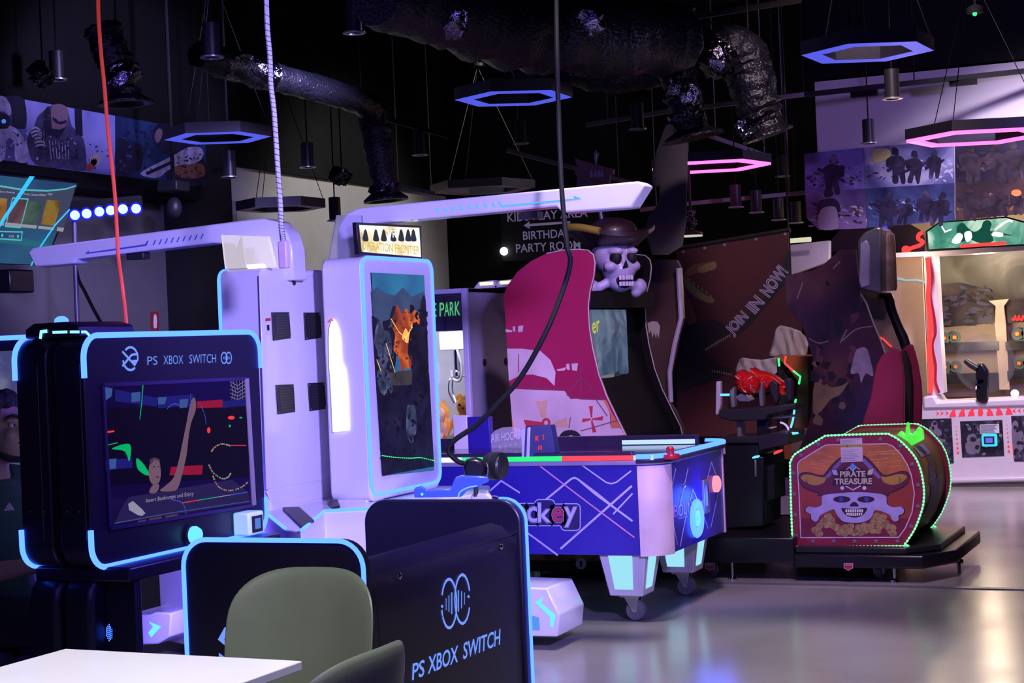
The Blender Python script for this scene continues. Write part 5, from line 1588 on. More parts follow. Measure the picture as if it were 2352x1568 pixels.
MB(m_black).prism([hit(PY(11.35), *p) for p in zF([(735, 1040), (770, 1150), (790, 1330), (785, 1640), (720, 1640), (700, 1200)])], (0, .12, 0)).build('fin_gap_fill', Sx)  # black filler standing in for the dark gap between the fins
MB(m_blackg).tube(smooth([hit(PY(11.5), *p) for p in zF([(560, 590), (615, 620), (640, 720), (690, 850), (730, 930), (755, 1010)])], 5, False), .032, 10).build('curved_arm', Sx)
MB(mat('smoked_visor', (.45, .35, .3), .08, alpha=.35, var=0)).prism([hit(PY(11.2), *p) for p in zF([(440, 610), (560, 640), (630, 800), (720, 1040), (690, 1060), (580, 1070)])], (0, .006, 0)).build('visor', Sx, sm=False)
t = MB(m_ledr)
t.tube([hit(PY(11.18), *p) for p in zF([(550, 935), (575, 950), (610, 985), (640, 1010)])], .006, 6)
t.build('red_light', Sx)
m_boxg = mat('brushed_grey_case', (.22, .21, .24), .35, .7, bump=.08, bscale=30)
bpx = [(1970, 552), (1985, 533), (2000, 527), (2012, 520), (2025, 522), (2026, 672), (2012, 673), (1972, 664)]
hb_ = MB(m_boxg).prism([hit(PY(10.9), *p) for p in bpx], (0, .32, 0)).build('projector_case', Sx, bevel=.014)
MB(mat('pale_case_cover', (.42, .38, .55), .3, .3)).prism([hit(PY(10.885), *p) for p in [(1976, 560), (1990, 550), (1997, 565), (1998, 655), (1978, 662), (1972, 645)]], (0, .03, 0)).build('case_cover', hb_, bevel=.008)
MB(mat('rusty_steel', (.34, .22, .2), .4, .7, var=.4, scale=14)).lathe(hit(PY(11.1), 2036, 600) + Vector((0, 0, -.19)), [(.055, 0), (.062, .02), (.062, .30), (.058, .36), (.03, .385), (0, .39)], 18).build('steel_drum', hb_)

# ================================================================== red twin-gun machine behind the hockey table
Gm = thing('gun_pedestal', 'black gun pedestal holding two glossy red guns behind the air hockey table', 'gun stand', (-2.85, 10.4, .25))
zG = lambda pts: zc(1640, 800, 3.408, pts)
Pp = lambda y: PY(y)
f_ = Vector((-SA, CA, 0))
def blk(name, y, pts, dep, m, par=Gm, bev=.006):
    return MB(m).prism([hit(PY(y), *p) for p in zG(pts)], (0, dep, 0)).build(name, par, bevel=bev)
m_ped = mat('black_pedestal', (.012, .012, .016), .3)
p_ = blk('pedestal', 10.0, [(20, 735), (345, 735), (345, 840), (385, 850), (385, 1390), (30, 1415)], .42, m_ped)
blk('console_deck', 9.98, [(20, 700), (330, 690), (500, 650), (585, 660), (585, 750), (350, 800), (345, 740), (20, 745)], .40, m_dark)
blk('knee_column', 10.1, [(345, 830), (470, 830), (480, 1180), (400, 1200), (380, 1230)], .25, m_black)
c1 = blk('holder_bridge', 10.05, [(40, 480), (420, 460), (640, 430), (640, 470), (420, 520), (400, 560), (140, 570), (40, 540)], .2, m_dark)
blk('column', 10.1, [(175, 540), (210, 540), (215, 710), (180, 710)], .1, m_grey)
blk('column', 10.1, [(335, 520), (420, 510), (420, 700), (335, 700)], .1, m_ped)
for pts in ([(325, 265), (350, 250), (378, 265), (385, 450), (355, 452), (345, 330)], [(430, 270), (455, 252), (495, 270), (505, 400), (480, 440), (440, 340)], [(550, 240), (590, 230), (605, 270), (610, 400), (575, 420)], [(120, 330), (155, 300), (165, 460), (130, 465)]):
    blk('holder_prong', 10.04, pts, .06, m_grey if pts[0][0] in (325, 120) else m_dark)
m_redg = mat('glossy_red_shell', (.62, .012, .012), .12, var=.1, coat=1.0)
for k, pts in enumerate(([(150, 215), (165, 185), (185, 168), (205, 165), (250, 190), (300, 205), (335, 230), (350, 275), (345, 320), (325, 355), (290, 372), (255, 362), (220, 358), (170, 320), (148, 270)], [(262, 165), (272, 150), (295, 148), (340, 172), (400, 185), (450, 205), (500, 235), (535, 265), (540, 300), (555, 310), (558, 365), (548, 382), (530, 360), (505, 330), (480, 285), (440, 270), (415, 330), (390, 342), (372, 310), (345, 245), (300, 200)])):
    y = 9.98 + .10 * k
    q = [hit(PY(y), *p) for p in zG(pts)]
    c = sum(q, Vector()) / len(q)
    rings = []
    for dy, s in ((0, .55), (.018, .88), (.05, 1), (.09, .95), (.12, .6)):
        rings.append([c + (p - c) * s + Vector((0, dy, 0)) for p in q])
    gb = MB(m_redg).loft(rings).build('red_gun', Gm)
    r = MB(mat('red_ridge_shell', (.75, .03, .02), .15, coat=1.0) if 'red_ridge_shell' not in MATS else MATS['red_ridge_shell'])
    P5 = PY(y + .004)
    for q in (([(165, 215), (210, 250), (260, 240), (300, 215)], [(210, 250), (215, 310), (250, 345)], [(260, 240), (285, 290), (330, 300)], [(215, 310), (285, 290)]) if k == 0 else ([(280, 170), (330, 205), (395, 215), (450, 225), (520, 280)], [(395, 215), (370, 250), (385, 300)], [(450, 225), (440, 262)])):
        r.tube(smooth([hit(P5, *p) for p in zG(q)], 4, False), .007, 6)
    r.build('shell_ridge', gb)
t = MB(m_grey).prism([hit(PY(10.0), *p) for p in zG([(165, 380), (200, 355), (260, 360), (295, 405), (270, 418), (195, 415)])], (0, .08, 0)).build('gun_mirror', Gm, bevel=.004)
for nm, m, pts in (('coin_light', m_ledc, [(298, 850), (320, 840), (350, 835), (356, 843), (345, 856), (302, 862)]), ('red_light', m_ledr, [(466, 815), (500, 795), (535, 790), (530, 805), (500, 820), (468, 832)]), ('blue_light', m_ledc, [(48, 355), (118, 353), (118, 372), (48, 372)]),
                   ('side_light', m_ledc, [(606, 655), (655, 655), (660, 668), (615, 676)])):
    MB(m).prism([hit(PY(9.975), *p) for p in zG(pts)], (0, .012, 0)).build(nm, Gm)
blk('coin_chute', 9.985, [(310, 870), (330, 870), (332, 1010), (315, 1010)], .02, m_grey)
t = MB(mat('cream_notice', (.6, .58, .6), .7)).poly(PY(9.999), zG([(25, 745), (85, 742), (90, 825), (40, 828)]), .001)
t.use(MATS['notice_yellow']).poly(PY(9.999), zG([(25, 745), (82, 742), (84, 768), (26, 772)]), .0015)
t.build('notice', p_, sm=False, orient=False)
blk('white_post', 10.3, [(15, 258), (48, 258), (52, 440), (30, 520), (10, 520)], .05, m_clawf)
blk('white_tray', 10.2, [(420, 540), (630, 520), (635, 535), (480, 552), (420, 552)], .1, m_white)
blk('white_tray', 10.15, [(425, 612), (470, 608), (482, 622), (430, 634)], .06, m_white2)
MB(glow('violet_arc_light', (.6, .4, 1), 1.2)).tube(smooth([hit(PY(10.15), *p) for p in zG([(518, 578), (550, 590), (575, 615), (582, 638)])], 4, False), .006, 6).build('arc_light', Gm)

# orange machine with light lines far behind
Om = thing('orange_machine', 'orange and black arcade machine edged with green and cyan light lines behind the guns', 'arcade machine', (-3.0, 12.3, 0))
m_orm = mat('burnt_orange_panel', (.30, .075, .025), .45, var=.15)
MB(m_orm).prism([hit(PY(12.2), *p) for p in zG([(470, 60), (730, 60), (750, 300), (735, 620), (620, 640), (590, 1010), (520, 1010), (560, 640), (640, 400), (660, 260), (555, 120)])], (0, .5, 0)).build('side_panel', Om, sm=False)
MB(m_black).prism([hit(PY(12.25), *p) for p in zG([(490, 70), (560, 120), (670, 220), (650, 400), (600, 640), (540, 1010), (520, 1010), (500, 300)])], (0, .4, 0)).build('front_frame', Om, sm=False)
MB(mat('dark_red_panel', (.14, .02, .02), .4)).prism([hit(PY(12.15), *p) for p in zG([(735, 60), (860, 60), (860, 640), (740, 640)])], (0, .3, 0)).build('rear_panel', Om, sm=False)
for q, m in (([(562, 60), (552, 115), (620, 175)], m_ledr), ([(620, 175), (676, 220), (664, 280)], m_ledg), ([(642, 395), (634, 425)], m_ledg), ([(630, 480), (618, 560), (600, 622)], m_ledc), ([(505, 75), (510, 140)], m_ledg)):
    MB(m).tube([hit(PY(12.13), *p) for p in zG(q)], .008, 6).build('light_line', Om)
MB(mat('violet_skirt', (.16, .06, .25), .4)).prism([hit(PY(12.1), *p) for p in zG([(480, 1020), (560, 1015), (640, 1080), (640, 1150), (480, 1160)])], (0, .3, 0)).build('skirt', Om)
MB(mat('grey_lilac_skirt', (.30, .27, .36), .5)).prism([hit(PY(12.1), *p) for p in zG([(400, 1200), (480, 1160), (640, 1150), (640, 1300), (400, 1300)])], (0, .3, 0)).build('skirt', Om)
MB(m_black).box(-3.35, -2.95, 12.2, 12.6, 0, .5).build('base', Om)
t = MB(mat('yellow_decal', (.55, .5, .15), .5))
for a in (505, 530):
    t.poly(PY(12.1), zG([(a, 1045), (a + 22, 1040), (a + 32, 1075), (a + 14, 1085)]), .002)
t.build('decal', Om, sm=False, orient=False)

# brown side panel with toothed print behind the pirate cabinet
Dn = thing('brown_ride_cabinet', 'brown side panel cabinet with a white fang print beside the pirate screen', 'arcade machine', (-3.4, 11.3, 0))
Y_ = 11.2
bo = [(1122, 580), (1160, 555), (1250, 560), (1268, 600), (1282, 850), (1260, 930), (1222, 1120), (1210, 1270), (1240, 1310), (1278, 1400), (1270, 1640), (1000, 1640), (1010, 1200)]
pn2 = MB(art('brown_hide_print', [(.3, (.02, .011, .014)), (.6, (.05, .027, .03)), (.85, (.085, .045, .045))], 3, 5, .5)).prism([hit(PY(Y_), *p) for p in zA(bo)], (0, .05, 0)).build('side_panel', Dn, sm=False)
MB(m_black).box(-3.75, -3.42, 11.25, 11.7, 0, .55).build('base', Dn)
t = MB(mat('grey_fang_print', (.30, .27, .30), .5)).poly(PY(Y_), zA([(1105, 875), (1130, 865), (1155, 868), (1168, 890), (1162, 950), (1152, 925), (1148, 955), (1138, 920), (1130, 950), (1122, 910), (1112, 930)]), .002)
t.build('fang_print', pn2, sm=False, orient=False)
MB(mat('lavender_edge_strip', (.28, .25, .42), .4)).tube([hit(PY(Y_ - .02), *p) for p in zA([(1258, 600), (1272, 850), (1240, 980), (1215, 1120), (1222, 1270)])], .017, 8).build('edge_strip', Dn)

# banner JOIN IN NOW!
Bn = thing('join_banner', 'dark red dinosaur banner lettered JOIN IN NOW! hanging behind the red guns', 'banner', (-3.2, 12.75, .9))
BY = PY(12.75)
zB = zD
ban = MB(art('dark_red_cloth', [(.3, (.040, .006, .012)), (.6, (.065, .010, .016)), (.85, (.10, .018, .02))], 1.5, 4, .4, rough=.7)).poly(BY, zB([(-10, 106), (470, 24), (466, 220), (525, 440), (550, 900), (-10, 900)]), -.008, .008).build('banner_cloth', Bn, sm=False)
t = MB(mat('black_dino_print', (.010, .008, .012), .6))
t.poly(BY, zB(smooth([(0, 440), (60, 420), (150, 400), (220, 440), (200, 470), (150, 490), (110, 540), (180, 600), (230, 610), (150, 660), (60, 690), (-5, 700)], 3)), .0015)
t.poly(BY, zB([(470, 100), (468, 220), (440, 260), (300, 430), (240, 480), (260, 440), (400, 260)]), .0012)
t.use(mat('rust_dino_print', (.14, .05, .02), .6)).poly(BY, zB(smooth([(10, 230), (30, 190), (60, 165), (110, 155), (155, 150), (160, 175), (130, 190), (80, 200), (40, 220), (60, 250), (110, 290), (150, 310), (145, 330), (100, 320), (50, 290), (20, 260), (50, 330), (75, 400), (40, 420), (15, 350)], 3)), .002)
t.use(mat('ochre_dino_print', (.19, .13, .06), .6)).poly(BY, zB(smooth([(80, 180), (120, 160), (155, 152), (158, 178), (130, 190), (95, 200)], 3)), .0024)
t.use(mat('olive_dino_print', (.14, .14, .05), .6)).poly(BY, zB(smooth([(20, 215), (60, 250), (110, 290), (148, 310), (145, 326), (100, 316), (55, 285), (25, 250)], 3)), .0024)
t.use(mat('tooth_print', (.30, .26, .26), .6))
for i in range(13):
    a, b = 110 + i * 8.5, 525 - i * 5.0
    t.poly(BY, zB([(a, b), (a + 7, b - 4), (a + 6, b + 11)]), .0026)
for i in range(9):
    a, b = 140 + i * 10, 612 + i * 2
    t.poly(BY, zB([(a, b + 10), (a + 7, b + 10), (a + 4, b)]), .0026)
for i in range(6):
    t.poly(BY, zB([(40 + i * 18, 222 + i * 14), (48 + i * 18, 226 + i * 14), (50 + i * 18, 238 + i * 14)][::-1]), .0028)
t.build('dinosaur_print', ban, sm=False, orient=False)
for m, bold, off in ((mat('lilac_letter_print', (.40, .36, .55), .5), .05, .003), (mat('dark_letter_print', (.05, .025, .07), .5), .012, .0045), (MATS['lilac_letter_print'], -.016, .006)):
    t = MB(m)
    for s_, (a0, b0), (a1, b1), hh in (('JOIN', (238, 478), (312, 400), 62), ('IN', (328, 378), (370, 328), 58), ('NOW!', (388, 308), (472, 196), 58)):
        ln = math.hypot(a1 - a0, b1 - b0)
        nx, ny = (b1 - b0) / ln, -(a1 - a0) / ln
        q = zB([(a0, b0), (a1, b1), (a0 + nx * hh, b0 + ny * hh)])
        writepx(t, s_, BY, q[0], q[1], q[2], off, bold)
    t.build('banner_lettering', ban, sm=False, orient=False)
MB(m_black).tube([hit(PY(12.77), 1556, 572), hit(PY(12.77), 1815, 528)], .02, 8).build('top_rail', Bn)
for px_ in (1558, 1810):
    q_ = hit(PY(12.79), px_, 560)
    MB(m_black).cyl((q_.x, 12.79, 0), (q_.x, 12.79, q_.z + .05), .018, 8).build('rail_post', Bn)
t = MB(m_grey)
for a, b in ((18, 102), (110, 86), (330, 48), (455, 26), (195, 72)):
    t.lathe(hit(BY, *zB([(a, b + 6)])[0]) + Vector((0, -.001, 0)), [(.006, 0), (.012, 0), (.012, .003), (.006, .003)], 10, (0, -1, 0))
t.build('eyelet', ban)
# pale cloths hanging below
m_cl = mat('pale_grey_cloth', (.40, .36, .37), .85, bump=.3, bscale=14)
rnd = random.Random(2)
for pts, y, lb in (([(425, 428), (470, 432), (520, 450), (550, 490), (552, 520), (535, 555), (440, 556), (385, 556), (392, 520), (405, 480)], 12.55, 'crumpled pale cloth draped on the corner of the dark red banner'),
                   ([(258, 570), (300, 566), (360, 572), (425, 560), (440, 600), (400, 640), (320, 660), (245, 640)], 12.5, 'pale cloth strip showing just above the red guns')):
    q = [hit(PY(y), *p) for p in zB(smooth(pts, 3))]
    lo_x, hi_x = min(p.x for p in q), max(p.x for p in q)
    NC = 24
    mb = MB(m_cl)
    cols_ = []
    for k in range(NC + 1):
        x = lo_x + (hi_x - lo_x) * (.01 + .98 * k / NC)
        zs = []
        for a, b in zip(q, q[1:] + q[:1]):
            if (a.x - x) * (b.x - x) <= 0 and abs(a.x - b.x) > 1e-9:
                zs.append(a.z + (b.z - a.z) * (x - a.x) / (b.x - a.x))
        z0_, z1_ = min(zs), max(zs)
        cols_.append([Vector((x, y + .014 * sin(k * .55 + r * .22 + 1) + .008 * sin(k * 1.15 - r * .45) + rnd.uniform(-.002, .002), z1_ + (z0_ - z1_) * r / 12)) for r in range(13)])
    mb.add([p for c_ in cols_ for p in c_], [(k * 13 + r, (k + 1) * 13 + r, (k + 1) * 13 + r + 1, k * 13 + r + 1) for k in range(NC) for r in range(12)])
    o_ = tag(mb.build('hanging_cloth'), lb, 'cloth')
    sd_ = o_.modifiers.new('thick', 'SOLIDIFY')
    sd_.thickness = .006

# ================================================================== shooting gallery
Ga = thing('shooting_gallery', 'white shooting gallery with lit green battle marquee, red light rope and ring targets', 'arcade machine', (-1.3, 16.0, 0))
GY = PY(15.6)
m_gw = mat('lilac_white_gallery', (.62, .56, .68), .4, var=.03)
zE = lambda pts: zc(1860, 500, 3.409, pts)
def gp(name, pts, y, dep, m, par=Ga, z=zE, **k):
    return MB(m).prism([hit(PY(y), *p) for p in z(pts)], (0, dep, 0)).build(name, par, **k)
gp('frame_post', [(890, 270), (985, 290), (1048, 1370), (940, 1400), (930, 1380)], 15.6, .2, m_gw)
gp('frame_post', [(1715, 240), (1790, 235), (1790, 1400), (1720, 1400)], 15.6, .2, m_gw)
gp('frame_beam', [(660, 275), (920, 262), (1760, 195), (1760, 250), (985, 298), (660, 310)], 15.58, .25, m_gw)
gp('counter_top', [(885, 1400), (975, 1390), (1000, 1440), (1760, 1405), (1760, 1475), (885, 1500)], 15.45, .5, m_gw, bevel=.02)
zH = lambda pts: zc(2080, 880, 5.6, pts)
gp('counter_front', [(190, 290), (1600, 225), (1600, 1260), (560, 1260), (200, 1260)], 15.47, .4, m_gw, z=zH)
gp('counter_step', [(200, 1245), (1600, 1195), (1600, 1262), (200, 1300)], 15.3, .5, m_gw, z=zH, bevel=.015)
fl = hit(PY(15.34), 2200, 1112)
MB(mat('grey_kick_board', (.20, .18, .2), .6)).box(-2.75, .2, 15.34, 15.8, 0, fl.z + .03).build('kick_board', Ga)
HP = PY(15.47)
art_war = art('battle_print', [(.35, (.006, .006, .018)), (.55, (.025, .02, .05)), (.7, (.10, .09, .16)), (.85, (.20, .16, .2))], 7, 7, 1.2)
for q in ([(205, 460), (590, 450), (622, 1025), (560, 1030), (205, 1030)], [(702, 488), (1245, 472), (1270, 932), (730, 952)], [(1358, 420), (1700, 408), (1700, 1000), (1400, 1004)]):
    MB(art_war).poly(HP, zH(q), .001, .004).build('printed_panel', Ga, sm=False)
t = MB(mat('dusky_soldier_print', (.16, .13, .22), .5))
for ox in (0, 1040):
    t = MB(MATS['dusky_soldier_print']).poly(HP, zH(smooth([(330 + ox, 540), (350 + ox, 490), (385 + ox, 480), (412 + ox, 520), (410 + ox, 570), (450 + ox, 600), (480 + ox, 680), (470 + ox, 850), (360 + ox, 850), (330 + ox, 700)], 3)), .006)
    t.build('soldier_print', Ga, sm=False, orient=False)
t = MB(MATS['dusky_soldier_print']).poly(HP, zH(smooth([(800, 680), (850, 640), (900, 660), (905, 720), (960, 760), (940, 900), (800, 900), (770, 800)], 3)), .006)
t.build('soldier_print', Ga, sm=False, orient=False)
m_g1, m_g2, m_g3 = mat('panel_ink', (.006, .006, .014), .5), mat('panel_slate', (.05, .045, .08), .5), mat('panel_mist', (.17, .15, .22), .5)
for k_, q_ in enumerate(((2118, 965, 2186, 1060), (2208, 968, 2302, 1045), (2328, 958, 2400, 1055))):
    mottle(MB(), HP, q_, 60, [m_g1, m_g1, m_g2, m_g3], 8, .0072, 40 + k_).build('battle_pattern', Ga, sm=False, orient=False)
t = MB(mat('white_notice', (.66, .6, .72), .7)).poly(HP, zH([(955, 530), (1205, 520), (1208, 640), (960, 650)]), .0095)
t.use(MATS['notice_grey_print'])
for i in range(5):
    t.stroke(HP, zH([(965, 545 + i * 22), (1180 - (i * 31) % 50, 538 + i * 22)]), .012, .0105)
t.build('notice', Ga, sm=False, orient=False)
c = hit(HP, *zH([(1085, 728)])[0])
MB(glow('cyan_reader_light', (.05, .6, .85), 1.3)).box(c.x - .065, c.x + .065, c.y - .05, c.y - .005, c.z - .055, c.z + .055).build('card_reader', Ga, bevel=.012)
MB(m_dark).box(c.x - .045, c.x + .045, c.y - .053, c.y - .05, c.z - .035, c.z + .035).build('reader_window', Ga)
MB(glow('violet_reader_screen', (.15, .15, .9), 1)).box(c.x - .03, c.x + .03, c.y - .055, c.y - .053, c.z - .022, c.z + .022).build('reader_display', Ga)
m_rl = glow('rose_mark_light', (1.0, .045, .10), 1.0)
t = MB(m_rl)
for x, ys in ((650, (560, 610, 660, 714, 772, 832, 892)), (1305, (535, 585, 638, 692, 752, 812, 874))):
    for i, y in enumerate(ys):
        r = 6 + i * 1.8
        t.poly(HP, zH(ell(x + i * 4, y, r, r * 1.1, 8)), .003)
t.build('dot_light', Ga, sm=False, orient=False)
for i, a in enumerate((560, 680, 800)):
    b = 435 - i * 6
    MB(m_rl).poly(HP, zH([(a, b), (a + 15, b - 50), (a + 50, b - 95), (a + 95, b - 105), (a + 72, b - 70), (a + 88, b - 40), (a + 90, b - 8)]), .003).build('arrow_light', Ga, sm=False, orient=False)
for i, a in enumerate((1135, 1255, 1380)):
    b = 420 - i * 7
    MB(m_rl).poly(HP, zH([(a, b - 8), (a - 15, b - 50), (a - 45, b - 90), (a - 98, b - 108), (a - 72, b - 70), (a - 90, b - 40), (a - 92, b - 2)]), .003).build('arrow_light', Ga, sm=False, orient=False)
MB(m_rl).poly(HP, zH(smooth([(930, 385), (940, 335), (962, 310), (985, 335), (1000, 380), (985, 415), (945, 418)], 3)), .003).build('arrow_light', Ga, sm=False, orient=False)
for a, b in ((392, 385), (448, 383), (512, 381)):
    MB(m_rl).poly(HP, zH([(a, b - 28), (a + 45, b), (a, b + 32), (a + 15, b)]), .003).build('arrow_light', Ga, sm=False, orient=False)
for a, b in ((1420, 352), (1485, 350), (1550, 348)):
    MB(m_rl).poly(HP, zH([(a, b - 32), (a - 45, b), (a, b + 30), (a - 14, b)]), .003).build('arrow_light', Ga, sm=False, orient=False)
MB(m_rl).poly(HP, zH([(1370, 740), (1378, 740), (1402, 970), (1388, 975)]), .003).build('edge_light', Ga, sm=False)
# back wall of the bay with shelves and ring targets
BWy = 16.55
BW = PY(BWy)
gp('back_board', [(970, 260), (1800, 200), (1800, 1400), (1030, 1400)], BWy, .03, m_beige)
m_tarp = art('camouflage_sheet', [(.35, (.03, .028, .02)), (.48, (.07, .065, .05)), (.56, (.14, .135, .11)), (.8, (.20, .185, .17))], 1.6, 4, 1.2, rough=.55)
MB(m_tarp).poly(PY(16.5), zE([(980, 285), (1700, 230), (1700, 640), (1560, 640), (1400, 650), (1180, 600), (1000, 520)]), 0, .02).build('camouflage_sheet', Ga, sm=False)
m_scene = art('dark_battle_scene', [(.35, (.015, .012, .012)), (.6, (.06, .045, .04)), (.8, (.16, .08, .05))], 5, 6, .8)
for q in ([(1005, 520), (1180, 505), (1400, 560), (1520, 640), (1440, 650), (1455, 825), (1025, 860)], [(1525, 690), (1560, 640), (1800, 630), (1800, 810), (1530, 825)]):
    MB(m_scene).poly(PY(16.46), zE(q), 0, .015).build('battle_board', Ga, sm=False)
m_pill = mat('pale_beige_pillar', (.60, .46, .36), .6)
gp('pillar', [(1400, 650), (1560, 635), (1520, 690), (1535, 830), (1565, 1345), (1485, 1345), (1450, 830), (1455, 690)], 16.40, .06, m_pill)
m_shd = art('grey_shelf_print', [(.35, (.012, .012, .014)), (.6, (.05, .05, .055)), (.85, (.14, .14, .15))], 5, 5, .8)
for a0, a1, ys in ((1010, 1475, ((1005, 980, 1055), (1030, 1225, 1305))), (1530, 1800, ((1530, 970, 1040), (1545, 1200, 1270)))):
    for x0, y0, y1 in ys:
        gp('shelf', [(x0, y0), (a1, y0 - 12), (a1 + 4, y1 - 22), (x0 + 4, y1)], 16.38, .14, m_shd)
m_tg, m_tr, m_ty = mat('green_target_ring', (.10, .30, .22), .5), mat('red_target_ring', (.5, .06, .05), .5), mat('yellow_target_bull', (.8, .5, .08), .5, emit=(1, .6, .1), es=.12)
tg_n = ['upper target beside the light rope', 'lower target beside the light rope', 'upper target below the red digits', 'lower target below the red digits', 'upper half-hidden target at the bay edge', 'lower half-hidden target at the bay edge', 'upper outermost target on the second board', 'lower outermost target on the second board']
for i, (a, b) in enumerate(((1116, 938), (1125, 1168), (1610, 910), (1625, 1142), (1032, 945), (1042, 1172), (1690, 905), (1705, 1138))):
    c = hit(PY(16.37), *zE([(a, b)])[0])
    ob = MB(m_tg).lathe((c.x, 16.52, c.z), [(.056, 0), (.056, .012), (0, .012)], 28, (0, -1, 0)).use(m_tr).lathe((c.x, 16.507, c.z), [(.032, 0), (.032, .006), (0, .006)], 24, (0, -1, 0)).use(m_ty).lathe((c.x, 16.50, c.z), [(.018, 0), (.018, .008), (0, .008)], 20, (0, -1, 0)).build('ring_target', Ga)
for a, b, r in ((1063, 945, 0),):
    pass
t = MB(m_ledr)
for a in (1600, 1630, 1662):
    t.tube(smooth([hit(PY(16.44), *p) for p in zE([(a - 14, 785), (a - 8, 798), (a + 2, 795), (a + 6, 775), (a + 16, 768)])], 3, False), .012, 6)
t.build('red_digit_light', Ga)
# red rope light on the post
rp = [(922, 310), (930, 400), (935, 500), (928, 620), (940, 760), (945, 870), (938, 1000), (940, 1100), (950, 1230), (945, 1370)]
MB(m_ledr).tube(smooth([hit(PY(15.57), *p) for p in zE(rp)], 5, False), .022, 8).build('rope_light', Ga)
rp = [(935, 330), (955, 450), (945, 600), (975, 780), (985, 900), (960, 1000), (985, 1150), (985, 1280), (1015, 1370)]
MB(glow('dim_red_wrap', (.55, .02, .05), .7)).tube(smooth([hit(PY(15.575), *p) for p in zE(rp)], 5, False), .012, 6).build('rope_light', Ga)
# marquee
MB(m_black).prism([hit(PY(15.34), *p) for p in zE([(905, 105), (1015, 30), (1540, -10), (1800, 60), (1800, 210), (915, 262)])], (0, .12, 0)).build('marquee', Ga, sm=False)
MPl = PY(15.34)
art_mq = art('green_battle_marquee', [(.30, (.02, .14, .10)), (.45, (.08, .36, .26)), (.58, (.50, .80, .62)), (.75, (.95, 1, .9))], 3.5, 6, .9, emit=.9)
mq = MB(art_mq).poly(MPl, zE([(922, 110), (1020, 40), (1540, 2), (1790, 72), (1790, 200), (932, 246)]), .002)
mq.use(glow('marquee_dark_green', (.01, .10, .07), .8))
for q in ([(1150, 110), (1160, 60), (1200, 40), (1240, 80), (1290, 110), (1340, 80), (1360, 30), (1400, 20), (1425, 50), (1410, 110), (1440, 180), (1340, 200), (1250, 170), (1180, 190)], [(1330, 90), (1560, 130), (1570, 140), (1420, 125)]):
    mq.poly(MPl, zE(smooth(q, 3)), .004)
mq.use(glow('marquee_white', (1, 1, 1), 1.2))
for q in ([(1110, 190), (1160, 120), (1200, 140), (1170, 200)], [(1210, 120), (1260, 105), (1270, 160), (1230, 190)], [(1440, 110), (1510, 120), (1505, 150), (1430, 140)]):
    mq.poly(MPl, zE(smooth(q, 3)), .005)
mq.stroke(MPl, zE([(1450, 95), (1520, 40), (1560, 20), (1590, 30)]), .02, .005)
mq.stroke(MPl, zE([(1030, 60), (1060, 110), (1110, 90)]), .014, .005)
mq.use(m_ledr).stroke(MPl, zE([(1180, 222), (1540, 198)]), .03, .005)
mq.build('marquee_picture', Ga, sm=False, orient=False)
# glass
MB(mat('gallery_glass', (.0, .0, .0), .03, alpha=.07, var=0)).poly(PY(15.62), zE([(985, 298), (1800, 245), (1800, 1400), (1045, 1400)]), 0, .006).build('glass', Ga, sm=False)
mottle(MB(), PY(16.44), (2158, 655, 2280, 748), 60, [m_g1, m_g2, MATS['brown_brush'] if 'brown_brush' in MATS else m_g2], 12, .0, 51, (1.6, .6)).build('battle_pattern', Ga, sm=False, orient=False)
# gun on the counter
Gg = thing('gallery_gun', 'black mounted gun with clear round shield standing on the gallery counter', 'gun', hit(PY(15.4), 2255, 930))
gq = lambda pts: [hit(PY(15.42), *p) for p in zE(pts)]
MB(m_blackg).prism(gq([(1300, 1150), (1340, 1130), (1370, 1160), (1395, 1200), (1392, 1450), (1345, 1455), (1300, 1430), (1290, 1330)]), (0, .1, 0)).build('gun_mount', Gg, bevel=.02)
MB(m_dark).tube([hit(PY(15.42), *p) for p in zE([(1215, 1115), (1260, 1150), (1310, 1180)])], [.022, .03, .03], 10).build('gun_barrel', Gg)
MB(mat('navy_gun_shell', (.03, .04, .2), .3)).prism(gq([(1300, 1260), (1365, 1255), (1370, 1300), (1295, 1310)]), (0, .08, 0)).build('gun_cover', Gg, bevel=.01)
MB(m_white).prism(gq([(1296, 1312), (1340, 1305), (1345, 1345), (1290, 1350)]), (0, .08, 0)).build('grip_band', Gg, bevel=.01)
MB(mat('clear_shield', (.25, .26, .28), .05, alpha=.14, var=0)).lathe(hit(PY(15.5), *zE([(1372, 1138)])[0]), [(.26, 0), (.26, .006), (0, .006)], 36, (0, -1, 0)).build('round_shield', Gg)
for a, b in ((1605, 1375),):
    c = hit(PY(15.5), *zE([(a, b)])[0])
    tag(MB(glow('white_spot_lamp', (1, 1, 1), 3)).ball(c, .035, 14, 10).build('spot_bulb'), 'small bright white bulb shining above the gallery counter', 'light')

# neighbour gallery marquee
Ng = thing('gallery_marquee', 'dark hexagonal marquee with red curly light line beside the green one', 'sign', (-2.9, 15.9, 2.2))
MB(art('dark_purple_marquee', [(.3, (.008, .006, .02)), (.6, (.03, .015, .04)), (.8, (.07, .04, .08))], 3, 5, 1)).prism([hit(PY(15.9), *p) for p in zE([(160, 180), (240, 90), (420, 60), (770, 45), (880, 110), (905, 180), (900, 265), (700, 285), (150, 265)])], (0, .1, 0)).build('marquee_board', Ng, sm=False)
MB(m_ledr).tube(smooth([hit(PY(15.88), *p) for p in zE([(885, 115), (855, 130), (850, 165), (885, 185), (860, 215), (800, 235), (775, 250), (770, 270), (745, 272), (735, 245), (755, 232), (780, 250)])], 4, False), .02, 6).build('red_line_light', Ng)
MB(glow('blue_sliver_light', (.05, .05, 1), 1.2)).tube([hit(PY(15.88), *p) for p in zE([(572, 105), (590, 62)])], .03, 6).build('blue_light', Ng)
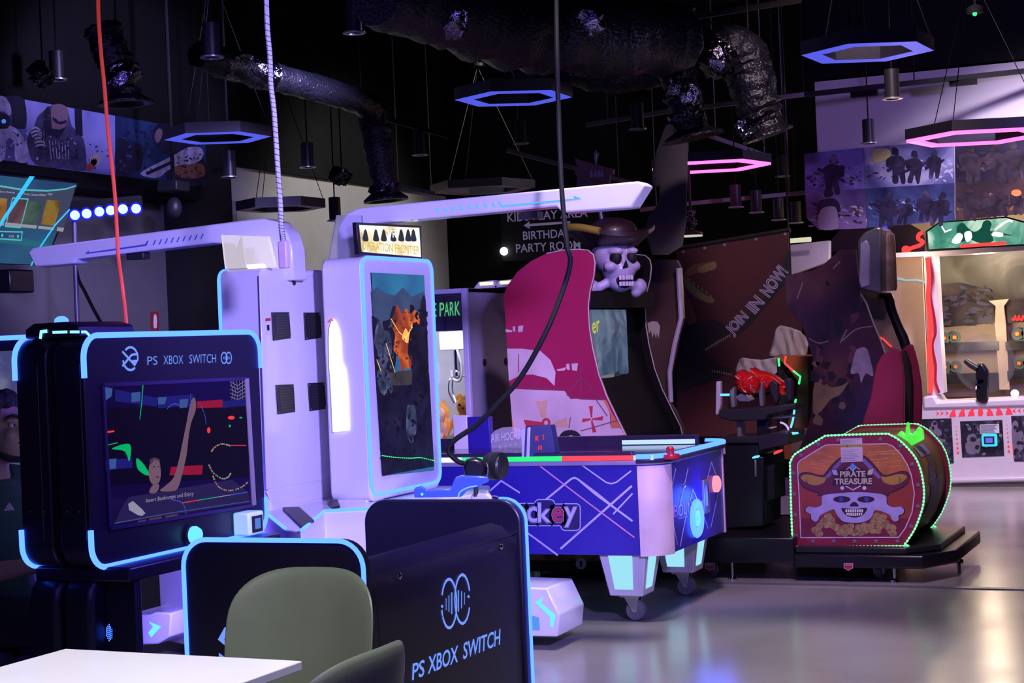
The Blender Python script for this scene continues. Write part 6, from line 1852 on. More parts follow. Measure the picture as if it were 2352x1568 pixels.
MB(m_beige).box(-3.4, hit(PY(15.95), 2122, 700).x, 15.95, 15.99, 0, 2.2).build('side_board', Ng)
MB(mat('pale_blue_cord', (.35, .55, .6), .4, emit=(.3, .7, .8), es=.25)).tube(smooth([hit(PY(15.94), *p) for p in zE([(655, 475), (700, 478), (750, 490), (830, 488), (870, 497), (905, 503)])], 4, False), .012, 6).build('wall_cord', Ng)
tag(MB(mat('grey_panel', (.34, .31, .36), .6)).prism([hit(PY(14.2), *p) for p in zD([(470, 80), (640, 60), (640, 150), (470, 210)])], (0, .1, 0)).build('wall_panel'), 'grey flat panel standing between the banner and the dark curved cabinet', 'panel')
# lighting rail ends
for i, (a, b) in enumerate((((470, 62), (565, 55)),)):
    tag(MB(glow('pale_tube', (.85, .85, .6), .8)).tube([hit(PY(14.0), *p) for p in zD([a, b])], .02, 8).use(m_black).cyl(hit(PY(14.0), *zD([a])[0]), hit(PY(14.0), *zD([a])[0]) + Vector((0, 0, 2.85)), .008, 6).build('tube_lamp'), 'short pale tube lamp above the grey panel', 'tube lamp')

# posters on the white bulkhead
WPl = PY(15.0)
PPs = [([(1848, 353), (1983, 339), (1986, 433), (1850, 444)], [(.3, (.06, .05, .22)), (.55, (.17, .13, .42)), (.8, (.28, .22, .55))], 'upper poster of a figure on violet sky at the bulkhead corner', 1),
       ([(1850, 444), (1986, 433), (1990, 524), (1882, 528), (1853, 500)], [(.3, (.07, .04, .14)), (.55, (.20, .14, .34)), (.8, (.35, .25, .48))], 'lower poster of a pale-shirted figure at the bulkhead corner', 2),
       ([(1985, 339), (2192, 322), (2193, 420), (1988, 433)], [(.3, (.03, .03, .10)), (.5, (.10, .10, .26)), (.65, (.28, .26, .46)), (.85, (.40, .40, .30))], 'upper blue poster with leaping figures and a yellow glow', 3),
       ([(1988, 433), (2193, 420), (2193, 506), (1992, 523)], [(.3, (.01, .01, .05)), (.55, (.05, .07, .20)), (.75, (.22, .24, .42))], 'lower blue poster of soldiers under a cloudy sky', 4),
       ([(2194, 322), (2400, 306), (2400, 402), (2195, 420)], [(.35, (.008, .006, .018)), (.6, (.03, .02, .05)), (.85, (.08, .05, .08))], 'upper nearly black poster with dim figures', 5),
       ([(2195, 420), (2400, 402), (2400, 486), (2195, 506)], [(.35, (.012, .008, .015)), (.55, (.045, .025, .03)), (.75, (.12, .06, .04)), (.9, (.3, .12, .05))], 'lower dark orange-brown poster of a battle crowd', 6)]
m_fg, m_fg2 = art('dark_figure_print', [(.35, (.010, .008, .02)), (.6, (.03, .024, .06)), (.8, (.10, .08, .16))], 9, 5, .8), mat('pale_figure_print', (.30, .24, .40), .5)


FR = random.Random(31)


def figure(t, pl, cx, cy, s, off, m=None, gun=True):
    """plain armed silhouette used in the wall prints, each with its own pose"""
    if m:
        t.use(m)
    fl, ln = FR.choice((-1, 1)), FR.uniform(-.25, .25)
    off += FR.uniform(0, .0015)
    s *= FR.uniform(.9, 1.25)
    J = lambda a, b: (cx + fl * (a + FR.uniform(-3, 3) - b * ln) * s, cy + (b + FR.uniform(-2, 2)) * s)
    F_ = lambda q: [J(a, b) for a, b in q]
    t.poly(pl, smooth(F_([(-9, -32), (-12, -42), (-6, -53), (5, -54), (12, -46), (13, -38), (8, -30)]), 3), off)
    t.poly(pl, smooth(F_([(-8, -28), (8, -28), (24, -22), (30, -6), (26, 16), (22, 54), (10, 58), (2, 30), (-4, 58), (-20, 54), (-16, 16), (-30, 6), (-26, -20)]), 3), off)
    t.poly(pl, F_([(20, -18), (34, -4), (12, 12), (8, 4), (22, -4)]), off + .0006)
    if gun:
        t.poly(pl, F_([(-34, 14), (-5, 2), (40, -18), (46, -16), (44, -10), (10, 8), (8, 20), (0, 20), (-2, 12), (-30, 24)]), off + .001)


rnd = random.Random(9)
_pm = lambda n, c: mat(n, c, .5)
_ink, _ash, _lil, _blu, _sky, _brn, _emb, _pal = (_pm('ink_brush', (.012, .010, .024)), _pm('ash_brush', (.05, .035, .055)), _pm('lilac_brush', (.26, .20, .46)), _pm('blue_brush', (.06, .08, .26)), _pm('sky_brush', (.30, .30, .50)),
                                                  _pm('brown_brush', (.07, .04, .03)), _pm('ember_brush', (.25, .10, .04)), _pm('pale_brush', (.38, .32, .36)))
PMT = {1: [_ash, _ink, _lil, _lil], 2: [_ink, _lil, _pal, _ash], 3: [_ink, _blu, _sky, _sky, _pal], 4: [_ink, _blu, _ink, _sky], 5: [_ink, _ash, _ink, _brn], 6: [_ink, _brn, _ash, _emb]}
for pts, st, lb, sd_ in PPs:
    a = art('poster_print', st, 2.2, 6, .9, rough=.35, seed=sd_ * 3.1)
    pz = MB(a).poly(WPl, pts, .001, .008)
    x0_, x1_ = max(p[0] for p in (pts[0], pts[-1])) + 3, min(pts[1][0], pts[2][0]) - 3
    y0_, y1_ = max(pts[0][1], pts[1][1]) + 2, min(pts[2][1], pts[3][1]) - 3
    mottle(pz, WPl, (x0_, (y0_ * 2 + y1_) / 3, x1_, y1_), 60, PMT[sd_], 8, .0091, sd_ * 7, (1.7, .55))
    if sd_ == 1:
        pz.use(m_fg); figure(pz, WPl, 1915, 400, .85, .010)
        pz.use(mat('mauve_figure_print', (.20, .10, .20), .5)).poly(WPl, ell(1916, 366, 9, 9, 12), .013)
    elif sd_ == 2:
        pz.use(m_fg); figure(pz, WPl, 1905, 480, .9, .010)
        pz.use(m_fg2).poly(WPl, smooth([(1890, 478), (1920, 476), (1926, 510), (1922, 526), (1884, 526), (1880, 500)], 3), .013)
    elif sd_ == 3:
        for q in ((2060, 378), (2100, 382), (2145, 376)):
            pz.use(m_fg); figure(pz, WPl, q[0], q[1], .62, .010)
        pz.use(mat('yellow_glow_print', (.40, .38, .16), .5)).poly(WPl, smooth([(2005, 345), (2040, 342), (2045, 360), (2010, 375)], 3), .012)
    elif sd_ == 4:
        for q in ((2040, 480), (2080, 484), (2125, 470), (2160, 478)):
            pz.use(m_fg); figure(pz, WPl, q[0], q[1], .6, .010)
    elif sd_ == 5:
        for q in ((2230, 375), (2290, 372), (2335, 368)):
            pz.use(art('ash_figure_print', [(.35, (.012, .008, .014)), (.6, (.04, .027, .04)), (.8, (.09, .06, .07))], 9, 5, .8)); figure(pz, WPl, q[0], q[1], .7, .010)
    else:
        for q in ((2230, 468), (2270, 470), (2300, 462), (2335, 462)):
            pz.use(MATS['ash_figure_print']); figure(pz, WPl, q[0], q[1], .55, .010)
        pz.use(mat('ember_print', (.6, .22, .06), .5)).poly(WPl, ell(2335, 443, 12, 8, 12), .014)
    tag(pz.build('poster', sm=False, orient=False), lb, 'poster', 'game posters on the white bulkhead')

# ================================================================== posters on the black side bulkhead
LP_ = PX(-8.02)
PL = [([(-60, 210), (53, 229), (61, 375), (-60, 360)], [(.3, (.03, .03, .10)), (.55, (.12, .13, .32)), (.8, (.45, .45, .7))], 'side-wall poster of a masked pale-armoured figure, cut by the frame edge', 1),
      ([(55, 229), (262, 266), (263, 404), (62, 378)], [(.3, (.16, .16, .45)), (.5, (.26, .25, .62)), (.75, (.40, .38, .78))], 'side-wall poster of a hooded warrior on pale blue sky', 2),
      ([(263, 266), (470, 303), (470, 427), (264, 404)], [(.35, (.008, .014, .05)), (.55, (.02, .045, .14)), (.75, (.05, .09, .22))], 'side-wall poster of a dark blue night with an armed figure', 3)]
zL = lambda pts: zc(0, 180, 3.016, pts)
m_arm, m_arm2, m_skn = mat('steel_armour_print', (.05, .045, .11), .5, var=.5, scale=14), mat('pale_armour_print', (.34, .31, .46), .5, var=.4, scale=12), mat('bronze_face_print', (.20, .12, .16), .5)
m_dkb = mat('ink_blue_print', (.012, .010, .035), .5)
for pts, st, lb, k in PL:
    t = MB(art('poster_print', st, 2.0, 6, .7, rough=.4, seed=k * 2.3)).poly(LP_, pts, .001, .008)
    if k == 1:
        t.use(m_dkb).poly(LP_, zL(smooth([(60, 120), (160, 150), (175, 330), (120, 350), (70, 320), (75, 240), (40, 160)], 3)), .010)
        t.use(m_arm2).poly(LP_, zL(smooth([(-60, 130), (10, 125), (55, 170), (70, 230), (55, 260), (20, 230), (-60, 220)], 3)), .011)
        t.poly(LP_, zL(smooth([(-60, 350), (20, 330), (90, 340), (150, 400), (182, 470), (182, 575), (100, 570), (90, 440), (40, 420), (20, 560), (-60, 560)], 3)), .011)
        t.use(m_dkb).poly(LP_, zL(smooth([(-60, 235), (20, 245), (60, 270), (50, 340), (0, 350), (-60, 340)], 3)), .012)
        t.use(mat('blue_eye_print', (.10, .30, .80), .4, emit=(.1, .4, 1), es=.4)).poly(LP_, zL(ell(15, 298, 16, 16, 14)), .014)
    elif k == 2:
        t.use(m_arm).poly(LP_, zL(smooth([(185, 400), (230, 330), (250, 270), (300, 220), (330, 195), (400, 180), (460, 210), (490, 330), (570, 420), (590, 560), (580, 640), (430, 625), (240, 600), (185, 480)], 3)), .010)
        t.use(m_dkb).poly(LP_, zL(smooth([(300, 230), (330, 195), (345, 300), (350, 400), (310, 380), (290, 300)], 3)), .0115)
        t.poly(LP_, zL([(508, 205), (560, 215), (565, 400), (515, 400)]), .0115)
        t.use(m_skn).poly(LP_, zL(smooth([(345, 215), (370, 182), (420, 180), (462, 215), (462, 280), (440, 340), (400, 395), (370, 395), (350, 340)], 3)), .012)
        t.use(m_dkb)
        t.poly(LP_, zL(smooth([(355, 270), (385, 285), (395, 300), (430, 295), (450, 290), (445, 310), (400, 320), (360, 295)], 3)), .0135)
        t.poly(LP_, zL(smooth([(350, 350), (400, 355), (445, 340), (400, 410), (365, 405)], 3)), .0135)
        t.use(m_arm2)
        for i in range(6):
            t.stroke(LP_, zL(smooth([(195 + 8 * i, 360 + 22 * i), (235 + 8 * i, 340 + 24 * i), (270 + 8 * i, 360 + 22 * i)], 4, False)), .014, .0135)
        for i in range(7):
            t.stroke(LP_, zL([(330 + i * 22, 430 + (i % 2) * 10), (345 + i * 20, 560)]), .010, .0135)
        t.use(mat('feather_print', (.50, .42, .34), .5))
        for a in range(8):
            an = -1.9 + a * .33
            t.poly(LP_, zL([(610, 600), (618 + 105 * sin(an + 1.9) * .9, 600 + 115 * sin(an - .2) * .9), (640, 610)]), .0135)
        t.use(mat('rust_feather_print', (.40, .07, .05), .5)).poly(LP_, zL(smooth([(580, 610), (620, 590), (640, 620), (600, 645)], 3)), .0145)
    else:
        t.use(m_dkb).poly(LP_, zL(smooth([(800, 440), (850, 420), (900, 460), (960, 450), (985, 500), (960, 640), (800, 650)], 3)), .010)
        t.poly(LP_, zL([(845, 390), (856, 395), (862, 440), (850, 445)]), .0105)
        t.poly(LP_, zL(smooth([(1050, 400), (1075, 330), (1120, 310), (1200, 330), (1260, 420), (1350, 470), (1400, 540), (1405, 740), (1150, 710), (1180, 560), (1100, 500)], 3)), .011)
        t.use(m_skn).poly(LP_, zL(smooth([(1060, 400), (1085, 350), (1115, 360), (1110, 410), (1080, 450)], 3)), .0125)
        t.use(m_arm2).poly(LP_, zL(smooth([(960, 660), (1100, 580), (1200, 530), (1290, 480), (1380, 480), (1400, 540), (1340, 590), (1240, 600), (1150, 640), (1080, 690)], 3)), .0125)
        t.use(m_dkb).poly(LP_, zL([(1000, 650), (1180, 570), (1190, 590), (1010, 672)]), .0135)
        t.use(mat('rust_glow_print', (.20, .08, .05), .5)).poly(LP_, zL(smooth([(1200, 620), (1330, 590), (1400, 600), (1400, 680), (1250, 690)], 3)), .0118)
    if k == 1:
        mottle(t, LP_, (0, 300, 58, 362), 30, [m_arm, m_arm2], 5, .0135, 71)
    elif k == 2:
        mottle(t, LP_, (72, 305, 180, 372), 80, [m_arm, m_dkb, m_arm, m_dkb, m_arm2], 5, .0142, 72, (.7, 1.4))
        mottle(t, LP_, (92, 262, 116, 300), 22, [m_dkb, m_arm], 5, .0112, 73)
        mottle(t, LP_, (170, 330, 255, 390), 26, [m_arm, mat('sky_mark_print', (.30, .29, .62), .5)], 6, .0095, 74)
    else:
        m_nb = mat('night_blue_print', (.035, .07, .18), .5)
        mottle(t, LP_, (268, 290, 345, 395), 50, [m_dkb, m_nb, m_dkb], 6, .0122, 75)
        mottle(t, LP_, (375, 340, 466, 412), 50, [m_dkb, m_arm, m_dkb, m_arm], 5, .0142, 76, (1.4, .7))
    tag(t.build('poster', sm=False, orient=False), lb, 'poster', 'game posters on the side wall')

# hanging TV
Ttop = at(184, 419, 9.6)
Tbot = hit(PY(Ttop.y), 106, 612)
run = Vector((0, -1.5, 0))
n_ = (run.cross(Tbot - Ttop)).normalized()
if n_.dot(CAMPOS - Ttop) < 0:
    n_ = -n_
TV = thing('hanging_tv', 'large tilted TV showing a blue game menu, hanging at the frame edge', 'TV', (Ttop + Tbot) / 2)
quad = [Ttop, Tbot, Tbot + run, Ttop + run]
MB(m_blackg).prism([p - n_ * .05 for p in quad], n_ * .045).build('casing', TV, bevel=.006)
ctr = sum(quad, Vector()) / 4
TVP = (ctr, n_)
ts = MB(art('menu_screen_blue', [(.25, (.012, .03, .10)), (.5, (.02, .06, .16)), (.75, (.03, .13, .24))], 1.2, 3, .3, emit=.9)).add([ctr + (p - ctr) * .965 for p in quad], [(0, 1, 2, 3)]).build('screen', TV, sm=False)
zT = lambda pts: zc(0, 380, 6.03, pts)
t = MB()
gl2 = {}
t.use(glow('menu_grey', (.05, .06, .12), .9)).poly(TVP, zT([(-60, 275), (600, 340), (1040, 300), (930, 700), (870, 920), (600, 880), (-60, 800)]), .001)
t.use(glow('menu_teal_band', (.02, .14, .20), .9)).poly(TVP, zT([(-60, 1000), (300, 1000), (800, 1110), (800, 1140), (560, 1130), (-60, 1060)]), .002)
ar = [art('menu_card_art', s_, 6, 5, 1, emit=.8, seed=i) for i, s_ in enumerate(([(.3, (.10, .03, .01)), (.6, (.40, .16, .04)), (.8, (.3, .3, .1))], [(.3, (.05, .05, .03)), (.5, (.14, .05, .10)), (.75, (.22, .20, .06))], [(.3, (.02, .05, .04)), (.6, (.07, .12, .10)), (.8, (.20, .20, .16))], [(.3, (.10, .06, .02)), (.55, (.30, .18, .03)), (.8, (.22, .05, .03))]))]
for i, q in enumerate(([(-60, 440), (95, 455), (60, 790), (-60, 780)], [(165, 450), (375, 465), (285, 800), (85, 780)], [(385, 490), (590, 505), (500, 810), (300, 800)], [(640, 470), (845, 490), (750, 830), (560, 810)])):
    t.use(ar[i]).poly(TVP, zT(q), .003)
t.use(glow('menu_caption', (.30, .33, .36), .9))
for q in ([(-60, 785), (55, 790), (45, 830), (-60, 825)], [(70, 782), (285, 802), (272, 855), (60, 838)], [(292, 808), (505, 822), (495, 870), (282, 850)], [(525, 830), (745, 850), (735, 892), (520, 870)], [(785, 850), (880, 860), (865, 915), (778, 900)]):
    t.poly(TVP, zT(q), .004)
t.use(glow('menu_cyan_frame', (.10, .50, .55), .9)).stroke(TVP, zT([(165, 445), (380, 460), (275, 855), (65, 838)]), .008, .005, True)
t.stroke(TVP, zT([(-60, 905), (300, 915), (285, 1030), (-60, 1005)]), .008, .005, True)
t.stroke(TVP, zT([(-60, 270), (300, 330), (640, 345), (900, 320), (1045, 275)]), .010, .005)
t.poly(TVP, zT(ell(22, 962, 14, 24, 12)), .005).poly(TVP, zT(ell(240, 975, 14, 24, 12)), .005)
t.use(glow('beam_cyan', (.03, .45, .95), 1.3)).poly(TVP, zT([(-60, 850), (400, 140), (470, 145), (-60, 920)]), .006)
t.stroke(TVP, zT([(955, 600), (750, 820), (520, 1160), (420, 1380)]), .014, .006)
t.build('menu_picture', ts, sm=False, orient=False)
t = MB(glow('menu_text', (.40, .45, .5), 1.0))
for s_, a, b in (('Game Shooting', (-30, 370), (188, 385)), ('Racing', (310, 400), (392, 412)), ('Cartoon Athletic', (410, 412), (620, 415)), ('Other', (645, 405), (715, 402)), ('5/18', (108, 985), (172, 990))):
    q = zT([a, b, (a[0] + 8, a[1] - 32)])
    t = MB(MATS['menu_text'])
    writepx(t, s_, TVP, q[0], q[1], q[2], .007)
    t.build('menu_text', ts, sm=False, orient=False)
MB(m_black).cyl(ctr - n_ * .05, (ctr.x - .1, ctr.y, CEIL), .03, 10).build('mount_pole', TV)
c = at(40, 645, 9.8)
tag(MB(m_blackg).box(c.x - .05, c.x + .08, c.y - .16, c.y + .05, c.z - .07, c.z + .06).build('wall_speaker', bevel=.01), 'dark speaker box under the tilted TV', 'speaker')

# stage light bar with six blue lenses on a stand
LB = thing('stage_light_bar', 'stand-mounted light bar with six glowing blue lenses', 'stage light', hit(PZ(0), 180, 1200))
LB.location = (-7.2, 11.0, 0)
WL[LB.name] = Vector((-7.2, 11.0, 0))
Lb = lambda px, py: at(px, py, 12.0)
m_lens = glow('blue_lens', (.2, .35, 1.0), 4.0)
bar = MB(m_black)
a, b = Lb(160, 488), Lb(325, 474)
bar.bar(a - Vector((0, 0, -.04)), b - Vector((0, 0, -.04)), .08, .07)
hs = bar.build('housing', LB)
fd = (CAMPOS - a).normalized()
for px, py in ((172, 494), (199, 490.5), (228, 486), (254, 483), (282, 480), (312, 479)):
    c = Lb(px, py)
    l_ = MB(MATS.get('blue_rim') or glow('blue_rim', (.01, .01, 1.0), 1.0)).lathe(c + fd * .03, [(.045, -.05), (.045, .015), (.031, .015)], 18, fd).build('lens_tube', LB)
    MB(m_lens).lathe(c + fd * .045, [(.033, 0), (.027, .01), (0, .014)], 18, fd).build('lens', l_)
p0, p1 = Lb(170, 495), Lb(178, 790)
MB(mat('violet_grey_pole', (.22, .2, .3), .4, .4)).tube([p0, Lb(174, 640), (p1.x, p1.y, 0)], .018, 10).build('pole', LB)
bx, by = p1.x, p1.y
l3 = MB(m_dark)
for a in (0, 2.1, 4.2):
    MB(m_dark).tube([(bx, by, .5), (bx + .4 * cos(a), by + .4 * sin(a), 0.01)], .012, 8).build('leg', LB)
tag(MB(m_cable).tube(smooth([Lb(173, 600), Lb(180, 640), Lb(195, 670), Lb(215, 710), Lb(245, 765), Lb(270, 820)], 5, False), .012, 8).build('stand_cable'), 'black cable hanging off the blue light bar stand', 'cable')
# fire sign
ws = PX(-8.4)
t = MB(mat('red_sign', (.30, .02, .03), .5)).poly(ws, [(345, 716), (363, 715), (364, 763), (346, 762)], .001, .006)
t.use(m_white).poly(ws, smooth([(351, 752), (351, 728), (354, 721), (358, 728), (358, 752)], 2), .009)
tag(t.build('extinguisher_sign', sm=False), 'small red fire extinguisher sign on the grey wall', 'sign')
# dark ceiling-hung moving-head light near the column
MV = thing('moving_head_light', 'dark moving-head stage light hanging at the end of the side posters', 'stage light', at(385, 470, 13.0))
c = at(400, 470, 13.0)
MB(m_dark).box(c.x - .09, c.x + .09, c.y - .09, c.y + .09, c.z + .10, c.z + .18).build('yoke_base', MV, bevel=.01)
MB(m_dark).ball(c - Vector((0, 0, .02)), (.06, .06, .08), 16, 12).build('head', MV)
MB(m_black).cyl(c + Vector((0, 0, .17)), (c.x, c.y, CEIL), .015, 8).build('hanger', MV)
# switch box on pale wall
t = hit(ws, 517, 497)
tag(MB(mat('grey_box', (.3, .3, .34), .5)).box(-8.4, -8.33, t.y - .1, t.y + .1, t.z - .14, t.z + .14).build('wall_box', bevel=.01), 'small grey box mounted on the pale side wall', 'wall box')
# direction lettering on the back wall
BWP = PY(17.6)
m_wl = mat('lilac_white_lettering', (.50, .46, .62), .5, emit=(.5, .42, .8), es=.12)
Sg = thing('direction_sign', 'white wall sign reading KIDS PLAY AREA and BIRTHDAY PARTY ROOM with arrow', 'sign', (-6.2, 17.55, 2.2))
MB(m_black).prism([hit(BWP, *p) + Vector((0, -.02, 0)) for p in [(1150, 475), (1400, 460), (1405, 590), (1155, 600)]], (0, .015, 0)).build('sign_board', Sg, sm=False)
t = MB(m_wl)
for s_, a, b, hh in (('KIDS PLAY AREA', (1168, 510), (1352, 498), 20), ('BIRTHDAY', (1204, 551), (1314, 544), 19), ('PARTY ROOM', (1188, 581), (1336, 572), 20)):
    writepx(t, s_, BWP, a, b, (a[0] - .8, a[1] - hh), .03, .012)
t.poly(BWP, [(1205, 518), (1219, 508), (1218, 514), (1312, 508), (1312, 513), (1218, 520), (1220, 526)], .03)
t.build('lettering', Sg, sm=False, orient=False)
c = hit(BWP, 1160, 577) + Vector((0, -.03, 0))
tag(MB(glow('star_white_lamp', (1, 1, 1), 8)).ball(c, .045, 16, 10).build('spot_lamp'), 'single bright white spot lamp under the direction lettering', 'spot lamp')

# ================================================================== ceiling: ribs, rails, ducts, lamps
m_rib = mat('black_ceiling_rib', (.008, .008, .010), .7, spec=.2)
for i in range(13):
    y = 6.2 + i * .9
    struct('beam', MB(m_rib).box(-8.6, 5.0, y, y + .10, CEIL - .16, CEIL))
m_rail2 = mat('pale_rail', (.20, .19, .18), .5, .3)
m_blk2 = mat('black_rail', (.006, .006, .007), .6, spec=.2)
rails = [([(1200, 100), (1526, 50), (1840, 0)], 11.5, 'upper thin black ceiling rail above the foil ducts', m_blk2), ([(1346, 287), (1526, 257), (1846, 217)], 14.0, 'pale ceiling rail running behind the vertical duct', m_rail2),
         ([(1470, 482), (1586, 467), (1851, 442)], 15.5, 'low pale rail behind the grey sail', m_rail2), ([(1164, 345), (1329, 388), (1450, 420)], 15.0, 'sloping pale rail behind the ship board', m_rail2),
         ([(1630, 312), (1726, 345), (1770, 362)], 15.5, 'short sloping pale rail beside the pink hexagon lamp', m_rail2), ([(870, 268), (1030, 313)], 14.5, 'thin sloping rail near the elbow duct', m_blk2),
         ([(480, 395), (530, 385)], 13.5, 'short black rail at the pale side wall', m_blk2), ([(905, 425), (1000, 445)], 15.5, 'short rail stub beside the flared elbow duct', m_rail2)]
for pts, d, lb, m in rails:
    q = [at(a, b, d) for a, b in pts]
    mb = MB(m)
    for a, b in zip(q, q[1:]):
        mb.bar(a, b, .035, .035)
    for p in (q[0].lerp(q[-1], .1), q[0].lerp(q[-1], .9)):
        mb.cyl(p, (p.x, p.y, CEIL), .005, 6)
    tag(mb.build('ceiling_rail', sm=False), lb, 'rail')
# ducts
m_foil = mat('crinkled_foil', (.20, .19, .25), .16, 1.0, var=.4, bump=1.0, bscale=28)
m_duct = mat('black_duct_film', (.006, .006, .009), .2, var=.3, bump=.8, bscale=45, spec=.35)


def crinkle(path, r, n=18, seed=1, amt=.06, sub=8):
    rn = random.Random(seed)
    q = smooth([tuple(p) for p in path], sub, False)
    rs = r if isinstance(r, (list, tuple)) else [r] * len(path)
    N = len(q)
    rr = []
    for i in range(N):
        t = i / (N - 1) * (len(path) - 1)
        k = min(int(t), len(path) - 2)
        rr.append((rs[k] + (rs[k + 1] - rs[k]) * (t - k)) * (1 + rn.uniform(-amt, amt)))
    mb = MB()
    mb.tube(q, rr, n)
    mb.v = [v + Vector((rn.uniform(-1, 1), rn.uniform(-1, 1), rn.uniform(-1, 1))) * (amt * .12) for v in mb.v]
    return mb


def duct(label, path, r, flare=None, foil=(), seed=1, amt=.06):
    t = thing('flexible_duct', label, 'duct', path[0], None)
    c = crinkle(path, r, seed=seed, amt=amt)
    c.ms, c.mi = [m_duct], [0] * len(c.f)
    c.build('duct_hose', t)
    for p, rr in foil:
        f = crinkle(p, rr, seed=seed + 5, amt=.12, sub=4)
        f.ms, f.mi = [m_foil], [0] * len(f.f)
        f.build('foil_wrap', t)
    if flare:
        a, b, r0, r1 = flare
        ax = (Vector(b) - Vector(a))
        L_ = ax.length
        MB(m_duct).lathe(a, [(r0, 0), (r0 * 1.05, L_ * .4), (r1, L_ * .85), (r1, L_), (r1 * .8, L_), (r0 * .7, L_ * .6)], 28, ax).build('flare', t)
    p = Vector(path[len(path) // 2])
    MB(m_blk2).cyl(p, (p.x, p.y, CEIL), .006, 6).build('hanger', t)
    return t


duct('dark duct with shiny upper end bending down to a flared outlet', [at(455, 125, 10.6), at(560, 160, 11), at(700, 195, 11.5), at(830, 235, 12), at(858, 275, 12.2), at(870, 340, 12.2), at(885, 430, 12.2)], [.085, .09, .09, .09, .105, .10, .09],
     (at(883, 425, 12.2), at(887, 462, 12.2), .09, .16), [([at(500, 140, 10.78), at(560, 158, 11), at(620, 174, 11.2)], .094), ([at(880, 425, 12.2), at(885, 445, 12.2)], .10)], 3)
duct('fat foil-wrapped duct sagging across the ceiling top', [at(860, -10, 8.6), at(1000, 20, 9), at(1150, 50, 9.4), at(1300, 70, 9.8), at(1450, 85, 10.2), at(1560, 90, 10.5)], [.16, .2, .24, .25, .24, .2], None,
     [([at(1010, 30, 8.9), at(1030, 45, 8.95), at(1050, 55, 9)], [.10, .12, .08]), ([at(1320, 20, 9.6), at(1350, 45, 9.6), at(1370, 80, 9.6)], [.08, .12, .06])], 7, .09)
duct('long low duct under the fat foil duct', [at(1180, 175, 11.2), at(1280, 150, 11.2), at(1400, 160, 11.2), at(1500, 150, 11.2), at(1570, 130, 11.2)], [.08, .13, .15, .15, .14], None, [([at(1255, 135, 11), at(1265, 165, 11)], [.09, .06])], 11, .07)
duct('upright black duct with foil collar ending above the grey sail', [at(1540, 20, 10.8), at(1545, 90, 10.8), at(1553, 160, 10.8), at(1572, 215, 10.8), at(1578, 285, 10.8)], [.15, .15, .13, .09, .11],
     (at(1585, 285, 10.9), at(1592, 318, 10.9), .11, .20), [([at(1535, 195, 10.75), at(1570, 212, 10.75), at(1577, 245, 10.75)], [.12, .10, .11]), ([at(1576, 262, 10.75), at(1578, 278, 10.75)], [.118, .122])], 5, .07)
duct('curved black duct dropping to a tilted flared outlet beside the upright duct', [at(1610, 140, 11.2), at(1650, 120, 11.2), at(1695, 115, 11.2), at(1722, 170, 11.2), at(1740, 240, 11.2), at(1758, 285, 11.2)], [.13, .15, .16, .16, .15, .12],
     (at(1755, 283, 11.2), at(1765, 312, 11.2), .12, .17), [([at(1625, 160, 11.0), at(1650, 130, 11.0), at(1668, 110, 11.0)], [.09, .12, .10]), ([at(1700, 280, 11.1), at(1712, 300, 11.1), at(1722, 312, 11.1)], [.035, .045, .03])], 9, .08)
duct('short foil duct end with a round diffuser over the side posters', [at(235, 60, 10), at(250, 110, 10), at(270, 155, 10), at(285, 190, 10)], [.10, .11, .10, .09], (at(287, 205, 10), at(290, 240, 10), .09, .16),
     [([at(265, 150, 9.9), at(280, 175, 9.9), at(300, 195, 9.9)], [.06, .11, .10])], 13, .09)
duct('small foil duct end beside the first ceiling cylinder lamp', [at(80, 150, 11.5), at(98, 175, 11.5), at(110, 190, 11.5)], [.06, .06, .05], None, [([at(90, 168, 11.4), at(98, 182, 11.4)], [.07, .06])], 17, .1)
duct('tiny foil duct end above the pale side wall', [at(760, 398, 14.5), at(785, 405, 14.5), at(800, 415, 14.5)], [.06, .07, .05], None, [([at(778, 402, 14.4), at(792, 412, 14.4)], [.08, .06])], 19, .1)

# hexagon pendant lamps
m_hexb, m_hexp = glow('hexagon_blue_light', (.085, .105, .80), 1.0), glow('hexagon_pink_light', (1.0, .10, .48), 3.2)
m_hexo = mat('hexagon_unlit_diffuser', (.34, .24, .38), .5)
m_hexf = mat('black_hexagon_frame', (.016, .014, .022), .45)


def hexlamp(Rr, w, m, label, group=None):
    t = thing('hexagon_lamp', label, 'pendant lamp', (0, 0, 0), group)
    P6 = lambda r, z: [Vector((r * cos(pi / 3 * k), r * sin(pi / 3 * k), z)) for k in range(6)]
    o, i = P6(Rr, 0), P6(Rr - w, 0)
    mb = MB(m_hexf)
    h = Vector((0, 0, .075))
    for k in range(6):
        a, b, c, d = o[k], o[(k + 1) % 6], i[(k + 1) % 6], i[k]
        mb.add([a, b, b + h, a + h], [(0, 1, 2, 3)]).add([d, c, c + h, d + h], [(3, 2, 1, 0)]).add([a + h, b + h, c + h, d + h], [(0, 1, 2, 3)])
    mb.build('frame', t, sm=False, orient=False)
    mb = MB(m)
    for k in range(6):
        a, b, c, d = o[k] * .985, o[(k + 1) % 6] * .985, i[(k + 1) % 6] * 1.01, i[k] * 1.01
        mb.prism([a, b, c, d], (0, 0, -.02 if Rr > .45 else -.002))
    mb.build('light_panel', t, sm=False, orient=False)
    for k in range(0, 6, 2):
        MB(m_blk2).cyl(o[k] * .95 + h, (0.0, 0.0, 1.2), .0035, 6).build('suspension_wire', t)
    MB(m_blk2).lathe((0, 0, 1.2), [(.05, 0), (.05, .03)], 16).cyl((0, 0, 1.2), (0, 0, CEIL - 3.0), .006, 6).build('canopy', t)
    return t


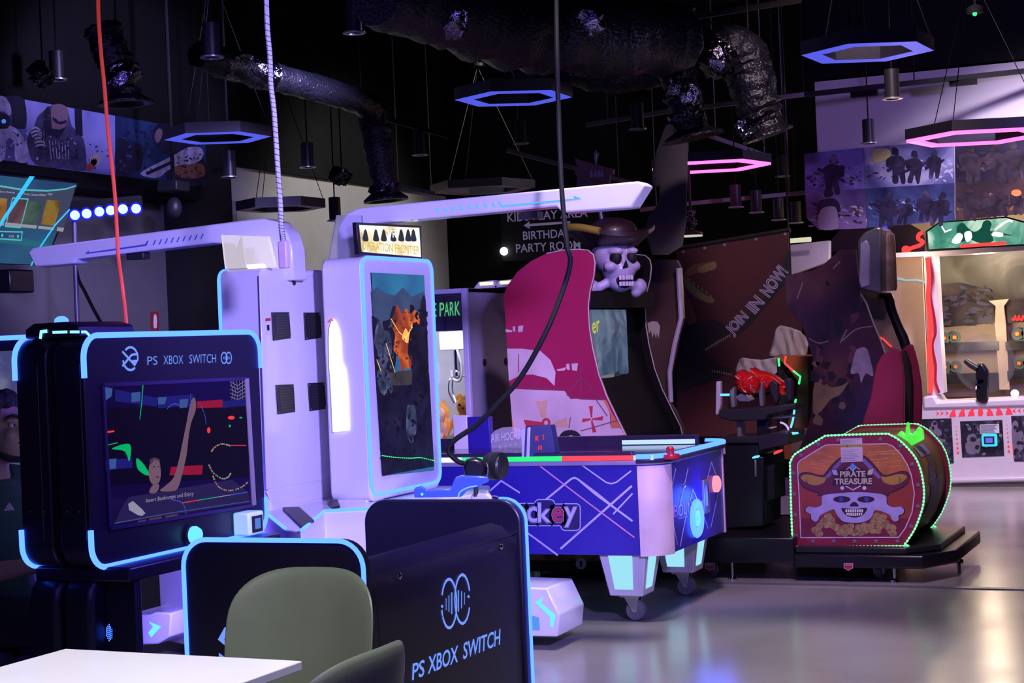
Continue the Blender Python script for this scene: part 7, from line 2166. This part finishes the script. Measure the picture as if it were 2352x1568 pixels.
bl = hexlamp(.385, .125, m_hexb, 'large blue hexagon lamp beside the white bulkhead')
pk = hexlamp(.51, .085, m_hexp, 'glowing pink hexagon lamp in front of the white bulkhead')
of = hexlamp(.37, .11, m_hexo, 'unlit hexagon lamp seen edge-on before the pale side wall')
hx = [(bl, 1993, 121, 9.74, 2), (pk, 2243, 313, 12.4, -4), (of, 645, 480, 14.2, 4)]
b2, b3, p2, o2 = copy_tree(bl), copy_tree(bl), copy_tree(pk), copy_tree(of)
b2['label'] = 'blue hexagon lamp hanging above the white VR arm'
b3['label'] = 'blue hexagon lamp hanging over the end of the side posters'
p2['label'] = 'glowing pink hexagon lamp partly behind the grey sail'
o2['label'] = 'unlit lilac hexagon lamp just above the white VR arm'
hx += [(b2, 1180, 226, 11.0, 8), (b3, 500, 317, 12.3, 4), (p2, 1634, 380, 14.6, -6), (o2, 1108, 437, 16.6, -8)]
for o_, px, py, d, rz in hx:
    o_.location = at(px, py, d)
    o_.rotation_euler = (0, 0, YAW + radians(rz))
o2.scale = (1.4, 1.4, 1.0)

# cylinder downlights on rods
m_cyl = mat('black_lamp_body', (.02, .02, .024), .4)
m_ringl = mat('silver_lamp_ring', (.6, .6, .65), .3, .8)
dl = thing('cylinder_downlight', '', 'downlight', (0, 0, 0), None)
MB(m_cyl).lathe((0, 0, .012), [(.05, 0), (.05, .19), (.03, .195)], 22).build('lamp_body', dl)
MB(m_ringl).lathe((0, 0, 0), [(.058, .012), (.07, .008), (.07, 0), (.045, 0), (.045, .012)], 24).build('ring', dl)
MB(m_blk2).cyl((0, 0, .2), (0, 0, 3.2), .006, 6).build('rod', dl)
spots = [(131, 184, 12, 'black cylinder lamp beside the small foil duct end'), (487, 133, 10.0, 'black cylinder lamp in front of the shiny elbow duct'), (813, 77, 10.5, 'black cylinder lamp between the white cable and the fat foil duct'),
         (1190, 10, 10.5, 'black cylinder lamp cut by the top frame edge'), (965, 357, 14.5, 'dim cylinder lamp between two unlit rails by the flared duct'), (707, 385, 14, 'dim cylinder lamp above the pale side wall, beside the elbow duct'),
         (528, 408, 13, 'black cylinder lamp against the pale side wall'), (770, 508, 14.6, 'small black cylinder lamp low before the pale side wall'), (2050, 228, 11.6, 'black cylinder lamp in front of the white bulkhead'),
         (1197, 331, 14.5, 'dim cylinder lamp under the blue hexagon above the VR arm'), (1465, 298, 13, 'dim cylinder lamp beside the upright foil-collared duct'), (1746, 262, 13.2, 'dim cylinder lamp in front of the curved duct'),
         (1798, 406, 16, 'small cylinder lamp below the tip of the pink hexagon'), (1691, 477, 15.2, 'small cylinder lamp on the low pale rail next to the sail'), (1738, 489, 15.4, 'second small cylinder lamp along the low pale rail'),
         (1789, 506, 15.6, 'third small cylinder lamp along the low pale rail'), (1829, 513, 15.8, 'small cylinder lamp at the bulkhead end of the low pale rail'), (1996, 330, 14.3, 'black cylinder lamp on a long drop rod before the blue posters')]
for i, (px, py, d, lb) in enumerate(spots):
    c = dl if i == 0 else copy_tree(dl)
    c['label'] = lb
    c.location = at(px, py, d)
# black track in front of the bulkhead
q = [at(1846, 218, 14.2), at(2100, 190, 14.2), at(2400, 158, 14.2)]
mb = MB(m_blk2)
for a, b in zip(q, q[1:]):
    mb.bar(a, b, .05, .04)
for px, py in ((1985, 208), (2212, 182)):
    p = at(px, py, 14.2)
    mb.box(p.x - .11, p.x + .11, p.y - .03, p.y + .03, p.z - .05, p.z)
for p in (q[0], q[1], q[2]):
    mb.cyl(p, (p.x, p.y, CEIL), .006, 6)
tag(mb.build('lighting_track', sm=False), 'black lighting track with square adapters across the white bulkhead', 'lighting track')
# smoke detector light
p = at(2240, 30, 10.5)
dt = thing('ceiling_detector', 'tiny ceiling detector with a green light in the dark corner', 'detector', p)
MB(m_rib).lathe(p + Vector((0, 0, .0)), [(.05, 0), (.055, .03), (.02, .05)], 18).cyl(p + Vector((0, 0, .04)), (p.x, p.y, CEIL), .008, 6).build('housing', dt)
MB(m_ledg).ball(p + Vector((0, -.02, -.008)), .014, 10, 8).build('green_light', dt)
# flat ceiling lamp plates low over the sail area
for a, b, d, r_w, lb in ((1588, 540, 14.5, .10, 'round lit lamp plate beside the foot of the grey sail'), (1590, 340, 14, .0, '')):
    if r_w:
        p = at(a, b, d)
        t = thing('plate_lamp', lb, 'lamp', p)
        MB(m_cyl).lathe(p, [(r_w, 0), (r_w, .02), (.02, .05)], 22).cyl(p, (p.x, p.y, CEIL), .012, 8).build('shade', t)
        MB(glow('soft_warm_plate', (.85, .8, .65), .7)).lathe(p - Vector((0, 0, .012)), [(r_w * .95, 0), (r_w * .95, .01)], 22).build('diffuser', t)
        f = crinkle([p + Vector((0, 0, .06)), p + Vector((0, 0, .12)), p + Vector((.01, 0, .2))], [.03, .04, .02], seed=4, amt=.15)
        f.ms, f.mi = [m_foil], [0] * len(f.f)
        f.build('foil_wrap', t)

# ================================================================== seated player behind the double display
hd = at(4, 992, 6.35)
PN = thing('person', 'seated person in a dark green T-shirt looking at the hidden rear display', 'person', (hd.x, hd.y, 0))
m_skin = mat('warm_skin', (.30, .165, .13), .5, var=.06)
m_hair = mat('black_curly_hair', (.012, .010, .012), .8, bump=.8, bscale=70)
m_shirt = mat('dark_green_jersey', (.010, .045, .038), .75, var=.1, bump=.05, bscale=300)
m_jean = mat('dark_trousers', (.02, .02, .03), .8)
fw = (Vector((CA, SA, 0)) * .92 - Vector((-SA, CA, 0)) * .38).normalized()
sd = Vector((-fw.y, fw.x, 0))            # the sitter's left
Q = lambda f, s, z: Vector((hd.x, hd.y, 0)) + fw * f + sd * s + Vector((0, 0, z))
hz = hd.z
b = MB(m_skin)
b.ball(Q(-.01, 0, hz + .035), (.082, .082, .098), 22, 16)
b.ball(Q(-.035, 0, hz + .03), (.085, .08, .09), 20, 14)
b.ball(Q(.035, 0, hz - .04), (.062, .060, .075), 18, 12)
b.ball(Q(.052, 0, hz - .085), (.038, .036, .03), 14, 10)
b.ball(Q(.088, 0, hz - .012), (.018, .016, .024), 12, 8)
b.tube([Q(.075, 0, hz + .03), Q(.098, 0, hz - .015)], [.010, .014], 10)
b.ball(Q(.078, 0, hz - .048), (.016, .024, .012), 12, 8)
for k in (-1, 1):
    b.ball(Q(-.005, .082 * k, hz + .005), (.018, .014, .030), 12, 8)
    b.ball(Q(.06, .035 * k, hz - .01), (.028, .026, .028), 12, 8)
    b.ball(Q(.068, .032 * k, hz + .045), (.022, .030, .012), 12, 8)
b.tube([Q(-.025, 0, hz - .03), Q(-.045, 0, hz - .12), Q(-.06, 0, hz - .20)], [.056, .058, .075], 16)
# torso, arms, legs
b.tube([Q(-.06, 0, hz - .19), Q(-.075, 0, hz - .28), Q(-.08, 0, hz - .42), Q(-.07, 0, hz - .56), Q(-.05, 0, .50)], [.09, .145, .15, .14, .15], 18)
for k in (-1, 1):
    sh, el, wr = Q(-.06, .185 * k, hz - .235), Q(.03, .235 * k, hz - .50), Q(.265, .13 * k, hz - .47)
    b.tube([Q(-.06, .05 * k, hz - .19), Q(-.06, .13 * k, hz - .205), sh], [.06, .062, .062], 12)
    b.tube([sh, sh.lerp(el, .5), el], [.058, .050, .040], 14).tube([el, el.lerp(wr, .4), wr], [.041, .038, .027], 14)
    pm = wr + fw * .055 - sd * .012 * k
    b.ball(wr + fw * .045 - sd * .008 * k, (.044, .036, .022), 12, 8)
    for i in range(4):
        r0 = pm + sd * ((.5 - i / 3) * .05) + fw * (.018 - abs(i - 1.3) * .006)
        ln = (.034, .040, .038, .030)[i]
        m1 = r0 + fw * ln * .8 + Vector((0, 0, -.010))
        b.tube([r0, m1, m1 + fw * .004 + Vector((0, 0, -ln * .8)), m1 - fw * .022 + Vector((0, 0, -ln * 1.1))], [.0095, .009, .0085, .007], 8)
    b.tube([wr + fw * .025 - sd * .03 * k, wr + fw * .055 - sd * .052 * k + Vector((0, 0, .006)), wr + fw * .085 - sd * .05 * k + Vector((0, 0, .002))], [.013, .011, .009], 8)
    hip, kn, an = Q(-.03, .09 * k, .50), Q(.36, .12 * k, .51), Q(.33, .12 * k, .09)
    b.tube([hip, hip.lerp(kn, .5), kn], [.095, .08, .06], 14).tube([kn, kn.lerp(an, .35), an], [.058, .056, .036], 14)
    b.ball(Q(.38, .12 * k, .05), (.07, .05, .04), 12, 8)
body = b.build('body', PN, remesh=.008)
# clothing
s = MB(m_shirt)
s.tube([Q(-.062, 0, hz - .165), Q(-.065, 0, hz - .20), Q(-.075, 0, hz - .28), Q(-.08, 0, hz - .42), Q(-.07, 0, hz - .56), Q(-.05, 0, .46)], [.075, .105, .165, .17, .162, .168], 20)
for k in (-1, 1):
    sh, el = Q(-.06, .185 * k, hz - .235), Q(.03, .235 * k, hz - .50)
    s.tube([Q(-.06, .05 * k, hz - .185), Q(-.06, .13 * k, hz - .2), sh, sh.lerp(el, .35), sh.lerp(el, .62)], [.07, .074, .078, .075, .078], 16)
shirt = s.build('t_shirt', PN, remesh=.010)
MB(mat('red_collar', (.35, .02, .02), .7)).tube([Q(-.058 + .078 * cos(a), .078 * sin(a), hz - .168 - .03 * cos(a)) for a in [2 * pi * i / 24 for i in range(24)]], .008, 8, closed=True).build('collar', shirt)
# three-bar sport mark on the chest
pl = (Q(.118, -.02, 0), (fw * .75 - sd * .66).normalized())
hpn = Vector((-SA, CA, 0))
PV = (at(20, 1165, 6.20), -hpn)
t = MB(mat('pale_pink_mark', (.62, .42, .55), .6))
zP = lambda pts: zc(0, 890, 3.735, pts)
for q in ([(36, 1052), (50, 1032), (66, 1050), (66, 1054), (38, 1057)], [(52, 1022), (66, 1006), (92, 1050), (74, 1054)], [(68, 1002), (82, 986), (126, 1048), (98, 1052)]):
    t.poly(PV, zP(q), 0, .002)
mk = t.build('chest_mark', shirt, sm=False)
# project the mark on the shirt front: sits on the chest surface
tr = MB(m_jean)
for k in (-1, 1):
    hip, kn, an = Q(-.03, .09 * k, .50), Q(.36, .12 * k, .51), Q(.33, .12 * k, .11)
    tr.tube([Q(-.08, .06 * k, .52), hip, hip.lerp(kn, .5), kn], [.11, .108, .092, .072], 16).tube([kn, kn.lerp(an, .35), an], [.070, .068, .056], 16)
tr.build('trousers', PN, remesh=.011)
sh = MB(m_white)
for k in (-1, 1):
    sh.ball(Q(.385, .12 * k, .045), (.095, .055, .045), 14, 10).box(*sum(((min(a, c), max(a, c)) for a, c in zip(Q(.30, .12 * k - .035, .0), Q(.46, .12 * k + .035, .02))), ()))
sh.build('shoe', PN, remesh=.009)
h = MB(m_hair)
rnd = random.Random(5)
for i in range(150):
    a, e = rnd.uniform(0, 2 * pi), rnd.uniform(.05, 1.0)
    d = Vector((cos(a) * cos(e), sin(a) * cos(e), sin(e)))
    p = Q(-.02 + .088 * d.x, .086 * d.y, hz + .055 + .095 * d.z)
    if d.x > .62 and d.z < .55:
        continue
    h.ball(p, rnd.uniform(.018, .03), 8, 6)
for i in range(40):
    a = rnd.uniform(1.5, 2 * pi - 1.5)
    h.ball(Q(-.02 + .085 * cos(a), .082 * sin(a), hz + rnd.uniform(-.02, .06)), rnd.uniform(.016, .022), 8, 6)
h.build('hair', PN, remesh=.007)
f = MB(m_hair)
for k in (-1, 1):
    f.tube(smooth([Q(.088, .012 * k, hz + .053), Q(.086, .035 * k, hz + .062), Q(.070, .055 * k, hz + .055)], 4, False), .006, 6)
    f.tube(smooth([Q(.094, .004 * k, hz - .036), Q(.086, .022 * k, hz - .042), Q(.074, .03 * k, hz - .058)], 4, False), .005, 6)
    f.tube(smooth([Q(.082, .0, hz - .100), Q(.066, .026 * k, hz - .098), Q(.042, .045 * k, hz - .085), Q(.02, .056 * k, hz - .07)], 4, False), [.014] * 9 + [.012, .010, .008, .004], 8)
f.build('facial_hair', PN)
e = MB(mat('eye_white', (.6, .55, .55), .3))
for k in (-1, 1):
    e.ball(Q(.075, .033 * k, hz + .026), (.012, .014, .009), 12, 8)
e.use(m_black)
for k in (-1, 1):
    e.ball(Q(.084, .033 * k, hz + .026), (.005, .006, .006), 10, 6)
e.build('eye', PN)
lip = MB(mat('lip', (.30, .12, .11), .45)).tube(smooth([Q(.078, .024, hz - .058), Q(.091, .008, hz - .055), Q(.091, -.008, hz - .055), Q(.078, -.024, hz - .058)], 4, False), .006, 8).build('lip', PN)
MB(glow('blue_earpiece', (.08, .25, 1), 2)).ball(Q(.006, -.098, hz - .01), .012, 10, 8).build('earpiece', PN)
st = thing('stool', 'round black stool under the seated person', 'stool', Q(-.05, 0, 0))
c = Q(-.05, 0, 0)
MB(m_dark).lathe((c.x, c.y, .34), [(.17, 0), (.18, .03), (.17, .05), (0, .055)], 24).build('seat', st)
MB(m_dark).cyl((c.x, c.y, 0.02), (c.x, c.y, .35), .03, 14).build('column', st)
MB(m_dark).lathe((c.x, c.y, 0), [(.19, 0), (.19, .012), (.04, .03)], 24).build('base', st)
gp_ = MB(m_white).ball(Q(.335, 0, hz - .475), (.035, .08, .022), 16, 10)
for k in (-1, 1):
    gp_.ball(Q(.31, .07 * k, hz - .49), (.05, .028, .022), 12, 8)
tag(gp_.build('game_controller', remesh=.007), 'white game controller held by the seated person', 'game controller')
